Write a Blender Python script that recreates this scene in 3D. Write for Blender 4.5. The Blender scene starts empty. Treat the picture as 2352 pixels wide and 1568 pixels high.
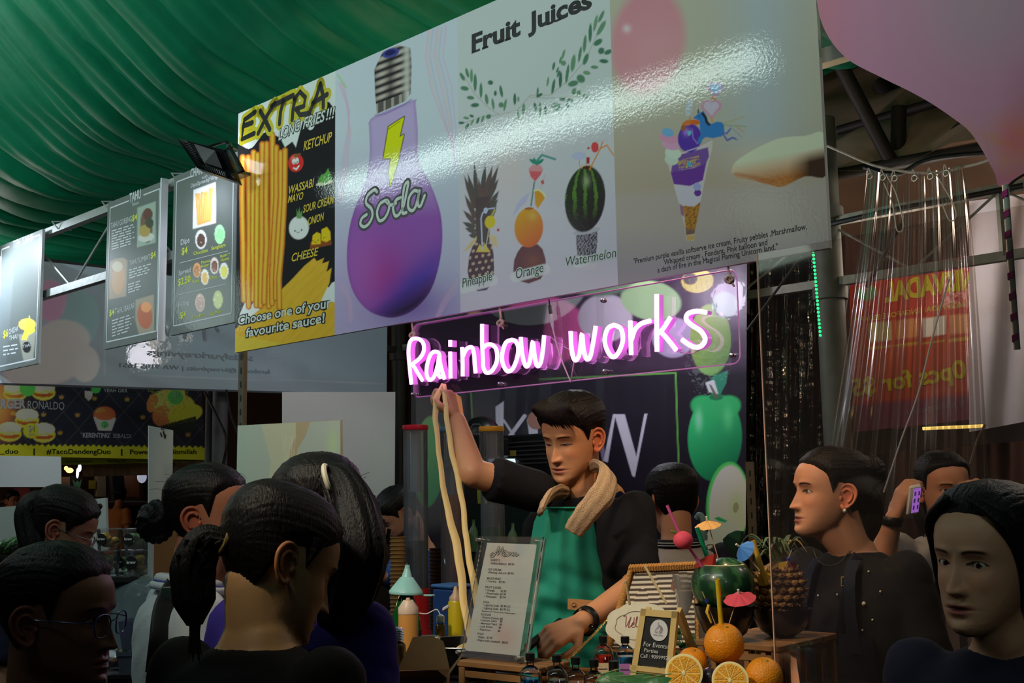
import bpy, bmesh, math, random
import numpy as np
from mathutils import Matrix, Vector
C = bpy.context.scene.collection
PI = math.pi
rnd = random.Random(7)
# ---------------------------------------------------------------- camera
f_px = 2650.0
pitch = math.radians(7.4); roll = 0.017
F = np.array([0, math.cos(pitch), math.sin(pitch)])
U0 = np.array([0, -math.sin(pitch), math.cos(pitch)]); R0 = np.array([1.0, 0, 0])
UP = math.cos(roll)*U0 + math.sin(roll)*R0
RT = math.cos(roll)*R0 - math.sin(roll)*U0
EYE = np.array([0, 0, 1.55])
cd = bpy.data.cameras.new('camera'); cam = bpy.data.objects.new('camera', cd); C.objects.link(cam)
cd.sensor_width = 36.0; cd.lens = f_px/2352*36.0; cd.clip_start = .05; cd.clip_end = 200
cam.matrix_world = Matrix(((RT[0], UP[0], -F[0], EYE[0]), (RT[1], UP[1], -F[1], EYE[1]), (RT[2], UP[2], -F[2], EYE[2]), (0, 0, 0, 1)))
bpy.context.scene.camera = cam
# stall frame: u runs along the shop front away to the left, v goes into the stall
ang = math.radians(45.4)
D = np.array([-math.sin(ang), math.cos(ang), 0]); N = np.array([math.cos(ang), math.sin(ang), 0]); Z = np.array([0, 0, 1.0])
V0 = 2.24
def S(u, v, z): return D*u + N*(v+V0) + Z*z
def uv(P): return float(np.dot(P, D)), float(np.dot(P, N))-V0
def ray(x, y): return F + RT*(x-1176)/f_px - UP*(y-784)/f_px
def at(x, y, Y):
    d = ray(x, y); return EYE + d*(Y/d[1])
def onv(x, y, v):
    d = ray(x, y); return EYE + d*((v+V0)/(d@N))
def onu(x, y, u):
    d = ray(x, y); return EYE + d*(u/(d@D))
def onz(x, y, z):
    d = ray(x, y); return EYE + d*((z-1.55)/d[2])
def pxm(Y): return f_px/Y       # pixels per metre at depth Y
# ---------------------------------------------------------------- world, lights, exposure
sc = bpy.context.scene
sc.view_settings.view_transform = 'Standard'; sc.view_settings.look = 'None'
sc.view_settings.gamma = 1.0; sc.view_settings.exposure = 0.0
sc.view_settings.use_curve_mapping = False
try:
    sc.cycles.use_denoising = True; sc.cycles.max_bounces = 8; sc.cycles.transparent_max_bounces = 24
    sc.cycles.sample_clamp_indirect = 4.0; sc.cycles.caustics_reflective = False; sc.cycles.caustics_refractive = False
except Exception: pass
w = bpy.data.worlds.new('night'); sc.world = w; w.use_nodes = True
w.node_tree.nodes['Background'].inputs[0].default_value = (.55, .62, .75, 1)
w.node_tree.nodes['Background'].inputs[1].default_value = .012
def light(name, kind, loc, energy, col, target=None, size=.3, size_y=None, spot=None, blend=.6):
    l = bpy.data.lights.new(name, kind); l.energy = energy; l.color = col
    if kind == 'AREA':
        l.size = size
        if size_y: l.shape = 'RECTANGLE'; l.size_y = size_y
    elif kind in ('POINT', 'SPOT'): l.shadow_soft_size = size
    if kind == 'SPOT': l.spot_size = spot; l.spot_blend = blend
    o = bpy.data.objects.new(name, l); C.objects.link(o); o.location = loc
    if target is not None:
        d = Vector(target)-Vector(loc); o.rotation_euler = d.to_track_quat('-Z', 'Y').to_euler()
    return o
COOL = (.78, 1.0, .93); WARM = (1.0, .72, .42); BLUE = (.8, .88, 1.0)
# unseen area fills above the lane, added to light the hanging boards
light('board_fill', 'AREA', S(.9, -2.6, 4.3), 6, COOL, S(2.0, 0, 2.5), 2.0, .6).data.spread = 1.15
light('board_fill', 'AREA', S(4.4, -2.4, 4.1), 3, COOL, S(4.6, 0, 2.6), 1.2, .5).data.spread = 1.0
# cool floodlights clipped to the neighbouring boards
light('flood_light', 'SPOT', S(5.62, -.34, 2.80), 42, BLUE, S(5.5, .0, 2.36), .06, spot=2.3)
light('flood_light', 'SPOT', S(3.70, -.17, 2.74), 4, (.85, .85, 1.0), S(3.84, 0, 2.45), .05, spot=2.0)
light('ceiling_flood', 'SPOT', S(6.0, -1.3, 2.7), 30, (.8, 1.0, .92), S(5.2, -.4, 4.2), .2, spot=2.6, blend=1)
light('ceiling_flood', 'SPOT', S(5.0, -1.25, 3.05), 60, (.8, 1.0, .92), S(4.5, -1.2, 4.4), .15, spot=1.9, blend=1)
light('ceiling_wash', 'SPOT', S(3.6, -1.5, 2.6), 6, (.8, 1.0, .92), S(3.6, .1, 3.4), .3, spot=2.6, blend=1)
# warm bulb behind the boards, then unseen fills added to lift dark areas
light('unseen_stall_light', 'POINT', S(1.65, .10, 2.30), 14, WARM, size=.06)
light('counter_fill', 'SPOT', S(1.7, -1.9, 2.75), 115, (1, .83, .62), S(1.78, -.2, 1.2), .08, spot=.85, blend=.9)  # unseen spot in the lane, added to light menu sheet and fruit from the front
light('lane_fill', 'SPOT', S(-.5, -1.9, 2.3), 9, (.85, 1, .85), S(.85, -.35, 1.45), .1, spot=.5)  # added fill for the face of the far right woman
light('unseen_stall_light', 'POINT', S(2.95, .14, 2.45), 6, (1, .82, .62), size=.06)  # added to brighten the fronts of the drink towers
light('unseen_stall_light', 'POINT', S(.9, 1.0, 2.4), 7, (1, .85, .72), size=.1)  # added fill for the white tee and raised arm at right
light('unseen_stall_light', 'POINT', S(3.6, 1.9, 2.6), 20, (.95, .9, 1), size=.1)
light('far_fill', 'POINT', S(2.5, 2.95, 2.6), 9, (1, .85, .72), size=.2)  # added in front of the red banner to brighten it
light('far_fill', 'POINT', S(14.0, .0, 2.7), 60, (1, .72, .45), size=.2)  # added light for the far left shelf
light('far_fill', 'POINT', S(7.4, .2, 2.6), 17, (1, .95, .88), size=.2)  # added light on the burger and taco banner
light('roof_fill', 'POINT', S(1.3, 3.4, 3.0), 26, (1, .84, .68), size=.2)  # added to brighten the tan canvas, no lamp hangs here
light('lane_fill', 'AREA', S(3.2, -3.0, 2.9), 1.2, (.75, .95, .8), S(4.0, -1.0, 1.3), .5)  # unseen soft fill over the waiting customers
# ---------------------------------------------------------------- colour and material helpers
def lin(c):
    c = np.asarray(c, float)/255.0
    return np.where(c <= .04045, c/12.92, ((c+.055)/1.055)**2.4)
def rgb(*c): return tuple(float(x) for x in lin(c))+(1.0,)
_mats = {}
def M(name, col=(128, 128, 128), rough=.6, metal=0, emit=None, es=1.0, trans=0, alpha=1, spec=.5, bump=0, bscale=40, var=0, coat=0, attr=False, ior=1.45, sub=0, stretch=None):
    if name in _mats: return _mats[name]
    m = bpy.data.materials.new(name); m.use_nodes = True; nt = m.node_tree; b = nt.nodes['Principled BSDF']
    b.inputs['Base Color'].default_value = rgb(*col); b.inputs['Roughness'].default_value = rough
    b.inputs['Metallic'].default_value = metal; b.inputs['Specular IOR Level'].default_value = spec
    b.inputs['Transmission Weight'].default_value = trans; b.inputs['Alpha'].default_value = alpha
    b.inputs['Coat Weight'].default_value = coat; b.inputs['Coat Roughness'].default_value = .04; b.inputs['IOR'].default_value = ior
    if sub: b.inputs['Subsurface Weight'].default_value = sub; b.inputs['Subsurface Radius'].default_value = (.01, .004, .002)
    if emit: b.inputs['Emission Color'].default_value = rgb(*emit); b.inputs['Emission Strength'].default_value = es
    tc = nt.nodes.new('ShaderNodeTexCoord'); src = tc.outputs['Object']
    if stretch:
        mp = nt.nodes.new('ShaderNodeMapping'); mp.inputs['Scale'].default_value = stretch
        nt.links.new(src, mp.inputs[0]); src = mp.outputs[0]
    base = None
    if attr:
        a = nt.nodes.new('ShaderNodeVertexColor'); a.layer_name = 'Col'; base = a.outputs['Color']
        nt.links.new(base, b.inputs['Base Color'])
    if bump or var:
        n = nt.nodes.new('ShaderNodeTexNoise'); n.inputs['Scale'].default_value = bscale; n.inputs['Detail'].default_value = 4
        nt.links.new(src, n.inputs['Vector'])
        if bump:
            bp = nt.nodes.new('ShaderNodeBump'); bp.inputs['Strength'].default_value = bump; bp.inputs['Distance'].default_value = .01
            nt.links.new(n.outputs['Fac'], bp.inputs['Height']); nt.links.new(bp.outputs[0], b.inputs['Normal'])
            if coat: nt.links.new(bp.outputs[0], b.inputs['Coat Normal'])
        if var:
            mx = nt.nodes.new('ShaderNodeMix'); mx.data_type = 'RGBA'; mx.blend_type = 'MULTIPLY'; mx.inputs[0].default_value = 1
            cr = nt.nodes.new('ShaderNodeMapRange'); cr.inputs[3].default_value = 1-var; cr.inputs[4].default_value = 1+var
            nt.links.new(n.outputs['Fac'], cr.inputs[0])
            if base is not None: nt.links.new(base, mx.inputs[6])
            else: mx.inputs[6].default_value = rgb(*col)
            nt.links.new(cr.outputs[0], mx.inputs[7]); nt.links.new(mx.outputs[2], b.inputs['Base Color'])
    _mats[name] = m; return m
def clear(name, tint=(255, 255, 255), amount=.12, rough=.05, bump=0, bscale=8, stretch=None, body=0.0, bodycol=(230, 230, 240), bd=.02, cap=1.0):
    """a thin clear sheet: mostly see-through, glossy where it faces away, a little milky by body"""
    if name in _mats: return _mats[name]
    m = bpy.data.materials.new(name); m.use_nodes = True; nt = m.node_tree; nt.nodes.clear()
    o = nt.nodes.new('ShaderNodeOutputMaterial'); t = nt.nodes.new('ShaderNodeBsdfTransparent'); t.inputs[0].default_value = rgb(*tint)
    g = nt.nodes.new('ShaderNodeBsdfGlossy'); g.inputs['Roughness'].default_value = rough
    lw = nt.nodes.new('ShaderNodeFresnel'); lw.inputs['IOR'].default_value = 1.45
    ad = nt.nodes.new('ShaderNodeMath'); ad.operation = 'MULTIPLY_ADD'; ad.inputs[1].default_value = cap; ad.inputs[2].default_value = amount*.3; ad.use_clamp = True
    mx = nt.nodes.new('ShaderNodeMixShader')
    nt.links.new(lw.outputs[0], ad.inputs[0]); nt.links.new(ad.outputs[0], mx.inputs[0]); nt.links.new(t.outputs[0], mx.inputs[1]); nt.links.new(g.outputs[0], mx.inputs[2])
    last = mx
    if body:
        d = nt.nodes.new('ShaderNodeBsdfDiffuse'); d.inputs[0].default_value = rgb(*bodycol)
        m2 = nt.nodes.new('ShaderNodeMixShader'); m2.inputs[0].default_value = body
        nt.links.new(mx.outputs[0], m2.inputs[1]); nt.links.new(d.outputs[0], m2.inputs[2]); last = m2
    if bump:
        tc = nt.nodes.new('ShaderNodeTexCoord'); n = nt.nodes.new('ShaderNodeTexNoise'); n.inputs['Scale'].default_value = bscale; n.inputs['Detail'].default_value = 3
        src = tc.outputs['Object']
        if stretch:
            mp = nt.nodes.new('ShaderNodeMapping'); mp.inputs['Scale'].default_value = stretch
            nt.links.new(src, mp.inputs[0]); src = mp.outputs[0]
        bp = nt.nodes.new('ShaderNodeBump'); bp.inputs['Strength'].default_value = bump; bp.inputs['Distance'].default_value = bd
        nt.links.new(src, n.inputs['Vector']); nt.links.new(n.outputs['Fac'], bp.inputs['Height'])
        nt.links.new(bp.outputs[0], g.inputs['Normal']); nt.links.new(bp.outputs[0], lw.inputs['Normal'])
    nt.links.new(last.outputs[0], o.inputs[0]); _mats[name] = m; return m
# ---------------------------------------------------------------- mesh helpers: every shape is (verts, faces) in world metres
def nrm(v):
    v = np.asarray(v, float); n = np.linalg.norm(v); return v/n if n > 1e-12 else v
def join(*ms):
    V, Fc, k = [], [], 0
    for v, fc in ms:
        v = np.asarray(v, float).reshape(-1, 3); V.append(v); Fc += [tuple(i+k for i in q) for q in fc]; k += len(v)
    return (np.concatenate(V) if V else np.zeros((0, 3))), Fc
def basis(d, hint=(0, 0, 1)):
    d = nrm(d); h = np.asarray(hint, float)
    if abs(d@nrm(h)) > .97: h = np.array([1.0, 0, 0]) if abs(d[0]) < .9 else np.array([0, 1.0, 0])
    a = nrm(np.cross(h, d)); b = np.cross(d, a); return a, b, d
def box(c, s, ax=None, bev=0):
    """box centred at c, size s along axes ax (rows); bevelled when bev"""
    ax = np.eye(3) if ax is None else np.array([nrm(a) for a in ax]); c = np.asarray(c, float); h = np.asarray(s, float)/2
    if not bev:
        V = [(x, y, z) for x in (-1, 1) for y in (-1, 1) for z in (-1, 1)]
        V = np.array(V, float)*h
        Fc = [(0, 1, 3, 2), (4, 6, 7, 5), (0, 4, 5, 1), (2, 3, 7, 6), (0, 2, 6, 4), (1, 5, 7, 3)]
        return V@ax + c, Fc
    b = min(bev, *(h*.95)); V, idx = [], {}
    for x in (-1, 1):
        for y in (-1, 1):
            for z in (-1, 1):
                for k in range(3):
                    p = np.array([x, y, z])*(h-b); p[k] += np.array([x, y, z])[k]*b; idx[(x, y, z, k)] = len(V); V.append(p)
    Fc = []
    for k in range(3):
        i, j = [q for q in range(3) if q != k]
        for s0 in (-1, 1):
            ring = []
            for a, bb in ((-1, -1), (1, -1), (1, 1), (-1, 1)):
                t = [0, 0, 0]; t[k] = s0; t[i] = a; t[j] = bb; ring.append(idx[tuple(t)+(k,)])
            Fc.append(tuple(ring))
    for k in range(3):
        i, j = [q for q in range(3) if q != k]
        for a in (-1, 1):
            for bb in (-1, 1):
                t0 = [0, 0, 0]; t0[i] = a; t0[j] = bb; t0[k] = -1; t1 = list(t0); t1[k] = 1
                Fc.append((idx[tuple(t0)+(i,)], idx[tuple(t1)+(i,)], idx[tuple(t1)+(j,)], idx[tuple(t0)+(j,)]))
    for x in (-1, 1):
        for y in (-1, 1):
            for z in (-1, 1): Fc.append(tuple(idx[(x, y, z, k)] for k in range(3)))
    return np.array(V)@ax + c, Fc
def tube(pts, r, n=10, caps=True, closed=False, flat=1.0, hint=(0, 0, 1)):
    """swept tube through pts; r number or list; flat squashes the second axis"""
    P = np.asarray(pts, float); m = len(P); r = np.full(m, r) if np.isscalar(r) else np.asarray(r, float)
    T = np.zeros_like(P)
    for i in range(m):
        a = P[(i-1) % m] if (closed or i > 0) else P[i]; b = P[(i+1) % m] if (closed or i < m-1) else P[i]; T[i] = nrm(b-a)
    A, B, _ = basis(T[0], hint); V, Fc = [], []
    for i in range(m):
        A = nrm(A-T[i]*(A@T[i])); B = np.cross(T[i], A)
        for k in range(n):
            t = 2*PI*k/n; V.append(P[i]+r[i]*(math.cos(t)*A+math.sin(t)*B*flat))
    for i in range(m if closed else m-1):
        for k in range(n):
            a = i*n+k; b = i*n+(k+1) % n; c = ((i+1) % m)*n+(k+1) % n; d = ((i+1) % m)*n+k; Fc.append((a, b, c, d))
    if caps and not closed: Fc.append(tuple(range(n))[::-1]); Fc.append(tuple((m-1)*n+k for k in range(n)))
    return np.array(V), Fc
def cyl(p0, p1, r0, r1=None, n=20, caps=True): return tube([p0, p1], [r0, r0 if r1 is None else r1], n, caps)
def lathe(prof, c, axis=(0, 0, 1), n=28, close=False):
    """prof: list of (radius, height) from base c along axis"""
    a, b, d = basis(axis, (0, 1, 0)); V, Fc = [], []; m = len(prof)
    for r, h in prof:
        for k in range(n):
            t = 2*PI*k/n; V.append(np.asarray(c)+d*h+(a*math.cos(t)+b*math.sin(t))*max(r, 1e-5))
    for i in range(m-1):
        for k in range(n): Fc.append((i*n+k, i*n+(k+1) % n, (i+1)*n+(k+1) % n, (i+1)*n+k))
    if close: Fc.append(tuple(range(n))[::-1]); Fc.append(tuple((m-1)*n+k for k in range(n)))
    return np.array(V), Fc
def ell(c, r, ax=None, n=20, m=12):
    ax = np.eye(3) if ax is None else np.array([nrm(a) for a in ax]); r = np.array([r]*3 if np.isscalar(r) else r, float); V, Fc = [], []
    for i in range(m+1):
        p = PI*i/m
        for k in range(n):
            t = 2*PI*k/n; V.append((math.sin(p)*math.cos(t), math.sin(p)*math.sin(t), math.cos(p)))
    for i in range(m):
        for k in range(n): Fc.append((i*n+k, (i+1)*n+k, (i+1)*n+(k+1) % n, i*n+(k+1) % n))
    return (np.array(V)*r)@ax+np.asarray(c, float), Fc
def capsule(p0, p1, r0, r1, n=16):
    p0 = np.asarray(p0, float); p1 = np.asarray(p1, float); d = nrm(p1-p0); P, R = [], []
    for k in range(5): t = PI/2*(1-k/4); P.append(p0-d*r0*math.sin(t)); R.append(max(r0*math.cos(t), 1e-4))
    for k in range(5): t = PI/2*k/4; P.append(p1+d*r1*math.sin(t)); R.append(max(r1*math.cos(t), 1e-4))
    return tube(P, R, n)
def gridm(fn, nu, nv):
    """surface fn(s,t) -> point over the unit square"""
    V = [fn(i/nu, j/nv) for j in range(nv+1) for i in range(nu+1)]
    Fc = [(j*(nu+1)+i, j*(nu+1)+i+1, (j+1)*(nu+1)+i+1, (j+1)*(nu+1)+i) for j in range(nv) for i in range(nu)]
    return np.array(V, float), Fc
def prism(pts, nvec):
    """flat polygon (3d points) given thickness along nvec"""
    P = np.asarray(pts, float); n = len(P); Q = P+np.asarray(nvec)
    return np.concatenate([P, Q]), [tuple(range(n)), tuple(range(2*n-1, n-1, -1))]+[(i, (i+1) % n, n+(i+1) % n, n+i) for i in range(n)]
def spline(pts, k=6):
    """smooth curve through pts (Catmull-Rom)"""
    P = np.asarray(pts, float); P = np.vstack([2*P[0]-P[1], P, 2*P[-1]-P[-2]]); out = []
    for i in range(1, len(P)-2):
        for j in range(k):
            t = j/k; a, b, c, d = P[i-1], P[i], P[i+1], P[i+2]
            out.append(.5*((2*b)+(-a+c)*t+(2*a-5*b+4*c-d)*t*t+(-a+3*b-3*c+d)*t**3))
    out.append(P[-2]); return np.array(out)
def mesh_from(name, vf, mats, smooth=True, sharp=40, col=None, mi=None):
    V, Fc = vf; V = np.asarray(V, float); me = bpy.data.meshes.new(name)
    if len(Fc) and isinstance(Fc, np.ndarray):
        me.vertices.add(len(V)); me.vertices.foreach_set('co', V.astype(np.float32).ravel()); k = Fc.shape[1]
        me.loops.add(Fc.size); me.loops.foreach_set('vertex_index', Fc.astype(np.int32).ravel())
        me.polygons.add(len(Fc)); me.polygons.foreach_set('loop_start', (np.arange(len(Fc))*k).astype(np.int32)); me.update(calc_edges=True)
    else: me.from_pydata([tuple(v) for v in V], [], Fc)
    for m in (mats if isinstance(mats, (list, tuple)) else [mats]): me.materials.append(m)
    if mi is not None: me.polygons.foreach_set('material_index', np.asarray(mi, np.int32))
    if col is not None:
        ca = me.color_attributes.new('Col', 'FLOAT_COLOR', 'POINT'); a = np.ones((len(V), 4), np.float32); a[:, :3] = col; ca.data.foreach_set('color', a.ravel())
    me.update()
    if smooth:
        me.shade_smooth()
        if sharp: me.set_sharp_from_angle(angle=math.radians(sharp))
    return me
def tagp(o, label=None, cat=None, group=None, kind=None):
    for k, v in (('label', label), ('category', cat), ('group', group), ('kind', kind)):
        if v: o[k] = v
    return o
class T:
    """a thing: an Empty at its base that parents its parts"""
    def __init__(s, name, label, cat, loc, group=None):
        s.loc = np.asarray(loc, float); s.o = bpy.data.objects.new(name, None); s.o.empty_display_size = .05; C.objects.link(s.o); s.o.location = s.loc
        tagp(s.o, label, cat, group)
    def part(s, name, vf, mat, label=None, parent=None, smooth=True, sharp=40, col=None, kind=None, mi=None):
        V, Fc = vf
        me = mesh_from(name, (np.asarray(V, float)-s.loc, Fc), mat, smooth, sharp, col, mi); o = bpy.data.objects.new(name, me); C.objects.link(o)
        o.parent = parent or s.o; tagp(o, label, kind=kind); return o
def solo(name, vf, mat, label=None, cat=None, group=None, kind=None, smooth=True, sharp=40, col=None, parent=None):
    V, Fc = vf; V = np.asarray(V, float); c = V.mean(0); c[2] = V[:, 2].min()
    if parent is not None: c = np.array(parent.location)
    me = mesh_from(name, (V-c, Fc), mat, smooth, sharp, col); o = bpy.data.objects.new(name, me); C.objects.link(o)
    if parent is not None: o.parent = parent
    else: o.location = c
    return tagp(o, label, cat, group, kind)
def copy_tree(o, parent=None):
    c = o.copy(); C.objects.link(c)
    if parent is not None: c.parent = parent
    for ch in list(o.children): copy_tree(ch, c)
    return c
# ---------------------------------------------------------------- flat print: planes, painter, lettering
class PL:
    """a plane with right axis A, up axis B, facing n; p2 turns a sight line into plane metres"""
    def __init__(s, O, A, B=Z, n=None):
        s.O = np.asarray(O, float); s.A = nrm(A); s.B = nrm(np.asarray(B, float)-s.A*(s.A@np.asarray(B, float))); s.n = nrm(np.cross(s.A, s.B)) if n is None else nrm(n)
        if s.n@(EYE-s.O) < 0: s.n = -s.n
    def p2(s, x, y):
        d = ray(x, y); t = ((s.O-EYE)@s.n)/(d@s.n); P = EYE+d*t-s.O; return np.array([P@s.A, P@s.B])
    def P(s, a, b, k=0.0): return s.O+s.A*a+s.B*b+s.n*k
    def pix(s, A, B):
        q = s.O[None]+A[:, None]*s.A+B[:, None]*s.B-EYE; z = q@F
        return 1176+f_px*(q@RT)/z, 784-f_px*(q@UP)/z
def vplane(v): return PL(S(0, v, 0), -D)
def uplane(u): return PL(S(u, 0, 0), N)
def n2(X, Y, s, seed=0):
    r = np.random.RandomState(seed); o = np.zeros_like(X, float)
    for k in range(7):
        a = r.rand()*6.28; w_ = (1+k*.6)/s*2.2; o += np.sin(X*math.cos(a)*w_+Y*math.sin(a)*w_+r.rand()*6.28+1.7*np.sin(Y*w_*.6+k))/(1+.5*k)
    return o/3.2
class Paint:
    def __init__(s, X, Y, base, L=(1, 1, 1)): s.X, s.Y = X, Y; s.L = np.array(L); s.c = np.tile(lin(base), (len(X), 1))
    def mix(s, m, col): m = np.clip(m, 0, 1)[:, None]; col = lin(col) if np.ndim(col) == 1 else col; s.c = s.c*(1-m)+col*m
    def ell(s, cx, cy, rx, ry, col, ang=0, soft=.08, a=1.0, shade=None, hl=None):
        t = math.radians(ang); dx, dy = s.X-cx, s.Y-cy; x = (dx*math.cos(t)+dy*math.sin(t))/rx; y = (-dx*math.sin(t)+dy*math.cos(t))/ry
        r = np.hypot(x, y); m = np.clip((1+soft/2-r)/soft, 0, 1)*a; c = np.tile(lin(col), (len(s.X), 1))
        if shade is not None: k = np.clip(.5+.5*(x*.5+y*.85), 0, 1)[:, None]; c = c*(1-k)+lin(shade)*k
        if hl is not None: k = np.exp(-((x+.35)**2+(y+.4)**2)/.08)[:, None]; c = c*(1-k)+lin(hl)*k
        s.mix(m, c)
    def inside(s, pts):
        P = np.asarray(pts, float); x0, y0 = P.min(0)-2; x1, y1 = P.max(0)+2; sel = np.where((s.X >= x0) & (s.X <= x1) & (s.Y >= y0) & (s.Y <= y1))[0]
        X, Y = s.X[sel], s.Y[sel]; k = np.zeros(len(sel), bool)
        for i in range(len(P)):
            a, b = P[i], P[i-1]; c = ((a[1] > Y) != (b[1] > Y)) & (X < (b[0]-a[0])*(Y-a[1])/((b[1]-a[1]) or 1e-9)+a[0]); k ^= c
        d = np.full(len(sel), 1e9)
        for i in range(len(P)):
            a, b = P[i-1], P[i]; ab = b-a; t = np.clip(((X-a[0])*ab[0]+(Y-a[1])*ab[1])/max(ab@ab, 1e-9), 0, 1); d = np.minimum(d, np.hypot(X-a[0]-t*ab[0], Y-a[1]-t*ab[1]))
        m = np.zeros(len(s.X)); m[sel] = np.clip(.5+np.where(k, d, -d)/1.9, 0, 1); return m
    def poly(s, pts, col, a=1.0): s.mix(s.inside(pts)*a, col)
    def dist(s, pts):
        P = np.asarray(pts, float); d = np.full(len(s.X), 1e9)
        for i in range(len(P)-1):
            a, b = P[i], P[i+1]; ab = b-a; L = max(ab@ab, 1e-9); t = np.clip(((s.X-a[0])*ab[0]+(s.Y-a[1])*ab[1])/L, 0, 1)
            d = np.minimum(d, np.hypot(s.X-a[0]-t*ab[0], s.Y-a[1]-t*ab[1]))
        return d
    def line(s, pts, w_, col, a=1.0, soft=1.5): s.mix(np.clip((w_/2+soft/2-s.dist(pts))/soft, 0, 1)*a, col)
    def out(s): return np.clip(s.c/s.L, 0, .95)
def sheet(pl, pts, px_step, painter, k=.0008, base=(255, 255, 255), L=(1, 1, 1), warp=None):
    """printed skin over a convex quad given in photo pixels (tl,tr,br,bl): returns (verts, faces), colours"""
    q = [pl.p2(*p) for p in pts]; wpx = max(abs(pts[1][0]-pts[0][0]), 2); hpx = max(abs(pts[3][1]-pts[0][1]), abs(pts[2][1]-pts[1][1]), 2)
    nu = max(2, int(wpx/px_step)); nv = max(2, int(hpx/px_step)); s_, t_ = np.meshgrid(np.linspace(0, 1, nu+1), np.linspace(0, 1, nv+1)); s_ = s_.ravel(); t_ = t_.ravel()
    AB = ((1-s_)*(1-t_))[:, None]*q[0]+(s_*(1-t_))[:, None]*q[1]+(s_*t_)[:, None]*q[2]+((1-s_)*t_)[:, None]*q[3]
    X, Y = pl.pix(AB[:, 0], AB[:, 1]); pt = Paint(X, Y, base, L); painter(pt)
    kk = np.full(len(s_), k)
    if warp is not None: kk = kk+warp(s_, t_, AB)
    V = pl.O[None]+AB[:, :1]*pl.A+AB[:, 1:]*pl.B+kk[:, None]*pl.n
    i, j = np.meshgrid(np.arange(nu), np.arange(nv)); a = (j*(nu+1)+i).ravel(); Fc = np.stack([a, a+1, a+nu+2, a+nu+1], 1)
    if np.cross(pl.A, pl.B)@pl.n > 0: Fc = Fc[:, ::-1]
    return (V, Fc), pt.out()
_tc = {}
def text2d(s, off=0.0, shear=0.0, space=1.0):
    key = (s, off, shear, space)
    if key in _tc: return _tc[key]
    cu = bpy.data.curves.new('t', 'FONT'); cu.body = s; cu.size = 1; cu.offset = off; cu.shear = shear; cu.resolution_u = 3; cu.space_character = space
    o = bpy.data.objects.new('t', cu); C.objects.link(o); dg = bpy.context.evaluated_depsgraph_get(); me = o.evaluated_get(dg).to_mesh()
    V = np.array([v.co[:2] for v in me.vertices]).reshape(-1, 2); Fc = [tuple(p.vertices) for p in me.polygons]
    o.evaluated_get(dg).to_mesh_clear(); bpy.data.objects.remove(o); bpy.data.curves.remove(cu); _tc[key] = (V, Fc); return V, Fc
CAP = .73
def text(pl, s, p0, p1, h, off=0.0, shear=0.0, k=.0014, mirror=False, space=1.0):
    """lettering whose baseline runs from pixel p0 to p1 with capitals h pixels tall at p0"""
    V, Fc = text2d(s, off, shear, space); V0_, _ = text2d(s, 0.0, shear, space)
    if not len(V): return np.zeros((0, 3)), []
    a, b = pl.p2(*p0), pl.p2(*p1); up = pl.p2(p0[0], p0[1]-h)-a; hm = np.linalg.norm(up); e = b-a; Lm = np.linalg.norm(e); e = e/Lm
    u_ = np.array([-e[1], e[0]]); u_ = u_ if u_@up > 0 else -u_
    x0, x1 = V0_[:, 0].min(), V0_[:, 0].max(); X = (V[:, 0]-x0)/(x1-x0)*Lm; Y = V[:, 1]/CAP*hm
    if mirror: X = Lm-X
    Q = a+X[:, None]*e+Y[:, None]*u_
    W = pl.O[None]+Q[:, :1]*pl.A+Q[:, 1:]*pl.B+k*pl.n
    return W, Fc
def ribbon(pl, pts, wpx, k=.0014, closed=False, smooth=0):
    """flat stroke on the plane through pixel points"""
    P = np.array([pl.p2(*p) for p in pts]);
    if smooth: P = spline(P, smooth)
    w0 = np.linalg.norm(pl.p2(pts[0][0], pts[0][1]-wpx)-pl.p2(*pts[0]))/2; V, Fc = [], []; n = len(P)
    for i in range(n):
        t = nrm(P[min(i+1, n-1)]-P[max(i-1, 0)]); q = np.array([-t[1], t[0]])*w0; V += [P[i]+q, P[i]-q]
    for i in range(n-1): Fc.append((2*i, 2*i+2, 2*i+3, 2*i+1))
    if wpx > 6:
        for i in range(0, n, smooth or 1):
            b0 = len(V); V += [P[i]+w0*.985*np.array([math.cos(q), math.sin(q)]) for q in np.linspace(0, 2*PI, 15)[:-1]]; Fc.append(tuple(range(b0, b0+14)))
    return np.array([pl.P(a, b, k+(.00015*((j-2*n)//14)/n if j >= 2*n else 0)) for j, (a, b) in enumerate(V)]), Fc
def quadpx(pl, pts, k=0.0, th=0.0):
    P = [pl.P(*pl.p2(*p), k) for p in pts]
    return (np.array(P), [tuple(range(len(P)))]) if not th else prism(P, -pl.n*th)
def strips(pl, x0, y0, x1, y1, lines, h, gap, rag=.25, seed=1, k=.0014):
    """rows of tiny unreadable print, word by word"""
    r = random.Random(seed); ms = []
    for i in range(lines):
        x = x0; xe = x1-(x1-x0)*rag*r.random()
        while x < xe:
            w_ = min(r.uniform(5, 17), xe-x)
            if w_ > 2:
                t0 = (x-x0)/(x1-x0); t1 = (x+w_-x0)/(x1-x0); ya = y0+(y1-y0)*t0+i*gap; yb = y0+(y1-y0)*t1+i*gap
                ms.append(quadpx(pl, [(x, ya-h), (x+w_, yb-h), (x+w_, yb), (x, ya)], k))
            x += w_+3
    return join(*ms)
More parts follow.
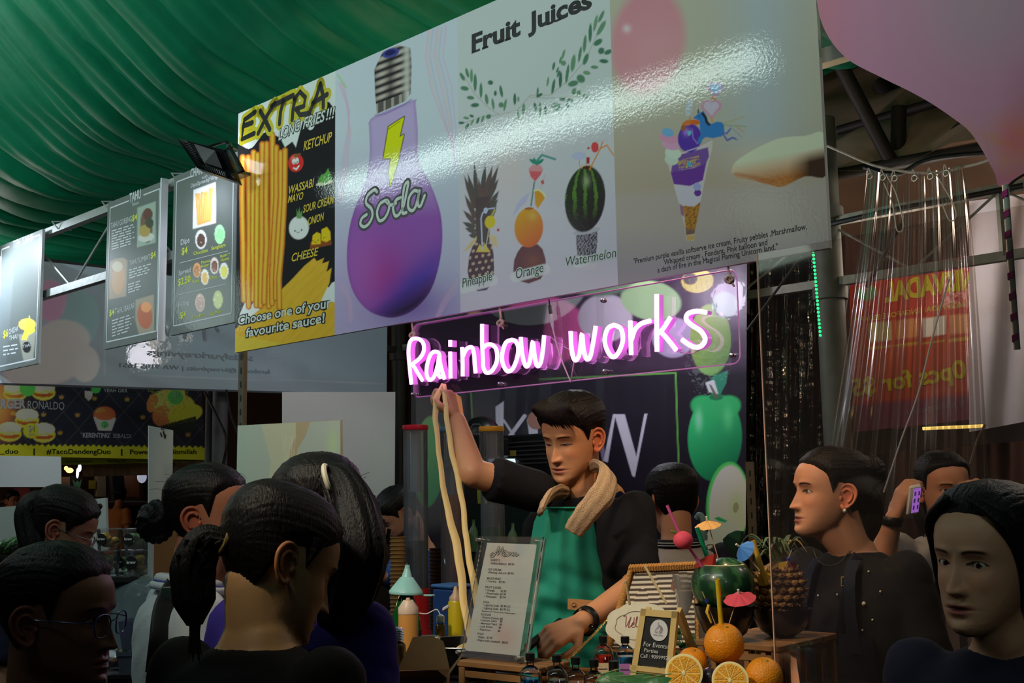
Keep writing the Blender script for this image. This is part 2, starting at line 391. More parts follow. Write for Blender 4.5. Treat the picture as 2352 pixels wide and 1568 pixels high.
# ---------------------------------------------------------------- the setting
light('tube_row', 'AREA', S(4.15, -2.0, 3.42), 20, COOL, S(4.15, 0, 2.9), 3.1, .09)
solo('floor', gridm(lambda s, t: S(-6+22*s, -7+18*t, 0), 10, 10), M('floor_concrete', (70, 66, 62), .8, bump=.2, bscale=8, var=.2), kind='structure')
def fold(x, r0=3):
    """gathered cloth: round bellies hanging between tight creases"""
    r = np.random.RandomState(r0); xs = np.cumsum(r.uniform(.11, .34, 90)); dep = r.uniform(.4, 1.0, 91); i = np.searchsorted(xs, x); lo = np.where(i > 0, xs[np.clip(i-1, 0, 89)], 0); hi = xs[np.clip(i, 0, 89)]
    t = (x-lo)/np.maximum(hi-lo, 1e-6); return np.sqrt(np.clip(np.sin(np.clip(t, 0, 1)*PI), 0, 1))*dep[np.clip(i, 0, 90)]
def ceil_z(v):
    z = np.where(v < .5, 3.17+.5*(.5-v)**2, 3.17+.10*(v-.5)**2); return np.where(v < -1.6, 3.17+.5*4.41+(-1.6-v)*1.2, z)
nu_, nv_ = 760, 110
uu, vv = np.meshgrid(np.linspace(-1.2, 13, nu_+1), np.linspace(-2.9, 5.0, nv_+1)); uu = uu.ravel(); vv = vv.ravel()
ux = uu+1.3+.10*np.sin(vv*1.1+uu*.5)+.03*np.sin(vv*3.1+uu*2)+.05*n2(uu*10, vv*4, 9, 2)
zz = ceil_z(vv)-.085*fold(ux)-.030*fold(ux*2.3+4, 8)-.012*np.sin(vv*9+uu*14+n2(uu*10, vv*10, 5, 3)*3)*.5+.06*n2(uu*10, vv*10, 14, 5)
V = uu[:, None]*D+(vv[:, None]+V0)*N+zz[:, None]*Z
i, j = np.meshgrid(np.arange(nu_), np.arange(nv_)); a = (j*(nu_+1)+i).ravel()
solo('ceiling', (V, np.stack([a, a+1, a+nu_+2, a+nu_+1], 1)), M('green_cloth', (0, 120, 84), .55, bump=.25, bscale=14, var=.15, spec=.35), label='dark green gathered tent lining sagging overhead in long folds', kind='structure', sharp=0)
# tan canvas roof of the bay behind
def canvas(s, t):
    u = 5.4-9.4*s; v = 2.72+3.4*t; return S(u, v, 3.05+1.3*(1-abs(2*t-1.0))+.03*math.sin(u*9+v*3)+.02*math.sin(v*13))
solo('roof', gridm(canvas, 60, 36), M('tan_canvas', (205, 172, 148), .8, bump=.3, bscale=6, var=.12), label='tan canvas roof of the tent bay behind, over the right hand trusses', kind='structure')
STEEL = M('galvanised_steel', (150, 155, 152), .55, .35, bump=.15, bscale=30, var=.25)
DARKSTEEL = M('dark_steel', (42, 44, 44), .5, .4, var=.2)
OLD = M('weathered_steel', (135, 138, 128), .6, .3, bump=.2, bscale=25, var=.35)
def bar(a, b, w_, t_=None, hint=(0, 0, 1)):
    a = np.asarray(a, float); b = np.asarray(b, float); x, y, d = basis(b-a, hint); return box((a+b)/2, (w_, t_ or w_, np.linalg.norm(b-a)), (x, y, d))
def truss(name, P0, P1, zl, zh, n, label, mat, w_=.035, diag=.012):
    """two chords with uprights and thin diagonals between P0 and P1"""
    t = T(name, label, 'truss', (P0+P1)/2+Z*zl, 'ladder trusses of the tent frame')
    for z in (zl, zh): t.part('chord', bar(P0+Z*z, P1+Z*z, w_), mat)
    for k in range(n+1):
        q = P0+(P1-P0)*k/n; t.part('upright', bar(q+Z*zl, q+Z*zh, w_*.9), mat)
    for k in range(n):
        q0 = P0+(P1-P0)*k/n; q1 = P0+(P1-P0)*(k+1)/n; m_ = (q0+q1)/2
        t.part('diagonal', cyl(q0+Z*zh, m_+Z*zl, diag/2, n=6), mat); t.part('diagonal', cyl(m_+Z*zl, q1+Z*zh, diag/2, n=6), mat)
    return t
truss('truss', S(.9, .05, 0), S(7.4, .05, 0), 2.51, 2.81, 7, 'long galvanised truss that the four posters and the menu boards hang from', STEEL)
truss('truss', S(-.6, 2.64, 0), S(2.70, 2.64, 0), 2.50, 2.79, 4, 'weathered truss on the right behind the clear plastic curtain', OLD, .04)
truss('truss', S(2.70, 2.64, 0), S(5.86, 2.64, 0), 2.50, 2.79, 3, 'back truss above the fruit banner, mostly behind the posters', OLD, .04)
truss('truss', S(5.86, .05, 0), S(5.86, 2.64, 0), 2.49, 2.77, 2, 'dark cross truss over the see-through mesh banner at left', DARKSTEEL, .04)
def post(u, v, h, r, lab, mat):
    t = T('tent_post', lab, 'post', S(u, v, 0)); t.part('pole', cyl(S(u, v, 0), S(u, v, h), r, n=18), mat); t.part('foot_plate', box(S(u, v, .01), (r*4, r*4, .02), (D, N, Z)), mat)
    for z in (2.45, 2.83): t.part('clamp', cyl(S(u, v, z-.03), S(u, v, z+.03), r*1.25, n=18), mat)
    return t
post(5.86, 2.64, 3.3, .055, 'thick dark tent post left of the fruit banner, behind the three drink towers', DARKSTEEL)
post(2.70, 2.64, 3.3, .065, 'weathered tent post behind the right edge of the ice cream poster', M('old_post', (88, 92, 84), .65, .2, bump=.2, bscale=12, var=.4))
post(7.35, .05, 2.95, .05, 'tent post at the corner beyond the leftmost menu board', STEEL)
# tilted members above right
DT = M('dark_pipe', (46, 42, 38), .6, .3, var=.2)
for a, b, r, lab in ((onv(1905, 100, 2.5), onv(2062, 400, 2.8), .035, 'slanting dark roof brace beside the pink balloon'),
                     (onv(2020, 190, 3.6), onv(2100, 300, 3.6), .05, 'short roof beam seen under the balloon edge'),
                     (onv(2065, 245, 2.9), onv(2062, 372, 2.9), .036, 'green-grey upright bracket between two roof beams'),
                     (onv(1925, 300, 3.1), onv(2160, 232, 3.1), .025, 'thin level roof beam under the balloon'),
                     (onv(1925, 400, 2.75), onv(2352, 320, 2.75), .028, 'dark beam running to the right edge above the curtain wire'),
                     (onv(2140, 345, 2.9), onv(2215, 270, 2.9), .008, 'thin tie rod slanting up to the balloon'),
                     (onv(1715, 760, 2.2), onv(1840, 590, 2.2), .006, 'thin rod slanting up under the ice cream poster'),
                     (onv(1990, 660, 2.5), onv(2070, 512, 2.5), .010, 'thin grey stay under the right truss')):
    solo('roof_brace' if r > .01 else 'tie_rod', cyl(a, b, r, n=10), DT, lab, 'beam')
t = solo('cable', tube(spline([onv(1905, 515, 2.55), onv(2060, 480, 2.5), onv(2200, 455, 2.5), onv(2352, 425, 2.5)]), .012, 8), M('black_rubber', (16, 16, 16), .5), 'black cable taped along the right hand truss', 'cable')
solo('cable', tube(spline([onv(1985, 385, 2.6), onv(2060, 400, 2.6), onv(2140, 365, 2.6), onv(2330, 345, 2.6)]), .012, 8), M('black_rubber'), 'black cable sagging under the upper roof beam', 'cable')
solo('rope', tube(spline([onv(1900, 335, 2.35), onv(1935, 350, 2.35), onv(2015, 382, 2.35), onv(2130, 398, 2.35), onv(2230, 380, 2.35), onv(2280, 365, 2.35)]), .006, 6), M('white_rope', (200, 195, 190), .8), 'white line the clear plastic curtain hangs from', 'rope')
# slotted angle upright under the fries poster and one by the counter
def slotted(x, y0, y1, v, lab, wd=.035, hidden=0):
    P = onv(x, y0, v); Q = onv(x+1, y1, v); t = T('slotted_upright', lab, 'post', (Q[0], Q[1], 0)); q0 = np.array([P[0], P[1], 0])
    m = M('slotted_paint', (92, 82, 66), .6, .3, var=.2)
    t.part('flange', box(q0+Z*P[2]/2, (wd, .003, P[2]), (D, N, Z)), m); t.part('flange', box(q0+Z*P[2]/2+D*wd/2+N*wd/2, (.003, wd, P[2]), (D, N, Z)), m)
    sl = [box(q0+Z*z-N*.002, (.006, .0012, .022), (D, N, Z)) for z in np.arange(.05, P[2]-.02, .05)]
    t.part('slots', join(*sl), M('black_rubber'), kind='stuff')
slotted(555, 805, 985, .03, 'drab slotted steel upright under the fries poster')
slotted(1722, 1060, 1240, 1.35, 'black slotted upright to the right of the green apple banner')
# ---------------------------------------------------------------- the four hanging posters
LP = np.array([.44, .55, .51])       # light on a white sheet there, so that prints get their own colours
BP = M('poster_print', rough=.6, attr=True, coat=.55, bump=.026, bscale=130, spec=.08)
EDGE = M('foam_board_edge', (205, 208, 205), .6)
front = vplane(0.0)
def poster(name, u0, u1, z0, z1, label, v=0.0, th=.012, cat='poster', edge=None):
    c = S((u0+u1)/2, v, z0); t = T(name, label, cat, c)
    t.part('board', box(S((u0+u1)/2, v+th/2, (z0+z1)/2), (abs(u1-u0)-.001, th, z1-z0), (D, N, Z)), edge or EDGE, smooth=False); return t
ZB, ZT = 2.063, 2.955
UB = [3.613, 3.017, 2.415, 1.828, 1.235]
def tocorners(u0, u1, z0=ZB, z1=ZT, v=0.0):
    def pj(P): q = P-EYE; z = q@F; return (1176+f_px*(q@RT)/z, 784-f_px*(q@UP)/z)
    return [pj(S(u0, v, z1)), pj(S(u1, v, z1)), pj(S(u1, v, z0)), pj(S(u0, v, z0))]
def cr(x, y, ox, oy, k): return (ox+x/k, oy+y/k)
# 1: extra long fries
t1 = poster('fries_poster', UB[0], UB[1], ZB, ZT, 'narrow black and yellow poster with tall fries reading EXTRA LONG FRIES')
def p_fries(p):
    X, Y = p.X, p.Y
    top = 262-.44*(X-548)
    p.mix((Y > 340-.40*(X-548)+np.where(X < 690, 12, 25)*np.sin(X*.09)).astype(float), (24, 27, 28))
    p.poly([(640, 300), (672, 280), (700, 262), (690, 300), (680, 338), (672, 325), (655, 338), (645, 318)], (170, 195, 185))
    p.poly([(546, 770), (552, 720), (563, 694), (575, 706), (585, 690), (600, 700), (640, 730), (560, 775)], (190, 195, 190))
    p.poly([(735, 690), (748, 655), (756, 660), (762, 650), (772, 645), (772, 700), (735, 705)], (185, 200, 190))
    sm = [(539, 812), (540, 756), (590, 716), (640, 672), (672, 640), (700, 610), (722, 592), (728, 600), (745, 592), (740, 605), (756, 600), (750, 625), (762, 615), (757, 650), (738, 690), (772, 694), (772, 770)]
    p.poly(sm, (165, 140, 35)); m = p.inside(sm)*(.5+.5*n2(X+Y*.8, Y*.3, 9, 3)); p.mix(m*.5, (190, 165, 60)); p.mix(p.inside([(539, 812), (540, 770), (660, 790), (640, 800)])*.6, (165, 165, 60))
    r = random.Random(4)
    tops = [(556, 352), (574, 366), (585, 340), (603, 322), (612, 320), (626, 300), (636, 330), (657, 336)]
    for k, (tx, ty) in enumerate([(558, 356), (571, 356), (583, 345), (592, 350), (603, 326), (613, 325), (626, 304), (635, 333), (645, 345), (655, 340)]):
        bx = 557+(tx-556)*.84+2; yb = 692+r.uniform(-8, 14)
        w_ = 13.5; pts = [(tx, ty+5), (tx+r.uniform(-2, 2), 450), ((tx+bx)/2+r.uniform(-3, 3), 560), (bx+r.uniform(-2, 2), 640), (bx, yb)]
        d = p.dist(pts); col = np.array([r.uniform(188, 208), r.uniform(150, 170), 52])
        p.mix(np.clip((w_/2+1-d)/2, 0, 1), (150, 92, 25)); p.mix(np.clip((w_/2-1.5-d)/4, 0, 1), col)
        p.mix(np.clip((2-abs(d-4.2))/2, 0, 1)*(n2(X, Y, 18, k) > .35)*.55, (160, 70, 30))
    # cartoon sauces: tomato, wasabi, onion, cheese
    p.ell(680, 374, 17.5, 21, (165, 42, 38), 8, hl=(215, 120, 110)); p.ell(683, 356, 9, 3, (95, 80, 40), -20)
    p.ell(675.5, 371, 4, 6.5, (225, 225, 220)); p.ell(683, 369, 4, 6.5, (225, 225, 220)); p.ell(676.5, 374, 1.5, 2, (20, 20, 20)); p.ell(683, 372, 1.5, 2, (20, 20, 20)); p.line([(675, 386), (681, 389), (687, 381)], 3, (230, 225, 220))
    p.ell(746, 420, 20, 5, (165, 180, 150), -14); p.poly([(730, 418), (738, 402), (748, 398), (754, 386), (760, 402), (762, 412), (748, 420)], (70, 140, 55)); p.ell(742, 409, 1, 1.4, (20, 30, 20)); p.ell(750, 406, 1, 1.4, (20, 30, 20))
    p.ell(687, 523, 23, 27, (165, 178, 168), 8); p.ell(687, 523, 20.5, 24.5, (188, 200, 190), 8); p.poly([(682, 502), (682, 480), (685, 490), (688, 476), (690, 490), (695, 482), (693, 502)], (80, 130, 70))
    p.line([(681, 532), (685, 535), (689, 532)], 1.3, (70, 60, 60)); p.ell(678, 530, 1.6, 2.5, (70, 55, 60)); p.ell(693, 528, 1.6, 2.5, (70, 55, 60))
    p.poly([(712, 572), (714, 555), (760, 545), (762, 562)], (110, 62, 30)); p.poly([(716, 562), (719, 540), (728, 533), (737, 537), (737, 560)], (200, 165, 25)); p.poly([(739, 552), (739, 527), (751, 521), (759, 532), (760, 550), (750, 556)], (200, 165, 25))
    p.line([(722, 555), (725, 557), (728, 555)], 1.2, (60, 40, 20)); p.ell(719, 552, 1, 1.5, (40, 25, 15)); p.ell(731, 551, 1, 1.5, (40, 25, 15)); p.ell(744, 546, 1, 1.2, (40, 25, 15)); p.ell(750, 544, 1, 1.2, (40, 25, 15))
vf, cc = sheet(front, tocorners(UB[0], UB[1]), 1.5, p_fries, base=(170, 195, 185), L=LP); t1.part('print', vf, BP, col=cc, sharp=0)
INK = M('ink_black', (12, 13, 14), .4, coat=.5); YEL = M('ink_yellow', (222, 205, 20), .4, coat=.5); OCH = M('ink_ochre', (235, 200, 40), .4, coat=.5); WHT = M('ink_white', (225, 232, 226), .4, coat=.5)
def strokes(pl, segs, w_, k, sm=0): return join(*[ribbon(pl, s, w_, k, smooth=sm) for s in segs])
def c1(*pts): return [cr(x, y, 520, 150, 4.479) for x, y in pts]
EX = [c1((300, 480), (190, 560), (175, 640), (165, 760), (290, 700)), c1((178, 625), (270, 590)), c1((350, 470), (400, 560), (450, 660)), c1((500, 390), (420, 520), (330, 700)), c1((470, 420), (690, 310)), c1((590, 370), (560, 480), (550, 600)), c1((710, 340), (690, 450), (680, 560)), c1((700, 350), (760, 275), (815, 330), (800, 420), (720, 450)), c1((720, 450), (760, 510), (860, 495)), c1((970, 190), (930, 320), (860, 480)), c1((970, 190), (1000, 320), (1000, 430)), c1((890, 390), (1040, 300))]
t1.part('lettering', strokes(front, EX, 30, .0011), YEL, 'yellow halo of the word EXTRA'); t1.part('lettering', strokes(front, EX, 12, .0016), INK, 'brush letters EXTRA')
t1.part('lettering', join(text(front, 'LONG', (641, 322), (691, 297), 25, .02, .3, .0019), text(front, 'FRIES', (697, 296), (748, 277), 25, .02, .3, .0019), text(front, '!!!', (750, 276), (769, 270), 26, .02, .2, .0019)), WHT)
t1.part('lettering', join(text(front, 'LONG', (641, 322), (691, 297), 25, .075, .3, .0014), text(front, 'FRIES', (697, 296), (748, 277), 25, .075, .3, .0014), text(front, '!!!', (750, 276), (769, 270), 26, .06, .2, .0014)), INK)
t1.part('lettering', join(*[text(front, s, a, b, h, .015, .25) for s, a, b, h in (('KETCHUP', (698, 346), (763, 324), 22), ('WASSABI', (664, 446), (722, 428), 19), ('MAYO', (662, 466), (697, 457), 17), ('SOUR CREAM', (697, 489), (768, 466), 18), ('ONION', (709, 517), (745, 505), 18), ('CHEESE', (671, 601), (732, 586), 19))]), OCH)
for off, k, m in ((.10, .0013, INK), (.02, .0019, WHT)):
    t1.part('lettering', join(text(front, 'Choose one of your', (548, 746), (762, 705), 21, off, .05, k), text(front, 'favourite sauce!', (566, 774), (746, 740), 21, off, .05, k)), m)
# 2: soda
t2 = poster('soda_poster', UB[1], UB[2], ZB, ZT, 'poster of a purple light bulb bottle with a yellow lightning bolt reading Soda')
def p_soda(p):
    X, Y = p.X, p.Y
    g = np.clip((Y-300)/450, 0, 1)[:, None]; p.c = lin((168, 178, 188))*(1-g)+lin((150, 140, 175))*g
    p.mix(np.exp(-((X-940)**2/9000+(Y-700)**2/3500))*.75, (95, 60, 140)); p.mix(np.exp(-((X-800)**2/4000+(Y-640)**2/9000))*.25, (150, 110, 170))
    for k in range(9):
        cols = [(190, 120, 170), (200, 150, 110), (150, 130, 200), (170, 170, 190)][k % 4]
        p.line([(778+k*1.5, 190), (796+k, 240+k*2), (806-k, 300), (800-2*k, 380), (784-k, 470)], 2.2, cols, .30); p.line([(985+k*5, 68-k), (978+k*5, 130), (990+k*6, 200), (1015+k*4, 270+k*3), (1046, 350+k*6)], 3, cols, .33)
        p.line([(780+k*2, 655), (800+k, 690), (802+k, 740)], 2.2, cols, .2); p.line([(1050, 640+k*4), (1015+k*2, 690), (1000+k, 730)], 3, cols, .25)
    p.line([(776, 172), (795, 200)], 4, (120, 175, 60), .6)
    body = [(848, 290), (850, 345), (846, 385), (836, 430), (815, 480), (802, 530), (797, 590), (802, 640), (817, 680), (845, 712), (880, 727), (912, 728), (950, 712), (985, 675), (1005, 625), (1016, 560), (1014, 500), (1002, 455), (985, 415), (966, 380), (960, 345), (960, 300), (955, 240), (950, 230), (865, 265), (848, 280)]
    body = [tuple(q) for q in spline(body+[body[0]], 4)]; m = p.inside(body); k1 = np.clip((Y-370)/130, 0, 1)[:, None]; c = lin((158, 142, 182))*(1-k1)+lin((125, 75, 150))*k1
    q = np.exp(-((X-880)**2/3200+(Y-640)**2/6500))[:, None]; c = c*(1-q*.8)+lin((140, 45, 120))*q*.8
    q = np.exp(-(((X-965)*.75+(Y-640)*.65)**2/1700))[:, None]*np.clip((Y-520)/120, 0, 1)[:, None]; c = c*(1-q*.8)+lin((52, 48, 140))*q*.8
    q = np.clip(((X-860)*.55+(Y-640)*.95-55)/50, 0, 1)[:, None]; c = c*(1-q)+lin((45, 30, 62))*q
    q = (np.exp(-((X-830)**2/2500+(Y-620)**2/9000))*.5)[:, None]; c = c*(1-q)+lin((150, 85, 160))*q
    e = np.clip((9-p.dist(body+[body[0]]))/9, 0, 1)[:, None]*.35; c = c*(1-e)+lin((105, 60, 130))*e
    p.mix(m, c)
    cap = [(880, 118), (915, 104), (943, 110), (946, 150), (944, 215), (930, 233), (866, 262), (862, 215), (860, 160)]
    m = p.inside(cap); yy = Y+.38*(X-900); band = .5+.5*np.sin((yy)*.36); band = band*(.3+.7*np.abs(np.sin((X-862)*.075+.5))**1.5); band = np.where(yy > 225, .18+.5*(np.sin(X*.35) > .6), band)
    p.mix(m, lin((28, 26, 30))*(1-band[:, None])+lin((165, 158, 150))*band[:, None]); p.mix(m*np.exp(-((X-935)**2)/60)*.6, (190, 190, 185)); p.ell(898, 122, 20, 10, (60, 62, 130), -18); p.ell(897, 121, 13, 6, (30, 34, 80), -18)
    p.mix(np.clip(1-p.dist([(862, 265), (885, 262), (930, 240), (945, 228)])/3, 0, 1)*.7, (110, 90, 150))
    bolt = [(893, 291), (929, 268), (918, 315), (928, 309), (916, 362), (918, 358), (897, 428), (894, 395), (893, 400), (898, 364), (881, 364)]
    p.line(bolt+[bolt[0]], 4, (30, 30, 15)); p.poly(bolt, (205, 205, 15)); p.line([(893, 296), (920, 278)], 1.2, (30, 30, 15))
vf, cc = sheet(front, tocorners(UB[1], UB[2]), 1.6, p_soda, L=LP*0+[.50, .53, .53]); t2.part('print', vf, BP, col=cc, sharp=0)
def c2(*pts): return [cr(x, y, 520, 150, 2.3056) for x, y in pts]
SO = [c2((800, 670), (785, 660), (750, 690), (742, 730), (770, 760), (775, 800), (755, 840), (730, 855), (712, 840), (720, 810), (745, 790)), c2((845, 715), (815, 735), (800, 780), (812, 822), (840, 810), (862, 765), (862, 725), (845, 715), (870, 740), (900, 730)), c2((925, 700), (900, 715), (885, 755), (895, 795), (915, 790), (940, 745), (955, 680), (965, 620), (945, 640), (935, 720), (935, 780), (955, 780)), c2((1020, 668), (995, 665), (970, 700), (965, 750), (985, 770), (1005, 745), (1025, 665), (1015, 730), (1030, 745), (1052, 690))]
t2.part('lettering', strokes(front, SO, 19, .0011, 5), M('ink_dark_grey', (52, 50, 60), .4)); t2.part('lettering', strokes(front, SO, 7.5, .0017, 5), WHT, 'white script word Soda')
# 3: fruit juices
t3 = poster('juice_poster', UB[2], UB[3], ZB, ZT, 'white Fruit Juices poster with a pineapple, an orange and a watermelon')
def p_juice(p):
    X, Y = p.X, p.Y
    g = np.clip((Y-200)/450, 0, 1)[:, None]; p.c = lin((158, 178, 172))*(1-g)+lin((166, 168, 180))*g
    p.mix(np.exp(-((X-1170)**2/2500+(Y-400)**2/6000))*.25, (190, 170, 150))
    def j(x, y): return (1040+x/2.2398, y/2.2398)
    for st in ([j(60, 390), j(110, 480), j(190, 560), j(240, 590), j(330, 570), j(400, 490)], [j(400, 490), j(500, 490), j(600, 410), j(690, 300), j(770, 110)], [j(400, 500), j(480, 505), j(600, 500), j(690, 490)], [j(240, 590), j(150, 600), j(40, 640)]): p.line(st, 1.2, (110, 115, 80), .7)
    r = random.Random(11)
    lf = [(50, 395, 9, 24, -30), (75, 375, 8, 26, -15), (97, 390, 8, 36, 0), (116, 425, 9, 46, 0), (62, 455, 22, 12, 10), (92, 503, 20, 10, 5), (115, 541, 22, 11, -5), (146, 465, 8, 40, 0), (175, 510, 9, 28, -8), (208, 535, 7, 30, -8), (195, 425, 14, 12, 10), (250, 470, 8, 32, -10), (220, 480, 8, 14, 0), (270, 540, 7, 32, 10), (250, 540, 14, 14, 0), (320, 510, 8, 30, 0), (338, 510, 6, 14, 0), (338, 590, 6, 24, -5), (365, 560, 8, 28, 5), (437, 475, 6, 26, 5), (447, 490, 18, 8, -30), (425, 550, 8, 22, -10), (450, 565, 8, 38, 0), (478, 568, 8, 24, 0), (518, 445, 8, 40, 10), (535, 550, 28, 20, 15), (555, 410, 9, 42, 3), (590, 380, 8, 50, 8), (592, 540, 8, 24, -10), (620, 325, 12, 45, 8), (620, 430, 28, 15, -15), (655, 280, 8, 42, 10), (660, 405, 24, 20, 45), (680, 225, 9, 46, 5), (685, 305, 12, 32, 20), (708, 170, 9, 50, 2), (690, 375, 20, 11, 10), (735, 120, 9, 44, 12), (765, 145, 12, 44, 30), (765, 85, 9, 34, 25), (748, 218, 26, 14, -35), (765, 262, 16, 18, 30), (800, 268, 22, 12, -25), (778, 315, 24, 11, 5), (730, 346, 20, 9, 3), (520, 340, 7, 22, 10), (570, 325, 14, 14, 0), (545, 380, 7, 20, 20), (490, 420, 6, 26, 10), (70, 607, 16, 7, 10), (98, 597, 12, 7, 20), (130, 620, 7, 18, 20), (155, 612, 7, 20, 20), (185, 600, 14, 12, -30), (100, 630, 6, 18, 25), (75, 650, 8, 18, 30), (45, 632, 16, 7, 0), (625, 470, 12, 18, 20), (650, 480, 12, 16, 10), (682, 495, 14, 12, 0), (565, 510, 16, 10, 0), (605, 515, 16, 9, 20), (570, 280, 7, 26, 15), (555, 310, 6, 18, 10), (540, 360, 5, 16, 20)]
    for x, y, rx, ry, an in lf:
        cx, cy = j(x, y); g_ = r.random(); p.ell(cx, cy, rx/2.3, ry/2.3, (20+60*g_, 82+45*g_, 58+30*g_), an, .35, a=.92)
    # pineapple
    q = lambda x, y: (1040+x/4.355, 340+y/4.355)
    for bx, by, tx, ty in [(250, 600, 215, 120), (290, 500, 330, 155), (230, 560, 150, 250), (320, 520, 400, 170), (340, 520, 460, 170), (230, 600, 112, 265), (350, 520, 460, 305), (360, 600, 465, 425), (230, 700, 120, 465), (360, 640, 455, 510), (230, 760, 105, 620), (220, 800, 100, 740), (230, 840, 125, 800), (370, 700, 440, 570), (240, 880, 160, 870), (300, 600, 260, 300), (310, 560, 360, 260)]:
        a, b = q(bx, by), q(tx, ty); dx, dy = b[0]-a[0], b[1]-a[1]; L_ = math.hypot(dx, dy); nx, ny = -dy/L_*6.5, dx/L_*6.5
        p.poly([(a[0]+nx, a[1]+ny), (a[0]+nx*.8+dx*.6, a[1]+ny*.8+dy*.6), b, (a[0]-nx*.8+dx*.6, a[1]-ny*.8+dy*.6), (a[0]-nx, a[1]-ny)], (78+r.uniform(-8, 10), 74, 70))
    p.poly([q(230, 500), q(370, 480), q(370, 950), q(230, 960)], (72, 64, 64))
    p.poly([q(100, 1050), q(190, 930), q(240, 880), q(240, 920), q(190, 990)], (170, 160, 110)); p.poly([q(360, 870), q(440, 880), q(450, 990), q(400, 980)], (175, 165, 125))
    m = p.inside([q(*a) for a in ((165, 1080), (200, 980), (250, 930), (390, 960), (410, 1060), (415, 1200), (410, 1330), (340, 1420), (250, 1430), (170, 1350), (150, 1230))])
    gx, gy = (X-1102)/14.5, (Y-610+.18*(X-1102))/14.5; d = np.hypot((gx+.5*np.floor(gy)) % 1-.5, gy % 1-.5); p.mix(m, (70, 52, 62)); p.mix(m*(d < .26), (150, 138, 120)); p.mix(m*np.clip((Y-640)/30, 0, 1)*.5, (60, 40, 90))
    p.poly([q(235, 1040), q(270, 960), (q(300, 1000)), q(320, 950), q(380, 1040)], (190, 165, 80))
    p.line([q(298, 1010), q(285, 700), q(300, 650), q(345, 610), q(420, 600)], 3, (150, 170, 195)); p.ell(*q(330, 625), 5, 7, (150, 170, 195)); p.ell(*q(375, 740), 12, 15, (190, 165, 40), 10); p.line([q(395, 670), q(420, 620)], 4, (150, 155, 80)); p.line([q(365, 800), q(335, 980)], 1.5, (190, 185, 160)); p.ell(*q(455, 818), 3, 4, (160, 60, 60))
    # orange on a brown cup
    p.poly([q(*a) for a in ((690, 985), (850, 960), (900, 1010), (930, 1110), (935, 1220), (880, 1310), (760, 1355), (640, 1320), (605, 1260), (615, 1120), (650, 1040))], (88, 55, 62)); p.mix(np.exp(-((X-q(800, 1130)[0])**2+(Y-q(800, 1130)[1])**2)/300)*.5, (125, 78, 62))
    p.ell(*q(762, 795), 33, 45.5, (205, 135, 30), 3, .05, shade=(175, 85, 48)); p.ell(*q(765, 605), 10, 3, (140, 85, 30), -5); p.mix(np.exp(-((X-q(800, 680)[0])**2+(Y-q(800, 680)[1])**2)/90)*.4, (220, 175, 90))
    p.line([q(785, 575), q(818, 340)], 3.6, (70, 120, 115)); p.poly([q(760, 210), q(800, 170), q(880, 170), q(905, 215), q(880, 270), q(825, 335), q(780, 285)], (190, 85, 90)); m = p.inside([q(760, 210), q(800, 170), q(880, 170), q(905, 215), q(890, 235), q(770, 230)]); p.mix(m*.45, (210, 165, 165))
    for a in (-50, -20, 15, 50): p.ell(*q(842+a*.8, 135), 3.5, 9, (45, 120, 100), a)
    p.line([q(845, 125), q(895, 70), q(1025, 112)], 5, (70, 130, 125)); p.poly([q(820, 430), q(850, 410), q(900, 440), q(930, 490), q(850, 610), q(825, 560)], (215, 130, 40)); p.line([q(818, 425), q(860, 415), q(905, 450), q(928, 490)], 4, (200, 200, 150))
    p.poly([q(600, 680), q(640, 570), q(690, 500), q(770, 445), q(740, 530), q(680, 590), q(640, 640)], (150, 158, 182)); p.ell(*q(900, 342), 3.5, 5.5, (165, 60, 65)); p.line([q(880, 410), q(925, 265)], 1, (150, 140, 130))
    # watermelon on a cut glass
    m = p.inside([q(*a) for a in ((1235, 830), (1450, 810), (1445, 960), (1430, 1080), (1250, 1075), (1238, 960))]); p.mix(m, (120, 122, 130)); p.mix(m*(n2(X, Y, 3.0, 9) > .05), (55, 52, 62)); p.mix(m*(n2(X, Y, 2.2, 19) > .8), (200, 205, 210))
    p.ell(*q(1340, 830), 32, 7, (150, 158, 165), -10)
    p.ell(*q(1325, 510), 46, 76, (40, 55, 38), 6, .05, shade=(45, 38, 42)); m = ((X-q(1325, 510)[0])/45)**2+((Y-q(1325, 510)[1])/74)**2 < .95; s_ = np.sin((X-q(1325, 510)[0])/np.sqrt(np.clip(1.05-((Y-q(1325, 510)[1])/78)**2, .05, 1))*.26+1.5+n2(X, Y, 12, 4)*.7)
    p.mix(m*(s_ > .45)*np.clip(1.2-(Y-440)/55, 0, 1)*.85, (78, 118, 48)); p.mix(np.exp(-((X-q(1340, 330)[0])**2/60+(Y-q(1340, 330)[1])**2/160))*.7, (130, 155, 115))
    p.ell(*q(1340, 185), 16, 4.5, (165, 155, 120), -4); p.ell(*q(1345, 195), 11, 4, (60, 42, 35), -4)
    p.line([q(1370, 215), q(1480, 0), q(1400+100, -60)], 3, (190, 120, 50)); p.line([(1380, 341), (1394, 333), (1410, 357)], 3, (190, 120, 50)); p.ell(1367, 338, 9, 12, (175, 65, 65)); p.line([(1370, 324), (1397, 322)], 1.6, (160, 160, 165)); p.ell(*q(1265, 78), 17, 9, (148, 165, 185), -3); p.line([q(1270, 120), q(1272, 180)], 1, (120, 110, 100)); p.poly([q(1338, 90), q(1372, 90), q(1370, 155), q(1338, 158)], (130, 45, 45)); p.poly([q(1338, 40), q(1372, 40), q(1372, 90), q(1338, 90)], (165, 175, 165)); p.ell(1352, 340, 2.6, 3.3, (165, 60, 60))
    p.ell(*q(1350, 1185), 23, 8, (170, 172, 178), -5)
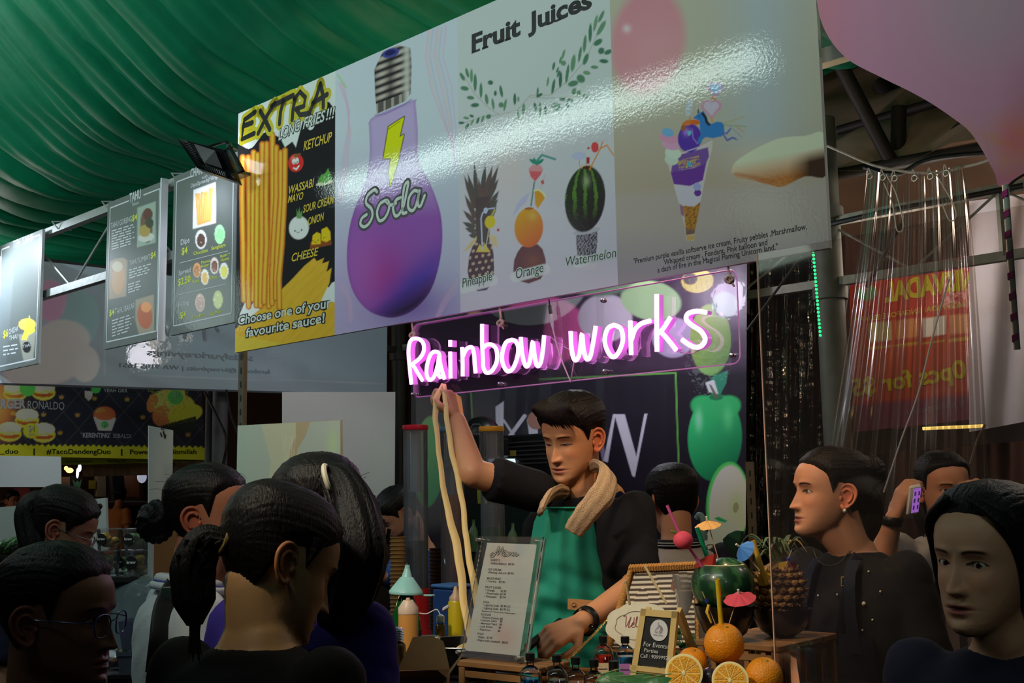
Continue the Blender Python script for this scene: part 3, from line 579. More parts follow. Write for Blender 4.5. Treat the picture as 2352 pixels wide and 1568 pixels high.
    for wx0, wy0, wx1, wy1, ww in ((1064, 662, 1132, 644, 24), (1184, 636, 1252, 618, 24), (1325, 604, 1345, 598, 22)): p.line([(wx0, wy0), (wx1, wy1)], ww, (180, 185, 190), .9, 4)
vf, cc = sheet(front, tocorners(UB[2], UB[3]), 1.75, p_juice, L=LP); t3.part('print', vf, BP, col=cc, sharp=0)
INK2 = M('ink_soft_black', (24, 22, 26), .4)
ty_ = [text(front, 'Fruit', (1086, 120), (1194, 80), 42, .035, 0), text(front, 'Juices', (1216, 71), (1358, 17), 42, .035, 0)]+[ribbon(front, q_, 5) for q_ in ([(1084, 121), (1103, 114)], [(1108, 112), (1122, 107)], [(1146, 98), (1156, 94)], [(1160, 93), (1174, 88)], [(1258, 56), (1270, 51)], [(1276, 49), (1290, 43)])]
t3.part('lettering', join(*ty_), INK, 'typewriter style words Fruit Juices')
def hand(pl, s, p0, p1, h, off, k): return text(pl, s, p0, p1, h, off, .12, k, space=1.0)
for s, a, b, h in (('Pineapple', (1063, 660), (1131, 643), 22), ('Orange', (1186, 640), (1249, 624), 24), ('Watermelon', (1300, 612), (1416, 590), 23)):
    t3.part('lettering', hand(front, s, a, b, h, .06, .0012), WHT); t3.part('lettering', hand(front, s, a, b, h, -.012, .0018), M('ink_plum', (45, 25, 52), .4))
# 4: ice cream
t4 = poster('ice_cream_poster', UB[3], UB[4], ZB, ZT, 'cream poster of a purple ice cream cone with a blue unicorn and open hand')
def p_ice(p):
    X, Y = p.X, p.Y
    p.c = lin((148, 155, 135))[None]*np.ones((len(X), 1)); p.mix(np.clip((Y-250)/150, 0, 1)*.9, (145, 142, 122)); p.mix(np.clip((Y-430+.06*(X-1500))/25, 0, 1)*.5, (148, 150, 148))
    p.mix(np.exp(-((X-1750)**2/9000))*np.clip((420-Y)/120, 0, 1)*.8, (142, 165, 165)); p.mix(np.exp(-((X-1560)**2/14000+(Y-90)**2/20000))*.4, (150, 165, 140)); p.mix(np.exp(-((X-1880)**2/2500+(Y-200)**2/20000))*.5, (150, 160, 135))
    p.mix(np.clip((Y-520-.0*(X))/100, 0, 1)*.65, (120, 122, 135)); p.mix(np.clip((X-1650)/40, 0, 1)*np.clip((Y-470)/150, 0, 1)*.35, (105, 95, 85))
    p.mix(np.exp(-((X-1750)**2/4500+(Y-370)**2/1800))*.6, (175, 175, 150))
    p.ell(1488, 95, 84, 122, (165, 118, 125), 10, .25, a=.95, shade=(172, 130, 132)); p.mix(np.exp(-((X-1440)**2+(Y-66)**2)/80)*.8, (195, 185, 185)); p.mix(np.exp(-((X-1510)**2+(Y-110)**2)/3500)*.3, (180, 145, 145))
    # hand
    hd = [(1680, 392), (1690, 372), (1730, 345), (1790, 318), (1850, 312), (1894, 308), (1899, 402), (1850, 405), (1800, 428), (1770, 425), (1720, 412), (1690, 408)]
    hd = [tuple(q) for q in spline(hd[:5]+hd[5:]+[hd[0]], 4)]; m = p.inside(hd); s_ = np.clip((Y-360+.18*(X-1760))/55, 0, 1)[:, None]; c = lin((185, 190, 160))*(1-s_)+lin((150, 100, 45))*s_; q_ = (np.clip((X-1810)/50, 0, 1)*np.clip((Y-345+.25*(X-1850))/30, 0, 1))[:, None]; c = c*(1-q_)+lin((55, 42, 30))*q_; p.mix(m, c)
    p.mix(np.clip(1-p.dist([(1690, 400), (1730, 406), (1775, 418)])/7, 0, 1)*.6, (140, 85, 40))
    # cone
    i = lambda x, y: (1480+x/3.8244, 150+y/3.8244)
    cone = [i(180, 770), i(330, 770), i(500, 715), i(600, 660), i(600, 720), i(545, 950), i(500, 1180), i(445, 1440), i(440, 1540), i(370, 1540), i(360, 1430), i(300, 1200), i(230, 950)]
    p.poly(cone, (165, 170, 158)); m = p.inside(cone)
    p.mix(p.inside([i(250, 860), i(330, 780), i(560, 720), i(570, 800), i(540, 870), i(300, 930), i(235, 940)]), (95, 72, 135)); p.mix(p.inside([i(290, 840), i(480, 790), i(495, 870), i(310, 935)])*(n2(X, Y, 3.5, 5) > 0), (150, 130, 90)); p.mix(p.inside([i(370, 860), i(450, 820), i(450, 870), i(370, 910)])*(n2(X, Y, 3.5, 6) > .1), (180, 180, 40)); p.ell(*i(398, 868), 5, 6, (70, 150, 165))
    p.poly([i(232, 940), i(440, 900), i(545, 860), i(515, 1010), i(400, 1060), i(260, 1045)], (88, 52, 130)); p.poly([i(262, 1045), i(400, 1062), i(510, 1020), i(495, 1190), i(430, 1245), i(310, 1215)], (165, 172, 178)); p.ell(*i(470, 1120), 8, 8, (85, 50, 125)); p.ell(*i(465, 1065), 9, 9, (130, 145, 185)); p.poly([i(310, 1215), i(345, 1240), i(350, 1330), i(325, 1310)], (125, 90, 115))
    mm = p.inside([i(345, 1235), i(440, 1240), i(495, 1200), i(470, 1340), i(440, 1480), i(370, 1490), i(355, 1330)]); p.mix(mm, (150, 110, 45)); p.mix(mm*(n2(X, Y, 4, 7) > .3), (95, 75, 45)); p.mix(mm*(n2(X, Y, 4.5, 17) > .7), (120, 140, 50)); p.mix(mm*np.clip((Y-521)/10, 0, 1)*.7, (70, 75, 85)); p.poly([i(370, 1495), i(445, 1490), i(440, 1535), i(375, 1540)], (165, 145, 85))
    for cx, cy, rx, ry, c_ in ((240, 830, 16, 12, (160, 185, 165)), (255, 770, 19, 13, (165, 190, 170)), (235, 700, 21, 11, (180, 140, 165)), (215, 640, 22, 11, (175, 130, 155)), (208, 590, 14, 10, (95, 150, 180))): p.ell(*i(cx, cy), rx, ry, c_, 15)
    p.ell(*i(400, 640), 27, 33, (72, 50, 140), 8, hl=(130, 110, 185)); p.line([i(420, 560), i(430, 640), i(470, 690)], 2.5, (140, 120, 190), .8); p.ell(*i(385, 505), 14, 6, (185, 105, 50), -15); p.ell(*i(445, 500), 12, 6, (205, 90, 35), 5); p.ell(*i(345, 550), 6, 7, (130, 85, 55)); p.ell(*i(398, 595), 4, 6, (90, 165, 180), 20); p.line([i(330, 770), i(500, 712), i(595, 665)], 2.2, (170, 170, 185))
    p.line([i(400, 450), i(410, 495)], 2.6, (160, 110, 60)); p.ell(*i(395, 370), 8, 21, (155, 172, 172), 10); p.line([i(365, 330), i(425, 380)], 2, (130, 150, 155)); p.line([i(375, 390), i(425, 420)], 2, (130, 150, 155))
    for cx, cy, sc_, c0, c1_ in ((590, 380, 1.0, (165, 130, 150), (162, 165, 175)), (625, 210, .85, (155, 125, 150), (120, 160, 185))):
        for ss, cl in ((1, c0), (.72, c1_)):
            for dx in (-.42, .42): p.ell(i(cx, cy)[0]+dx*25*sc_*ss, i(cx, cy)[1]-6*sc_, 13.5*sc_*ss, 13*sc_*ss, cl)
            a, b = i(cx, cy); k_ = 25*sc_*ss; p.poly([(a-k_*.93, b-2), (a+k_*.93, b-4), (a+1, b+k_*.95)], cl)
    p.line([i(590, 455), i(600, 500)], 4, (185, 130, 80)); p.line([i(600, 285), i(620, 300)], 5, (180, 110, 70))
    bl = (45, 110, 165)
    p.poly([i(428, 465), i(450, 445), i(475, 425), i(520, 400), i(540, 430), i(565, 500), i(590, 515), i(640, 495), i(680, 500), i(700, 520), i(705, 590), i(680, 625), i(600, 640), i(540, 630), i(510, 655), i(500, 690), i(468, 680), i(475, 645), i(500, 610), i(490, 560), i(485, 490), i(460, 475)], bl)
    p.line([i(690, 590), i(725, 600), i(760, 555)], 4, (70, 105, 160)); p.line([i(690, 600), i(730, 660), i(775, 635), i(818, 652)], 4, (75, 90, 150)); p.poly([i(468, 425), i(472, 370), i(486, 415)], (35, 45, 55)); p.line([i(515, 425), i(540, 460), i(550, 500), i(570, 520)], 6, (35, 38, 40)); p.ell(*i(483, 447), 1.4, 1.4, (15, 20, 30))
    for a, b, cl in (((700, 510), (875, 450), (150, 150, 60)), ((700, 525), (895, 538), (110, 140, 70)), ((810, 540), (880, 588), (165, 120, 50)), ((760, 540), (855, 632), (120, 130, 130)), ((760, 545), (828, 675), (150, 155, 160))): p.line([i(*a), i(*b)], 1.6, cl)
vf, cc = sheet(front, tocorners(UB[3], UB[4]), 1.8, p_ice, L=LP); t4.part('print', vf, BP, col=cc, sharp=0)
t4.part('lettering', join(text(front, '"Premium purple vanilla softserve ice cream, Fruity pebbles ,Marshmallow,', (1456, 606), (1854, 526), 13), text(front, 'Whipped cream , Fondant, Pink balloon and', (1526, 608), (1763, 562), 13), text(front, 'a dash of fire in the Magical Flaming Unicorn land."', (1511, 626), (1787, 572), 13)), INK2)
# pink balloon board at top right (a flat cut-out, one thumb in front of the posters)
bpl = vplane(-.03)
bo = [(1872, -60), (1876, 0), (1885, 45), (1900, 80), (1925, 115), (1960, 145), (2025, 178), (2090, 210), (2140, 238), (2190, 272), (2225, 300), (2250, 335), (2270, 370), (2285, 400), (2293, 425), (2310, 428), (2325, 415), (2352, 398), (2400, 375), (2440, 330), (2500, 270), (2580, 200), (2640, 90), (2650, -60), (2600, -220), (2450, -330), (2250, -360), (2050, -300), (1920, -180)]
BO = np.array([bpl.p2(*q) for q in bo]); BO = spline(BO, 4); tb = T('balloon_sign', 'huge glossy pink balloon cut-out board at the top right', 'sign', bpl.P(*bpl.p2(2310, 428)))
cen = BO.mean(0); V = [bpl.P(*cen, .0)]; cols = []; Fc = []; rings = 26; nb = len(BO)
for k in range(1, rings+1):
    for b in BO: q = cen+(b-cen)*(k/rings); V.append(bpl.P(q[0], q[1], 0))
for k in range(nb): Fc.append((0, 1+k, 1+(k+1) % nb))
for r_ in range(rings-1):
    for k in range(nb): a = 1+r_*nb+k; b = 1+r_*nb+(k+1) % nb; Fc.append((a, a+nb, b+nb, b))
V = np.array(V); q = V-EYE; zz = q@F; X, Y = 1176+f_px*(q@RT)/zz, 784-f_px*(q@UP)/zz
p = Paint(X, Y, (168, 128, 148), LP); p.mix(np.exp(-((X-2260)**2/26000+(Y-20)**2/20000))*.7, (148, 142, 146)); p.mix(np.clip((1990-X)/120, 0, 1)*.6, (175, 118, 125)); p.mix(np.clip((X-2290)/80, 0, 1)*np.clip((Y-100)/150, 0, 1)*.6, (150, 98, 100)); p.mix(np.clip((Y-240)/80, 0, 1)*np.clip((X-2180)/60, 0, 1)*(.4+.5*n2(X, Y, 26, 8)), (165, 130, 85)); p.mix(np.exp(-((X-2330)**2/1500+(Y-320)**2/2500))*.7, (180, 95, 90)); p.mix(np.clip((Y-370)/40, 0, 1)*.7, (165, 98, 120))
tb.part('print', (V, Fc), BP, col=p.out(), sharp=0); rim = V[-nb:]-bpl.n*.001; tb.part('board', prism(rim, -bpl.n*.012), EDGE, smooth=False)
SW = M('straw_white', (190, 190, 180), .5); SP = M('straw_pink', (190, 50, 130), .5)
P0, P1 = bpl.P(*bpl.p2(2309, 425)), bpl.P(*bpl.p2(2336, 802)); st = tb.part('straw', cyl(P0, P1, .0062, n=14), SW, 'white straw with pink stripes')
hx = [P0+(P1-P0)*t+bpl.A*.0035*math.sin(t*60) for t in np.linspace(0, 1, 2)]
ms = []
for k in range(8):
    c = P0+(P1-P0)*((k+.45)/8); ms.append(box(c+bpl.n*.004, (.0118, .006, .013), (bpl.A*.9+Z*.35, bpl.n, nrm(P1-P0))))
tb.part('stripes', join(*ms), SP, parent=st, kind='stuff')
# ---------------------------------------------------------------- three black menu boards on the left
MB = M('menu_print', rough=.5, attr=True, coat=.35, bump=.03, bscale=60); LM = np.array([.33, .36, .38]); MW = M('ink_menu_white', (200, 205, 210), .5); MY = M('ink_menu_lime', (205, 215, 60), .5)
def frame_line(pl, u0, u1, z0, z1, gap=None):
    co = tocorners(u0, u1, z0, z1); (a, b, c, d) = co; ms = [ribbon(pl, [b, c], 3), ribbon(pl, [c, d], 3), ribbon(pl, [d, a], 3)]
    if gap: g0, g1 = gap; L_ = lambda t: (a[0]+(b[0]-a[0])*t, a[1]+(b[1]-a[1])*t); ms += [ribbon(pl, [a, L_(g0)], 3), ribbon(pl, [L_(g1), b], 3)]
    else: ms.append(ribbon(pl, [a, b], 3))
    return join(*ms)
def menu(name, u0, u1, label, painter, z0=2.175, z1=2.812):
    t = poster(name, u0, u1, z0, z1, label, cat='menu board', edge=M('menu_edge', (200, 205, 215), .5)); vf, cc = sheet(front, tocorners(u0, u1, z0, z1), 2.2, painter, base=(58, 66, 66), L=LM); t.part('print', vf, MB, col=cc, sharp=0); return t
def p_m1(p):
    p.ell(63, 745, 20, 14, (150, 130, 60)); p.poly([(43, 768), (83, 762), (76, 828), (55, 832)], (95, 100, 95)); p.poly([(50, 780), (68, 725), (72, 745), (62, 780)], (160, 170, 50)); p.poly([(66, 770), (74, 735), (82, 760)], (150, 150, 50)); p.ell(62, 797, 10, 13, (20, 22, 22))
m1 = menu('menu_board', 5.30, 5.80, 'leftmost black menu board, washed out by the floodlight, reading CHICHA THAI', p_m1)
m1.part('lettering', join(frame_line(front, 5.325, 5.775, 2.20, 2.79, (.35, .8)), text(front, 'CHICHA', (21, 768), (42, 760), 13), text(front, 'THAI', (21, 782), (40, 777), 11), text(front, 'TEH TARIK', (30, 570), (78, 552), 17), text(front, 'THAI', (53, 800), (70, 795), 8), strips(front, 8, 798, 44, 792, 3, 3, 9)), MW)
m1.part('lettering', text(front, '$6', (8, 776), (19, 772), 17, .02), MY)
def p_m2(p):
    r = random.Random(2)
    p.poly([(316, 477), (358, 462), (358, 557), (315, 568)], (95, 110, 105)); p.ell(337, 520, 14, 38, (70, 55, 45), -3); p.ell(336, 545, 19, 10, (125, 130, 130), -10); p.ell(333, 530, 13, 14, (110, 95, 50)); p.ell(340, 492, 11, 14, (60, 38, 34)); p.ell(344, 512, 9, 12, (40, 45, 35))
    p.poly([(252, 602), (265, 594), (285, 592), (293, 598), (290, 680), (250, 688)], (105, 95, 85)); p.ell(272, 640, 14, 36, (125, 100, 75), 4); p.ell(270, 612, 12, 12, (130, 125, 115))
    p.poly([(312, 688), (354, 676), (355, 762), (320, 770), (311, 735)], (100, 95, 85)); p.ell(333, 725, 17, 30, (120, 62, 38), -5); p.ell(336, 705, 12, 12, (150, 100, 60))
m2 = menu('menu_board', 4.165, 4.642, 'black menu board headed TAHU with three dishes, second from the left', p_m2)
m2.part('lettering', join(frame_line(front, 4.19, 4.617, 2.205, 2.785, (.33, .62)), text(front, 'TAHU', (298, 465), (324, 454), 21, .02), text(front, 'Takoe', (303, 474), (319, 468), 8), text(front, 'TAHU GORENG', (255, 525), (303, 508), 13), text(front, 'TAHU SUMBAT', (298, 610), (345, 595), 12), text(front, 'TAHU BAKAR', (265, 722), (310, 708), 14),
        strips(front, 257, 532, 310, 516, 8, 2.6, 6, seed=3), strips(front, 297, 622, 352, 606, 4, 2.6, 6, seed=4), strips(front, 295, 655, 328, 645, 4, 2.6, 6, seed=5), strips(front, 258, 738, 308, 722, 6, 2.6, 7, seed=6)), MW)
m2.part('lettering', join(text(front, '$4', (304, 508), (315, 504), 14, .02), text(front, '$4', (347, 594), (358, 590), 14, .02), text(front, '$4', (252, 726), (263, 722), 14, .02)), MY)
def p_m3(p):
    p.poly([(445, 436), (496, 418), (496, 512), (443, 526)], (150, 155, 165)); r = random.Random(3)
    for k in range(7): p.line([(452+k*6, 448-k*2+r.uniform(-4, 4)), (456+k*4.6, 515-k*1.5)], 5.5, (185, 115, 60)); p.line([(453+k*6, 450-k*2), (457+k*4.6, 510-k)], 2, (205, 145, 85), .7)
    for x, y, rx, ry, c_, c2_ in ((462, 550, 13, 22, (165, 165, 175), (60, 42, 40)), (505, 538, 12, 22, (110, 170, 125), (95, 160, 110)), (453, 620, 9, 17, (150, 110, 70), (120, 80, 50)), (471, 636, 9, 18, (190, 175, 160), (175, 120, 60)), (493, 610, 10, 19, (170, 150, 150), (85, 55, 50)), (515, 622, 10, 19, (165, 175, 180), (150, 150, 60)), (460, 695, 11, 21, (135, 115, 115), (120, 100, 100)), (501, 688, 11, 21, (125, 135, 95), (130, 140, 100))):
        p.ell(x, y, rx, ry, c_); p.ell(x, y+2, rx*.75, ry*.72, c2_); p.mix((((p.X-x)/rx)**2+((p.Y-y)/ry)**2 < .8)*(n2(p.X, p.Y, 4, int(x)) > .5)*.4, (185, 180, 175))
m3 = menu('menu_board', 3.618, 4.078, 'black menu board with long fried sticks and round dips, just left of the fries poster', p_m3)
m3.part('lettering', join(frame_line(front, 3.64, 4.055, 2.21, 2.785, (.26, .75)), text(front, 'CHARKOAY', (438, 408), (492, 388), 20, .02), text(front, 'with', (464, 412), (477, 407), 8), text(front, 'Dips|Spreads|Fillings', (439, 431), (502, 408), 9, .012), text(front, 'Dips', (416, 563), (436, 556), 13, .01), text(front, 'Spread', (411, 632), (439, 624), 11, .01), text(front, 'Filling', (411, 706), (436, 698), 11, .01), ribbon(front, [(413, 604), (524, 576)], 1.2), ribbon(front, [(411, 677), (520, 652)], 1.2)), MW)
m3.part('lettering', join(text(front, '$4', (418, 585), (431, 581), 16, .02), text(front, 'Chocolate', (445, 586), (478, 578), 8, .012), text(front, 'Sangkaya', (486, 574), (519, 565), 8, .012), text(front, '$2.50', (410, 656), (438, 647), 16, .02), text(front, 'Peanut', (463, 606), (483, 601), 7, .01), text(front, 'Butter', (463, 615), (481, 610), 7, .01), text(front, 'Kaya', (443, 650), (458, 646), 7, .01), text(front, 'Choc', (484, 642), (499, 638), 7, .01), text(front, 'Butter +', (507, 592), (529, 585), 7, .01), text(front, 'Honey', (508, 601), (527, 595), 7, .01), text(front, '$4', (415, 732), (428, 727), 15, .02), text(front, 'Tuna Mayo', (442, 733), (473, 724), 7, .01), text(front, 'Egg Mayo', (482, 724), (511, 716), 7, .01)), MY)
for u in (5.20, 4.70, 4.10):
    solo('cable_tie', tube([S(u, .03, 2.80), S(u, .0, 2.83), S(u, .06, 2.84), S(u, .09, 2.80)], .004, 6), M('tie_white', (190, 190, 190), .5), {5.20: 'white cable tie on the truss right of the leftmost menu board', 4.70: 'white cable tie on the truss left of the TAHU board', 4.10: 'white cable tie on the truss left of the dips board'}[u], 'cable tie')
solo('board_edge_strip', box(S(4.155, .0, 2.49), (.008, .03, .66), (D, N, Z)), M('white_edge', (225, 228, 235), .5), 'bright white edge of a second board behind the TAHU menu', 'board')
# ---------------------------------------------------------------- neon sign
ns = T('neon_sign', 'glowing pink neon Rainbow works sign on a clear acrylic sheet', 'sign', S(2.05, 0, 1.835))
neon = vplane(.012); co = [(948, 742), (1690, 622), (1698, 830), (948, 915)]
q = [neon.p2(*c_) for c_ in co]; q = np.array(q); zt, zb = (q[0][1]+q[1][1])/2, (q[2][1]+q[3][1])/2; ul, ur = (q[0][0]+q[3][0])/2, (q[1][0]+q[2][0])/2
def rrect(x0, x1, y0, y1, r): return [(x0+r-r*math.cos(t), y0+r-r*math.sin(t)) for t in np.linspace(0, PI/2, 6)]+[(x1-r+r*math.sin(t), y0+r-r*math.cos(t)) for t in np.linspace(0, PI/2, 6)]+[(x1-r+r*math.cos(t), y1-r+r*math.sin(t)) for t in np.linspace(0, PI/2, 6)]+[(x0+r-r*math.sin(t), y1-r+r*math.cos(t)) for t in np.linspace(0, PI/2, 6)]
ACR = clear('acrylic', (250, 246, 252), .06, .02, body=.02, bodycol=(220, 190, 230)); rr = rrect(ul, ur, zb, zt, .02)
ns.part('acrylic_sheet', prism([neon.P(a, b, -.002) for a, b in rr], -neon.n*.004), ACR, smooth=False)
EG = M('acrylic_edge', (230, 170, 220), .3, emit=(235, 120, 220), es=.22); ns.part('lit_edge', tube([neon.P(a, b, -.004) for a, b in rr], .0018, 6, closed=True), EG, 'pink lit rim of the acrylic')
def cn(*pts): return [cr(x, y, 900, 600, 2.7349) for x, y in pts]
NE = [cn((168, 775), (155, 650), (150, 560), (165, 500), (205, 490), (240, 515), (246, 565), (222, 610), (175, 648)), cn((175, 650), (205, 700), (238, 752)), cn((352, 735), (335, 700), (345, 600), (325, 572), (292, 585), (268, 650), (264, 715), (283, 748), (312, 725), (335, 650), (342, 600), (352, 660), (376, 742)), cn((412, 500), (412, 540)), cn((412, 572), (414, 738)), cn((486, 545), (490, 640), (490, 725)), cn((492, 600), (515, 555), (548, 545), (562, 590), (566, 650), (572, 705)), cn((612, 400), (612, 520), (618, 620), (620, 670), (640, 703), (675, 690), (705, 630), (702, 560), (672, 528), (640, 530), (622, 545)), cn((800, 498), (762, 515), (740, 580), (742, 645), (770, 693), (803, 680), (830, 620), (840, 550), (822, 508), (800, 498)), cn((855, 482), (862, 570), (876, 640), (895, 664), (915, 620), (930, 510), (942, 600), (958, 660), (980, 640), (994, 560), (1002, 470)), cn((1168, 445), (1172, 530), (1184, 605), (1203, 625), (1225, 580), (1238, 462), (1250, 560), (1268, 618), (1292, 600), (1312, 500), (1326, 412)), cn((1440, 405), (1400, 430), (1382, 500), (1398, 565), (1434, 606), (1470, 575), (1496, 500), (1484, 430), (1440, 405)), cn((1543, 380), (1545, 480), (1548, 592)), cn((1550, 500), (1572, 435), (1610, 398), (1668, 380)), cn((1708, 215), (1708, 400), (1710, 572)), cn((1795, 358), (1755, 420), (1722, 460)), cn((1740, 455), (1785, 505), (1830, 562)), cn((2018, 328), (1960, 320), (1905, 335), (1893, 370), (1925, 405), (1985, 445), (2012, 495), (1990, 535), (1950, 545), (1905, 525), (1868, 498))]
GLOW = M('neon_core', (255, 200, 250), .4, emit=(255, 148, 246), es=3.6); FLEX = M('neon_flex_body', (230, 130, 225), .3, emit=(232, 120, 232), es=.5)
for s_ in NE:
    P = spline(np.array([neon.P(*neon.p2(*q_), .028) for q_ in s_]), 5) if len(s_) > 2 else np.array([neon.P(*neon.p2(*q_), .028) for q_ in s_])
    o = ns.part('neon_tube', tube(P, .0058, 10), GLOW); Q = P-neon.n*.013
    ns.part('silicone_body', tube(Q, .0045, 8, flat=2.4, hint=np.cross(neon.n, [0, .01, 1])), FLEX, parent=o) if False else None
    Vr, Fr = [], []; n_ = len(P)
    for i_ in range(n_):
        t_ = nrm(P[min(i_+1, n_-1)]-P[max(i_-1, 0)]); sd = np.cross(t_, neon.n)*.0042
        Vr += [P[i_]-neon.n*.003+sd, P[i_]-neon.n*.022+sd, P[i_]-neon.n*.022-sd, P[i_]-neon.n*.003-sd]
    for i_ in range(n_-1):
        for k_ in range(4): Fr.append((i_*4+k_, i_*4+(k_+1) % 4, i_*4+4+(k_+1) % 4, i_*4+4+k_))
    Fr += [(0, 1, 2, 3), tuple(4*(n_-1)+k_ for k_ in (3, 2, 1, 0))]; ns.part('silicone_body', (np.array(Vr), Fr), FLEX, parent=o)
sc_m = M('screw_steel', (200, 190, 200), .25, .9)
for x, y in ((952, 906), (1152, 882), (1393, 853), (1685, 816), (1388, 690)): ns.part('screw', lathe([(.001, .012), (.005, .011), (.0065, .008), (.0065, 0), (.004, -.006)], neon.P(*neon.p2(x, y), 0), neon.n, 14), sc_m)
WIRE = M('pink_wire', (225, 170, 205), .5); BLK = M('plug_black', (40, 25, 50), .4)
for pts in ([(1000, 470), (1060, 520), (1160, 575), (1165, 610)], [(1155, 455), (1125, 500), (1130, 590), (1165, 610)], [(1340, 600), (1400, 612), (1470, 618)], [(1500, 540), (1530, 600), (1580, 540)], [(1650, 370), (1668, 330), (1690, 310)], [(1820, 572), (1900, 578), (1960, 545)], [(430, 620), (450, 640), (470, 625)]):
    ns.part('wire', tube(spline([neon.P(*neon.p2(*q_), .006) for q_ in cn(*pts)], 4), .0012, 5), WIRE)
cb = T('power_cord', 'white twin cord and barrel plug dropping behind the neon letters', 'cord', neon.P(*neon.p2(1318, 878), .01))
pc = cn((1025, 410), (1050, 520), (1090, 640), (1140, 758), (1160, 640), (1165, 610)); cb.part('cord', tube([neon.P(*neon.p2(*q_), .01) for q_ in pc], .0022, 8), WIRE)
a, b, c_ = cn((1003, 240), (1015, 335), (1030, 430)); Pa, Pb, Pc = [neon.P(*neon.p2(*q_), .01) for q_ in (a, b, c_)]; cb.part('plug', tube([Pa, Pa+(Pb-Pa)*.4, Pa+(Pb-Pa)*.41, Pb], [.002, .002, .0045, .005], 10), BLK); cb.part('socket', tube([Pb, Pb+(Pc-Pb)*.5, Pc], [.0055, .0055, .0025], 10), M('plug_white', (220, 190, 220), .4))
ROPE = M('twine', (215, 175, 165), .9, bump=.5, bscale=300)
for x, y0, y1, lab in ((950, 740, 770, 'left'), (1152, 710, 742, 'middle'), (1678, 615, 642, 'right')):
    a, b = neon.P(*neon.p2(x, y0), .004), neon.P(*neon.p2(x, y1), .004); t = T('twine_knot', {'left': 'pale twine knot at the left end of the neon sheet', 'middle': 'pale twine knot above the first neon word', 'right': 'pale twine knot at the right top corner of the neon sheet'}[lab], 'knot', b)
    t.part('strand', tube(spline([a+Z*.02, a-neon.A*.004, (a+b)/2, b]), .0028, 7), ROPE); th = np.linspace(0, 4*PI, 40); t.part('knot', tube([b+neon.A*.009*math.cos(q_)+Z*.010*math.sin(q_)*.8+neon.n*.004*math.sin(1.5*q_) for q_ in th], .0034, 7), ROPE); t.part('strand', tube([b, b+neon.A*.012-Z*.018], .0025, 6), ROPE)
# ---------------------------------------------------------------- LED floodlight clipped beside the fries poster
fl = T('flood_lamp', 'black finned LED floodlight clipped at the left edge of the fries poster', 'lamp', S(3.62, -.08, 2.63))
dep = onv(470, 360, -.10)[1]
def fp(x, y, dv=0): return onv(x, y, -.10+dv)
c00, c10, c11, c01 = fp(407, 318, -.05), fp(520, 345, .0), fp(545, 418, .04), fp(452, 385, -.05)
LB = M('lamp_black', (18, 19, 22), .35, .3, bump=.05); nl = nrm(np.cross(c10-c00, c01-c00)); nl = -nl if nl@(EYE-c00) < 0 else nl
fl.part('housing', prism([c00, c10, c11, c01], -nl*.022), LB, smooth=False)
def bil(s, t, k=0): return c00*(1-s)*(1-t)+c10*s*(1-t)+c11*s*t+c01*(1-s)*t+nl*k
fl.part('bezel', prism([bil(0, 0, -.02), bil(1.0, 0, -.02), bil(1, 1, -.02), bil(0, 1, -.02)], -nl*.008), M('lamp_grey', (120, 122, 118), .4, .5), smooth=False)
for k in range(13): s_ = .10; t_ = .1+.8*k/12; fl.part('fin', prism([bil(s_, t_), bil(s_+.16, t_), bil(s_+.16, t_+.03), bil(s_, t_+.03)], nl*.009), LB, smooth=False)
for k in range(10): s_ = .25+.055*k; fl.part('fin', prism([bil(s_, .82), bil(s_+.02, .82), bil(s_+.02, .97), bil(s_, .97)], nl*.008), M('fin_light', (70, 72, 76), .3, .6), smooth=False)
fl.part('driver_box', prism([bil(.38, .12), bil(.8, .18), bil(.8, .75), bil(.38, .75)], nl*.02), LB, smooth=False); fl.part('lens', prism([bil(.08, .08, -.029), bil(.92, .08, -.029), bil(.92, .92, -.029), bil(.08, .92, -.029)], -nl*.001), M('lamp_lens', (255, 255, 255), .2, emit=(235, 238, 255), es=8), smooth=False)
fl.part('bracket', tube([fp(472, 340), fp(500, 330), fp(520, 325), fp(548, 372), fp(560, 392, .06), fp(532, 402), fp(545, 412, .05)], .006, 6), LB); fl.part('clamp', join(cyl(fp(525, 330), fp(552, 395, .05), .010, n=8), box(fp(552, 402, .08), (.07, .10, .012), (D, N, Z))), M('clear_clamp', (95, 115, 110), .25, .3)); fl.part('cord', tube(spline([fp(500, 372), fp(510, 350), fp(530, 338), fp(545, 345, .05)]), .003, 6), M('black_rubber'))
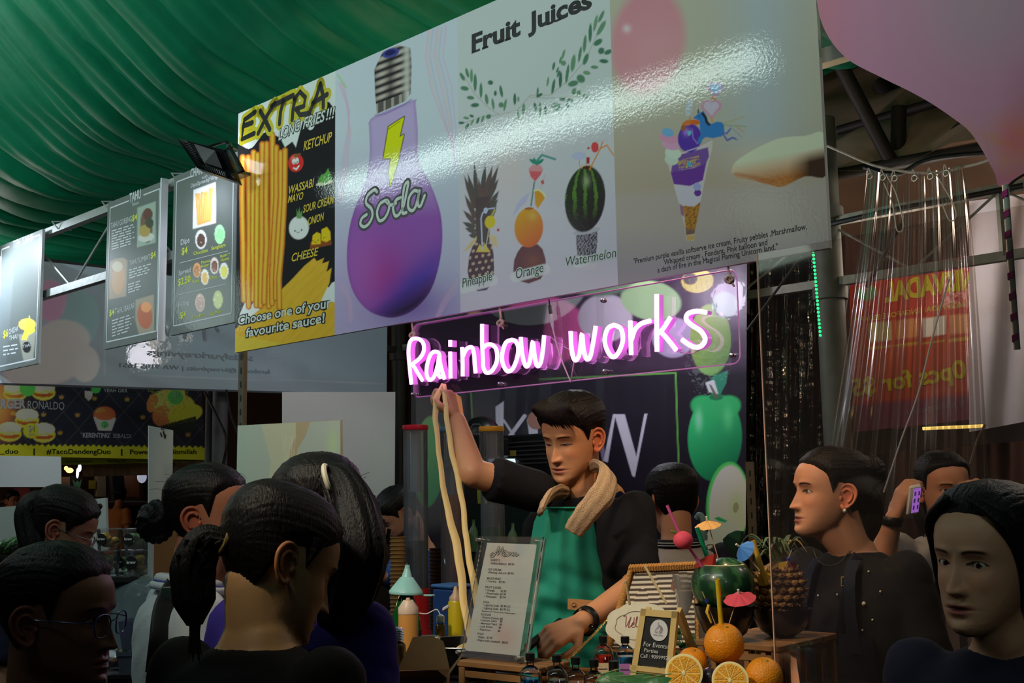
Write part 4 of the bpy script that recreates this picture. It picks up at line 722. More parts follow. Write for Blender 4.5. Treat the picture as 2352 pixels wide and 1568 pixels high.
# ---------------------------------------------------------------- banners and sheets around the stall
def cloth_banner(name, pl, quad, painter, label, base, L, step=2.5, mat=None, cat='banner', warp=None, k=0):
    vf, cc = sheet(pl, quad, step, painter, k=k, base=base, L=L, warp=warp)
    V = vf[0]; c = V.mean(0); c[2] = V[:, 2].min(); t = T(name, label, cat, c); t.part('cloth', vf, mat or M('vinyl_print', rough=.45, attr=True, spec=.4, bump=.15, bscale=9, coat=.3), col=cc, sharp=0); return t
LB_ = np.array([.16, .15, .16])*2.2
bk = vplane(2.52)
def p_krew(p):
    X, Y = p.X, p.Y
    p.mix(np.clip((860-Y)/20, 0, 1)*.4, (60, 40, 60))
    p.ell(1245, 760, 105, 80, (150, 60, 105), 0, .1); p.ell(1060, 800, 60, 60, (165, 110, 100), 0, .2); p.ell(1105, 770, 30, 60, (170, 120, 95), -20, .2); p.ell(1390, 730, 62, 55, (140, 135, 140), 0, .1); p.ell(1495, 690, 70, 45, (115, 140, 100), 10, .1); p.ell(1375, 640, 80, 40, (70, 90, 70), 0, .2)
    p.ell(1546, 775, 48, 46, (130, 120, 140), 0, .1); p.ell(1602, 645, 37, 27, (200, 155, 80), -5, .05); p.ell(1585, 640, 17, 14, (60, 60, 55), 0, .2)
    for k in range(6): p.line([(1570+k*13, 640), (1575+k*13, 668)], 1.5, (130, 95, 45), .7)
    p.ell(1632, 780, 47, 82, (115, 140, 55), 0, .05, shade=(70, 110, 45)); p.ell(1665, 700, 30, 30, (70, 110, 80), 0, .2); p.poly([(1625, 880), (1640, 862), (1672, 850), (1668, 880), (1655, 905), (1635, 905)], (30, 95, 75)); p.poly([(1620, 878), (1640, 872), (1650, 905), (1628, 900)], (150, 160, 160))
    p.line([(1060, 878), (1300, 868), (1552, 856), (1556, 990), (1562, 1130)], 4, (70, 115, 50)); p.line([(1078, 880), (1082, 905), (1085, 970)], 4, (70, 95, 50))
    # lettering
    wt = (150, 145, 165)
    p.poly([(1138, 934), (1157, 921), (1156, 1003), (1140, 1003)], wt); p.line([(1205, 955), (1172, 1000)], 9, wt); p.line([(1157, 965), (1180, 1000)], 5, wt); p.poly([(1210, 962), (1222, 965), (1235, 985), (1236, 1003), (1216, 1003)], wt); p.ell(1231, 965, 20, 21, (120, 85, 75), 0, .1)
    p.poly([(1368, 985), (1380, 985), (1392, 1050), (1384, 1062)], (95, 85, 110)); p.poly([(1408, 951), (1414, 951), (1396, 1062), (1386, 1058)], wt); p.poly([(1411, 951), (1435, 951), (1462, 1050), (1457, 1095), (1452, 1092)], wt); p.poly([(1480, 950), (1487, 950), (1458, 1096), (1454, 1088)], wt)
    # green apple, half apple
    p.ell(1642, 1005, 62, 100, (38, 145, 85), 2, .04, shade=(10, 85, 55)); p.ell(1620, 935, 34, 26, (35, 130, 75), 20, .2); p.ell(1668, 935, 34, 26, (35, 130, 75), -20, .2); p.ell(1645, 912, 16, 7, (18, 85, 55)); p.poly([(1628, 882), (1634, 884), (1650, 912), (1642, 914)], (75, 65, 55)); p.mix(np.exp(-((X-1605)**2/60+(Y-965)**2/500))*.6, (120, 190, 150)); p.mix(np.exp(-((X-1672)**2/120+(Y-960)**2/700))*.35, (95, 180, 120))
    p.ell(1672, 1160, 50, 100, (60, 150, 70), 3, .04); p.ell(1674, 1162, 45, 94, (160, 178, 145), 3, .06, shade=(150, 165, 110)); p.ell(1690, 1165, 6.5, 12, (85, 45, 35), 5); p.ell(1690, 1160, 15, 30, (140, 155, 100), 5, .5, a=.5); p.ell(1660, 1270, 46, 80, (150, 170, 125), 5, .05); p.ell(1688, 1230, 6, 11, (85, 45, 35), -5); p.poly([(1640, 1190), (1650, 1186), (1672, 1196), (1665, 1200), (1650, 1196)], (30, 120, 60))
    # pepper on the left
    p.ell(985, 1060, 36, 105, (70, 120, 62), 3, .05, shade=(30, 105, 62)); p.poly([(960, 880), (985, 860), (1000, 880), (985, 908), (972, 900)], (40, 60, 60))
kb = cloth_banner('fruit_banner', bk, [(944, 560), (1716, 530), (1712, 1420), (944, 1380)], p_krew, 'black banner at the back with big white letters and green apples on its right', (22, 17, 26), LB_, 1.9, mat=M('banner_vinyl', rough=.35, attr=True, spec=.5, bump=.35, bscale=5, coat=.3))
# clear wrinkled plastic over the banner
def film(pl, x0, x1, y0, y1, amp, n, m, seed, dv=0):
    r = np.random.RandomState(seed); ph = r.rand(6)*6.28
    def fn(s, t):
        x = x0+(x1-x0)*s; y = y0+(y1-y0)*t; a, b = pl.p2(x, y); w_ = amp*(math.sin(s*37+ph[0]+t*1.5)+.6*math.sin(s*71+ph[1]-t*2)+.4*math.sin(s*120+ph[2]+3*t)+.3*math.sin(t*9+s*20+ph[3]))
        return pl.P(a, b, w_)
    return gridm(fn, n, m)
solo('plastic_film', film(vplane(2.46), 955, 1712, 600, 1350, .0022, 120, 40, 3), clear('banner_film', (244, 240, 248), .0, .3, cap=.12, bump=.4, bscale=5, bd=.01, stretch=(1, 1, .4)), 'clear wrinkled plastic sheet hung over the fruit banner', 'plastic sheet')
# see-through mesh banner, left
ub = uplane(5.78)
def p_mesh(p):
    X, Y = p.X, p.Y
    p.mix(np.clip((Y-860)/25, 0, 1)*.4, (90, 95, 105)); p.mix(np.clip((300-X)/300, 0, 1)*.4, (140, 145, 165))  # left end painted paler to stand for light falling there
    p.ell(115, 690, 38, 46, (170, 95, 130), 0, .15, a=.7); p.ell(185, 730, 44, 62, (90, 125, 130), 0, .15, a=.6); p.ell(145, 780, 60, 45, (165, 150, 170), 0, .2, a=.6); p.ell(110, 840, 70, 40, (185, 150, 150), 0, .2, a=.6); p.ell(195, 835, 32, 40, (190, 175, 165), 0, .2, a=.6); p.ell(60, 860, 50, 25, (190, 140, 140), 0, .3, a=.5)
    p.line([(240, 860), (240, 740)], 3, (110, 115, 125)); p.line([(240, 860), (880, 880)], 2, (115, 118, 126), .6)
mb = cloth_banner('mesh_banner', ub, [(-30, 585), (890, 690), (888, 910), (-30, 883)], p_mesh, 'grey see-through mesh banner at left with mirrored lettering and pale fruit', (88, 102, 114), np.array([.24, .24, .26]), 3.5)
MI = M('ink_mesh_pale', (150, 158, 168), .6)
mb.part('lettering', join(text(ub, 'satisfyurkreyvings', (338, 815), (580, 828), 15, .01, 0, .004, True), text(ub, 'facebook @krewyfruits | WA 9105 1651', (275, 843), (620, 858), 11, .0, 0, .004, True)), MI, 'mirrored pale lettering')
mb.part('lettering', join(*[ribbon(ub, s_, 7, .004) for s_ in ([(360, 700), (385, 770), (405, 710), (425, 775), (445, 715)], [(465, 720), (470, 780)], [(500, 760), (480, 725), (520, 700)])]), MI)
mb.part('mesh_hem', join(*[ribbon(ub, s_, 5, .004) for s_ in ([(-20, 881), (886, 908)],)]), M('hem_grey', (80, 85, 92), .7))
wp = cloth_banner('white_sheet', uplane(5.70), [(648, 900), (908, 900), (906, 1222), (648, 1205)], lambda p: p.mix((p.n if hasattr(p, 'n') else np.exp(-((p.X-p.Y*.45-330)**2)/900))*.15, (120, 118, 135)), 'white plastic side sheet behind the long ponytail, left of the drink towers', (176, 174, 192), np.array([.4, .4, .42]), 6, cat='sheet')
# taco and burger banner of the far stall
fb = uplane(8.5)
def p_burger(p):
    X, Y = p.X, p.Y
    for k in range(-3, 9):
        p.line([(k*70, 860), (k*70+150, 1030)], 1.6, (62, 60, 62), .6); p.line([(k*70+150, 860), (k*70, 1030)], 1.6, (62, 60, 62), .6)
    for cx, cy in ((30, 948), (100, 951), (138, 993), (178, 952), (217, 914), (292, 916), (328, 957), (141, 911), (432, 997), (0, 990)): p.poly([(cx-6, cy-3), (cx-2, cy-1), (cx, cy-6), (cx+2, cy-1), (cx+6, cy-3), (cx+4, cy+5), (cx-4, cy+5)], (120, 95, 45))
    for cx, cy in ((62, 957), (22, 988), (100, 990), (35, 895), (100, 893)):
        p.ell(cx, cy+8, 27, 18, (205, 150, 55)); p.ell(cx, cy+10, 24, 9, (120, 60, 25)); p.ell(cx, cy-4, 26, 15, (225, 190, 130), 0, .1); p.line([(cx-22, cy+5), (cx-8, cy+9), (cx+6, cy+5), (cx+22, cy+8)], 5, (225, 170, 40), .8)
    p.ell(240, 953, 25, 20, (165, 75, 45), 0, .1); p.ell(232, 945, 12, 9, (190, 100, 55)); p.ell(252, 955, 12, 8, (140, 60, 35)); p.poly([(215, 958), (266, 960), (256, 989), (226, 988)], (190, 175, 195)); p.ell(241, 955, 22, 10, (160, 75, 45)); p.poly([(195, 897), (213, 900), (210, 915), (203, 920), (196, 912)], (190, 180, 140))
    p.ell(400, 940, 48, 34, (185, 160, 50), -15); p.ell(385, 915, 42, 22, (150, 165, 70), -20); p.ell(372, 955, 22, 24, (150, 85, 50), 10); p.ell(350, 925, 12, 22, (150, 90, 50), 15); p.ell(425, 950, 40, 22, (200, 165, 40), -12); p.mix(p.inside([(340, 895), (430, 895), (440, 930), (360, 970)])*(n2(X, Y, 5, 3) > .4)*.7, (170, 60, 45)); p.mix(p.inside([(340, 895), (430, 895), (440, 930), (360, 970)])*(n2(X, Y, 5, 13) > .3)*.6, (110, 150, 60))
    p.poly([(355, 982), (450, 955), (452, 985), (358, 1010)], (28, 34, 30))
    p.mix((Y > 1018+.01*X-3+5*np.abs(((X/13) % 1)-.5)*2*1.2+3).astype(float), (140, 165, 30)); p.mix(np.clip((110-X)/110, 0, 1)*(Y > 1022)*.6, (215, 185, 20))
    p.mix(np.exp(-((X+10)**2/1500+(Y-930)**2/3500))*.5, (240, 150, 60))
    for cx, cy, r_, c_ in ((71, 989, 18, (150, 165, 35)), (240, 975, 9, (50, 130, 60)), (403, 912, 18, (60, 130, 60)), (63, 892, 19, (60, 130, 55)), (220, 893, 11, (50, 130, 60))): p.ell(cx, cy, r_, r_*.95, c_)
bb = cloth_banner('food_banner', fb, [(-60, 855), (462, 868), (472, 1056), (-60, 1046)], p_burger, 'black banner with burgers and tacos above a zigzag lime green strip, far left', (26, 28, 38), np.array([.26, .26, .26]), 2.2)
bw = M('ink_banner_white', (200, 205, 215), .6); bd = M('ink_banner_dark', (45, 60, 25), .6)
bb.part('lettering', join(text(fb, 'BURGER', (-28, 938), (57, 937), 22, .045, 0, .004), text(fb, 'RONALDO', (63, 938), (147, 941), 19, .0, 0, .004), text(fb, 'KERENTING', (190, 1004), (250, 1005), 11, .04, 0, .004), text(fb, '"', (185, 1004), (188, 1004), 11, 0, 0, .004), text(fb, '"', (251, 1004), (254, 1004), 11, 0, 0, .004), text(fb, 'SEBALDI', (259, 1005), (300, 1006), 10, 0, 0, .004), text(fb, '$4', (64, 990), (78, 990), 15, .01, 0, .006), text(fb, 'EACH', (64, 1000), (78, 1000), 6, 0, 0, .006), text(fb, 'YEAH GRR', (238, 900), (292, 901), 8, .02, 0, .006), text(fb, '$6', (398, 911), (411, 911), 11, .01, 0, .006), text(fb, '3 PCS', (391, 921), (413, 921), 6, 0, 0, .006), text(fb, '$4', (236, 978), (245, 978), 7, 0, 0, .006)), bw)
bb.part('lettering', join(text(fb, '_duo', (0, 1041), (41, 1041), 11, .01, 0, .004), text(fb, '|', (76, 1041), (79, 1041), 12, 0, 0, .004), text(fb, '#TacoDendengDuo', (106, 1042), (253, 1042), 12, .01, 0, .004), text(fb, '|', (277, 1042), (280, 1042), 12, 0, 0, .004), text(fb, 'Powered by Bismillah', (298, 1043), (450, 1042), 12, .01, 0, .004)), bd)
bb.part('lettering', text(fb, 'ADD CHEESE', (385, 981), (446, 966), 10, .0, 0, .004), M('ink_olive', (120, 125, 60), .6))
fb2 = uplane(8.7)
def p_s2(p): p.mix(np.clip((p.Y-1068)/10, 0, 1)*.3, (90, 110, 20))
cs = T('contact_strip', 'narrow lime green contact strip hanging below the taco banner', 'banner', onu(300, 1066, 8.62)); c_pl = uplane(8.62)
cs.part('cloth', quadpx(c_pl, [(138, 1046), (474, 1054), (472, 1060), (138, 1068)], 0, .003), M('lime_vinyl', (150, 172, 35), .5)); cs.part('lettering', join(text(c_pl, 'fb.com/Dendengduo', (150, 1062), (212, 1061), 7, 0, 0, .004), text(c_pl, 'dendeng_duo', (247, 1061), (290, 1060), 7, 0, 0, .004), text(c_pl, '#TacoDendengDuo', (315, 1060), (370, 1059), 6, 0, 0, .004), text(c_pl, 'Powered by Bismillah', (400, 1059), (465, 1058), 6, 0, 0, .004)), bd)
solo('valance', gridm(lambda s, t: onu(190+285*s, 1066+28*t-6*s, 8.9+.02*math.sin(s*60)), 60, 3), M('cream_cloth', (175, 150, 130), .8), 'cream cloth valance under the lime strip of the far stall', 'cloth')
# far stall clutter below the banner
def flat(name, pl, q, col, label, cat, th=.03, rough=.6, parts=None, emit=None):
    P = [pl.P(*pl.p2(*p_)) for p_ in q]; c = np.mean(P, 0); c[2] = min(p_[2] for p_ in P); t = T(name, label, cat, c)
    t.part('body', prism(P, -pl.n*th), M('c_%d_%d_%d%s' % (*col, 'e' if emit else ''), col, rough, var=.15, bscale=5, emit=emit, es=1.0 if emit else 0), smooth=False); return t
g = uplane(15.5)
solo('wall_far_left', box(S(17.5, 1.0, 2.0), (16, .1, 4), (N, D, Z)), M('far_wall_brown', (78, 50, 34), .9, var=.4, bscale=2), kind='structure')
solo('wall_back', box(S(6.5, 6.2, 2.0), (23, .1, 4), (D, N, Z)), M('back_wall_brown', (60, 40, 30), .9, var=.4, bscale=2), kind='structure')
flat('dark_sign', g, [(163, 1092), (190, 1092), (190, 1131), (163, 1131)], (14, 16, 18), 'small black sign with a green winged mark, far left stall', 'sign').part('mark', prism([g.P(*g.p2(*q_), .003) for q_ in ((166, 1100), (173, 1108), (178, 1103), (182, 1108), (188, 1099), (183, 1122), (176, 1117), (171, 1122))], g.n*.003), M('mark_green', (80, 150, 120), .6))
flat('cream_post', g, [(224, 1086), (243, 1086), (243, 1140), (224, 1140)], (150, 140, 115), 'cream post in the far left stall behind the boy', 'post', .1)
flat('brown_carton', g, [(281, 1085), (320, 1085), (320, 1141), (281, 1141)], (120, 66, 35), 'brown carton on the far shelf above the boy', 'box', .3)
flat('dark_jacket', uplane(15.1), [(258, 1092), (284, 1085), (288, 1130), (262, 1150)], (45, 50, 62), 'dark jacket hanging beside the brown carton', 'jacket', .1)
flat('tan_panel', g, [(142, 1095), (161, 1095), (161, 1132), (142, 1132)], (125, 100, 75), 'tan panel left of the black winged sign', 'panel', .05)
flat('yellow_poster', g, [(205, 1103), (220, 1103), (220, 1122), (205, 1122)], (150, 140, 50), 'small yellow poster left of the cream post', 'poster', .02)
flat('pink_bag', g, [(38, 1120), (68, 1120), (68, 1150), (38, 1150)], (125, 60, 80), 'pink bag hanging under the white board at far left', 'bag', .1)
rc = T('red_canister', 'red gas canister with a white top on the far shelf', 'canister', onu(410, 1125, 9.0)); P = onu(410, 1125, 9.0); rc.part('body', lathe([(.001, 0), (.03, 0), (.03, .07), (.02, .09), (.001, .09)], P, n=16), M('red_enamel', (190, 40, 30), .4, emit=(190, 50, 35), es=0)); rc.part('cap', lathe([(.02, .09), (.018, .115), (.001, .118)], P, n=12), M('cap_white', (210, 205, 200), .5))
t = T('counter_rail', 'dark counter with a metal rail in the far left stall', 'counter', onu(200, 1200, 15.0)); q0, q1 = onu(-60, 1152, 15.0), onu(345, 1152, 15.0); t.part('rail', cyl(q0, q1, .012), STEEL); t.part('front', box((q0+q1)/2-Z*(q0[2]/2+.03), (np.linalg.norm(q1-q0), .04, q0[2]-.08), (N, D, Z)), M('dark_front', (30, 22, 18), .5))
LAMP = M('far_lamp', (255, 190, 110), .4, emit=(255, 185, 105), es=3.0); LAMPW = M('far_lamp_white', (240, 240, 255), .4, emit=(235, 240, 255), es=2.5)
for x, y, w_, h_, m_, lab in ((160, 1080, 9, 6, LAMP, 'amber lamp in the far stall left of the winged sign'), (152, 1075, 5, 5, LAMP, 'tiny amber lamp at the top left of the far shelf'), (209, 1088, 6, 4, LAMP, 'small lamp left of the cream post in the far stall'), (300, 1084, 14, 4, LAMPW, 'white strip lamp over the brown carton'), (76, 1141, 10, 2.5, LAMP, 'low amber lamp on the far counter by the man'), (326, 1095, 12, 14, M('far_screen', (210, 215, 230), .4, emit=(180, 185, 205), es=.6), 'pale lit screen right of the brown carton'), (183, 1074, 4, 9, LAMPW, 'tiny bluish lamp above the black winged sign'), (178, 1086, 3, 12, LAMPW, 'tiny upright lamp beside the black winged sign')):
    P = onu(x, y, 15.3); s_ = P[1]/f_px; t = T('small_lamp', lab, 'lamp', P); t.part('shade', ell(P, (w_*s_, .02, h_*s_), (N, D, Z), 12, 8), m_); t.part('stem', cyl(P, P+Z*.12, .004, n=6), DARKSTEEL)
# brown wrap and cables around the left upright
for x, x2, lab in ((478, 492, 'grey post left of the slotted upright'), (505, 540, 'pale grey post just left of the slotted upright')):
    P = onv(x, 1000, 1.4); solo('side_post', cyl((P[0], P[1], 0), (P[0], P[1], 2.5), (x2-x)/2*P[1]/f_px, n=14), M('side_post_grey', (92, 92, 98), .6, var=.2), lab, 'post')
solo('cable', tube(spline([onv(470, 900, 1.2), onv(500, 960, 1.2), onv(520, 1010, 1.2), onv(512, 1070, 1.2)]), .008, 8), M('black_rubber'), 'black cable drooping between the two grey posts', 'cable')
solo('cable', tube(spline([onv(520, 895, 1.2), onv(530, 950, 1.2), onv(548, 1000, 1.2)]), .006, 8), M('black_rubber'), 'black cable curving to the slotted upright', 'cable')
# white boards on the left
WB = M('white_foam_board', (168, 172, 170), .7, bump=.05, var=.05)
def board(name, q, Y, label, th=.015, yaw=0, mat=None):
    c = at(*np.mean(q, 0), Y); A = np.array([math.cos(yaw), math.sin(yaw), 0]); pl = PL(c, A); P = [pl.P(*pl.p2(*p_)) for p_ in q]; b = np.mean(P, 0); b[2] = min(p_[2] for p_ in P); t = T(name, label, 'board', b); t.part('panel', prism(P, -pl.n*th), mat or WB, smooth=False); return t, pl
board('white_board', [(-30, 1046), (140, 1048), (141, 1118), (-30, 1118)], 6.4, 'blank white board hanging below the lime strip at far left', yaw=.2)
board('leaning_board', [(-30, 1167), (242, 1143), (246, 1262), (-30, 1330)], 4.7, 'blank white foam board leaning behind the dark haired customer', yaw=-.3)
t, pl = board('upright_board', [(342, 977), (398, 988), (395, 1170), (387, 1330), (341, 1330)], 4.3, 'tall narrow white board standing beside the stacked fruit tubs', yaw=.5)
t.part('lettering', join(ribbon(pl, [(369, 984), (377, 986)], 2.5), ribbon(pl, [(368, 993), (372, 1003)], 3), ribbon(pl, [(375, 990), (379, 1006)], 3.5), ribbon(pl, [(381, 997), (379, 1007)], 2)), INK)
def p_arm(p):
    X, Y = p.X, p.Y
    p.mix(np.clip((640-X)/120, 0, 1)*.3, (150, 180, 150)); p.mix(np.exp(-((X-765)**2/200+(Y-1020)**2/1200))*.4, (150, 180, 110))
    hd_ = [(600, 972), (714, 966), (705, 990), (690, 1020), (680, 1062), (676, 1115), (615, 1115), (622, 1060), (612, 1020)]
    p.poly(hd_, (160, 160, 130), .7); p.mix(p.inside([(680, 968), (714, 966), (702, 1000), (685, 1030), (680, 1065), (660, 1068), (668, 1030), (680, 1000)])*.5, (130, 95, 55))
    for k in range(5): p.line([(650+k*7, 1000), (655+k*5, 1060)], 2, (175, 170, 145), .5)
c = at(660, 1040, 3.98); pl = PL(c, np.array([1, -.22, 0])); ap = T('arm_poster', 'pale green-grey poster board with a pouring arm, behind the bun hairstyle', 'poster', pl.P(0, -.15))
vf, cc = sheet(pl, [(546, 977), (782, 965), (783, 1130), (543, 1130)], 2.6, p_arm, base=(140, 148, 138), L=np.array([.44, .47, .45])); ap.part('print', vf, BP, col=cc, sharp=0); ap.part('board', quadpx(pl, [(546, 977), (783, 964), (784, 1130), (543, 1130)], -.001, .015), M('board_edge_warm', (190, 170, 140), .6), smooth=False)
# ---------------------------------------------------------------- right side, seen through the clear curtain
rb = vplane(3.55)
def p_red(p):
    X, Y = p.X, p.Y
    p.mix(np.clip((Y-925+.1*(X-1960))/12, 0, 1)*.9, (75, 45, 62)); p.mix(((Y > 740-.08*(X-1960)) & (Y < 925-.1*(X-1960))).astype(float)*.5, (120, 62, 40))
    for k in range(4): x0 = 1995+k*62; y0 = 742-k*6; p.poly([(x0, y0), (x0+52, y0-5), (x0+53, y0+38), (x0, y0+44)], ((125, 120, 85), (140, 95, 60), (150, 150, 145), (140, 100, 70))[k]); p.line([(x0, y0+58), (x0+50, y0+52)], 5, (130, 120, 40), .7)
    p.ell(1990, 672, 24, 18, (60, 110, 60), 0, .2); p.ell(1985, 655, 10, 12, (170, 90, 80))
red = cloth_banner('red_food_banner', rb, [(1950, 632), (2246, 584), (2262, 960), (1962, 992)], p_red, 'red food banner with mirrored yellow letters seen through the clear curtain', (118, 40, 28), np.array([.34, .32, .31]), 4)
RY = M('ink_red_yellow', (200, 195, 40), .6); red.part('lettering', join(text(rb, 'NISVADAL', (2036, 692), (2240, 660), 44, .05, 0, .004, True), text(rb, '(* LAGI VADAI SINGAPORE SEDAP *)', (1962, 742), (2238, 700), 12, .01, 0, .004, True), text(rb, '10pcs for $5', (1962, 910), (2240, 862), 40, .03, 0, .004, True)), RY, 'mirrored yellow lettering')
red.part('lettering', text(rb, 'IJ LaSingapura', (2080, 952), (2215, 930), 13, .0, 0, .004, True), M('ink_grey', (130, 120, 140), .6))
def wsheet(s, t): return onv(2226+150*s, 462-20*s+530*t-8*s*t, 3.3+.03*math.sin(s*9+t*3))
solo('white_sheet', gridm(wsheet, 14, 20), M('white_tarp', (190, 190, 200), .8, var=.06), 'white tarpaulin hanging at the right edge behind the striped straw', 'sheet')
solo('pale_flap', prism([onv(x, y, 3.2) for x, y in ((1922, 640), (1952, 632), (1925, 850), (1902, 1110), (1868, 1110), (1895, 850))], N*.01), M('flap_grey', (96, 100, 108), .7), 'slanting grey flap of canvas left of the red banner', 'canvas')
def brown(s, t): x = 1728+680*s; return onv(x, 560+860*t-60*s, 4.3+.06*math.sin(s*34+t*1.3)+.03*math.sin(s*77))
solo('brown_curtain', gridm(brown, 140, 20), M('brown_drape', (104, 78, 70), .8, var=.3, bscale=3), 'brown pleated drape behind the two women at right', 'curtain')
solo('grey_shutter', gridm(lambda s, t: onv(1905+450*s, 1000-40*s+52*t, 4.0), 8, 4), M('shutter_grey', (72, 68, 70), .6, var=.2), 'dim grey level panel below the red banner', 'panel')
solo('dark_curtain', gridm(lambda s, t: onv(1722+190*s, 560+900*t-30*s, 3.0+.05*math.sin(s*23+t*2)+.02*math.sin(s*61)), 60, 30), clear('dark_film', (70, 50, 40), .5, .12, bump=1.0, bscale=7, body=.35, bodycol=(30, 24, 20)), 'dark crinkled plastic sheet right of the green apple banner', 'plastic sheet')
t = T('led_string', 'dangling string of green LED dots beside the old tent post', 'string light', onv(1884, 770, 2.2)); LG = M('led_green', (40, 255, 140), .4, emit=(40, 255, 140), es=2.0)
a, b = onv(1867, 560, 2.2), onv(1885, 770, 2.2); t.part('wire', cyl(a, b, .0025, n=6), DARKSTEEL)
for k in range(24): P = a+(b-a)*(k+1)/24.0; t.part('led', ell(P-N*.003, .0062, None, 8, 6), LG)
t = T('tube_light', 'thin yellow fluorescent tube low behind the curtain at right', 'lamp', onv(2190, 982, 3.0)); t.part('tube', cyl(onv(2120, 984, 3.0), onv(2258, 978, 3.0), .008, n=10), M('tube_yellow', (255, 235, 140), .4, emit=(255, 225, 120), es=1.6)); t.part('fitting', cyl(onv(2112, 983, 3.01), onv(2264, 976, 3.01), .004, n=6), DARKSTEEL)
# clear gathered curtain on the white line
def curt(s, t):
    x = 1990-110*t**1.2+ (2215-1990+170*t)*s; y0 = 392+14*math.sin(s*PI)-16*s; g_ = (.008+.014*min(t*2, 1)); y = y0+(1190-y0)*t
    return onv(x, y, 2.33+g_*math.sin(s*52+t*1.2)+g_*.5*math.sin(s*97+2*t)+.01*math.sin(t*14+s*9))
cu_ = T('clear_curtain', 'clear plastic curtain gathered on a white line at right', 'curtain', onv(2100, 1190, 2.33)); FILM = clear('curtain_film', (240, 232, 226), .02, .2, cap=.42, bump=.3, bscale=6, bd=.01, stretch=(1, 1, .25), body=.10, bodycol=(170, 145, 130))
cu_.part('film', gridm(curt, 170, 46), FILM, sharp=0)
for s_ in (.05, .18, .3, .5, .66, .82): P = curt(s_, .015); cu_.part('grommet', tube([P+D*.012*math.cos(q_)+Z*.012*math.sin(q_)-N*.01 for q_ in np.linspace(0, 2*PI, 15)[:-1]], .003, 6, closed=True), M('grommet_metal', (180, 175, 165), .3, .9)); cu_.part('loop', tube(spline([P+Z*.012, P+Z*.04+D*.01, P-Z*.01+D*.02]), .0022, 5), M('white_rope'))
for xs, lab in (([(2035, 400), (2060, 450), (2075, 520), (2060, 528), (2050, 470), (2030, 420)], 'left'), ([(2150, 400), (2190, 470), (2195, 500), (2180, 505), (2165, 470)], 'right')): cu_.part('tie_string', tube(spline([onv(x, y, 2.25) for x, y in xs]), .0028, 5), M('white_rope'))
solo('cord', tube(spline([onv(2180, 640, 2.2), onv(2140, 780, 2.2), onv(2110, 900, 2.2), onv(2070, 1010, 2.2), onv(2030, 1130, 2.2)]), .0035, 6), M('white_rope'), 'pale cord running down the clear curtain', 'cord')
solo('cord', tube(spline([onv(2262, 975, 2.9), onv(2245, 1010, 2.9), onv(2228, 1065, 2.9)]), .005, 6), M('rope_grey', (130, 120, 110), .8), 'knotted grey rope tied at the corner of the white tarpaulin', 'rope')
# near clear screen whose edge crosses the pineapple
scr = T('clear_screen', 'clear upright plastic screen whose lit edge runs down past the pineapple', 'screen', S(.8, -.08, .6))
ue = uv(onv(1762, 1100, -.08))[0]; uer = ue-1.15; scr.part('pane', box(S((ue+uer)/2, -.08, 1.33), (ue-uer, .003, 1.46), (D, N, Z)), clear('screen_clear', (246, 242, 240), .05, .04, body=.012, bodycol=(190, 170, 160)), smooth=False); scr.part('edge', box(S(ue, -.08, 1.33), (.0025, .004, 1.46), (D, N, Z)), M('screen_edge', (215, 170, 150), .3))  # edge colour already carries the orange light on it
# machine and fridge behind the seller
fr = T('drinks_fridge', 'black glass door drinks fridge with a lit display behind the seller', 'fridge', onv(1160, 1300, 2.0)); P0 = onv(1160, 1000, 2.06); zt = P0[2]; X0 = np.array([P0[0], P0[1], 0]); FB_ = M('fridge_black', (16, 15, 18), .35, bump=.02)
fr.part('cabinet', box(X0+N*.165+Z*zt/2, (.66, .33, zt), (D, N, Z), .01), FB_); fr.part('door_glass', box(X0+Z*(zt*.45), (.56, .01, zt*.7), (D, N, Z)), M('fridge_glass', (30, 44, 40), .1, spec=.6), smooth=False)
for k in range(6): fr.part('vent_slat', box(X0-N*.004+Z*(zt-.04-.022*k), (.6, .01, .008), (D, N, Z)), M('slat_grey', (48, 46, 52), .5), smooth=False)
q_ = vplane(2.045); scp = [(1120, 1053), (1181, 1053), (1181, 1082), (1120, 1082)]; fr.part('display', quadpx(q_, scp, 0, .01), M('lit_display', (220, 240, 235), .3, emit=(215, 240, 240), es=1.0), smooth=False); fr.part('display_band', quadpx(q_, [(1120, 1072), (1181, 1072), (1181, 1080), (1120, 1080)], .002), M('display_green', (150, 200, 90), .3, emit=(150, 200, 90), es=.7)); fr.part('note', quadpx(q_, [(1172, 1034), (1186, 1034), (1186, 1047), (1172, 1047)], .002), M('note_yellow', (150, 140, 60), .7))
for x, y, lab in ((1110, 1130, 'y'), (1090, 1240, 'g'), (1180, 1250, 'g')):
    P = onv(x, y, 2.06); fr.part('bottle', lathe([(.03, -.06), (.034, 0), (.03, .05), (.012, .08), (.012, .11)], P, n=14), M('fridge_'+lab, (150, 160, 30) if lab == 'y' else (70, 100, 60), .3))
mc = T('black_machine', 'round black machine top with a hexagonal badge behind the raised arm', 'machine', onv(1105, 1000, 1.9)); P = onv(1105, 1002, 1.9); mc.part('dome', ell(P, (.11, .1, .105), (D, N, Z)), FB_); q_ = vplane(1.78); hx_ = [(1094+15*math.cos(a_), 985+13*math.sin(a_)) for a_ in np.linspace(0, 2*PI, 7)]; mc.part('badge', ribbon(q_, hx_, 3, 0), M('badge_grey', (120, 112, 130), .5))
mc.part('base', box(P-Z*.06, (.24, .18, .1), (D, N, Z), .01), FB_)
solo('brown_partition', box(onu(860, 1290, 5.75)-Z*.32, (1.4, .03, .85), (N, D, Z)), M('brown_ply', (58, 42, 36), .7, var=.2), 'dark brown panel under the white plastic side sheet', 'panel')
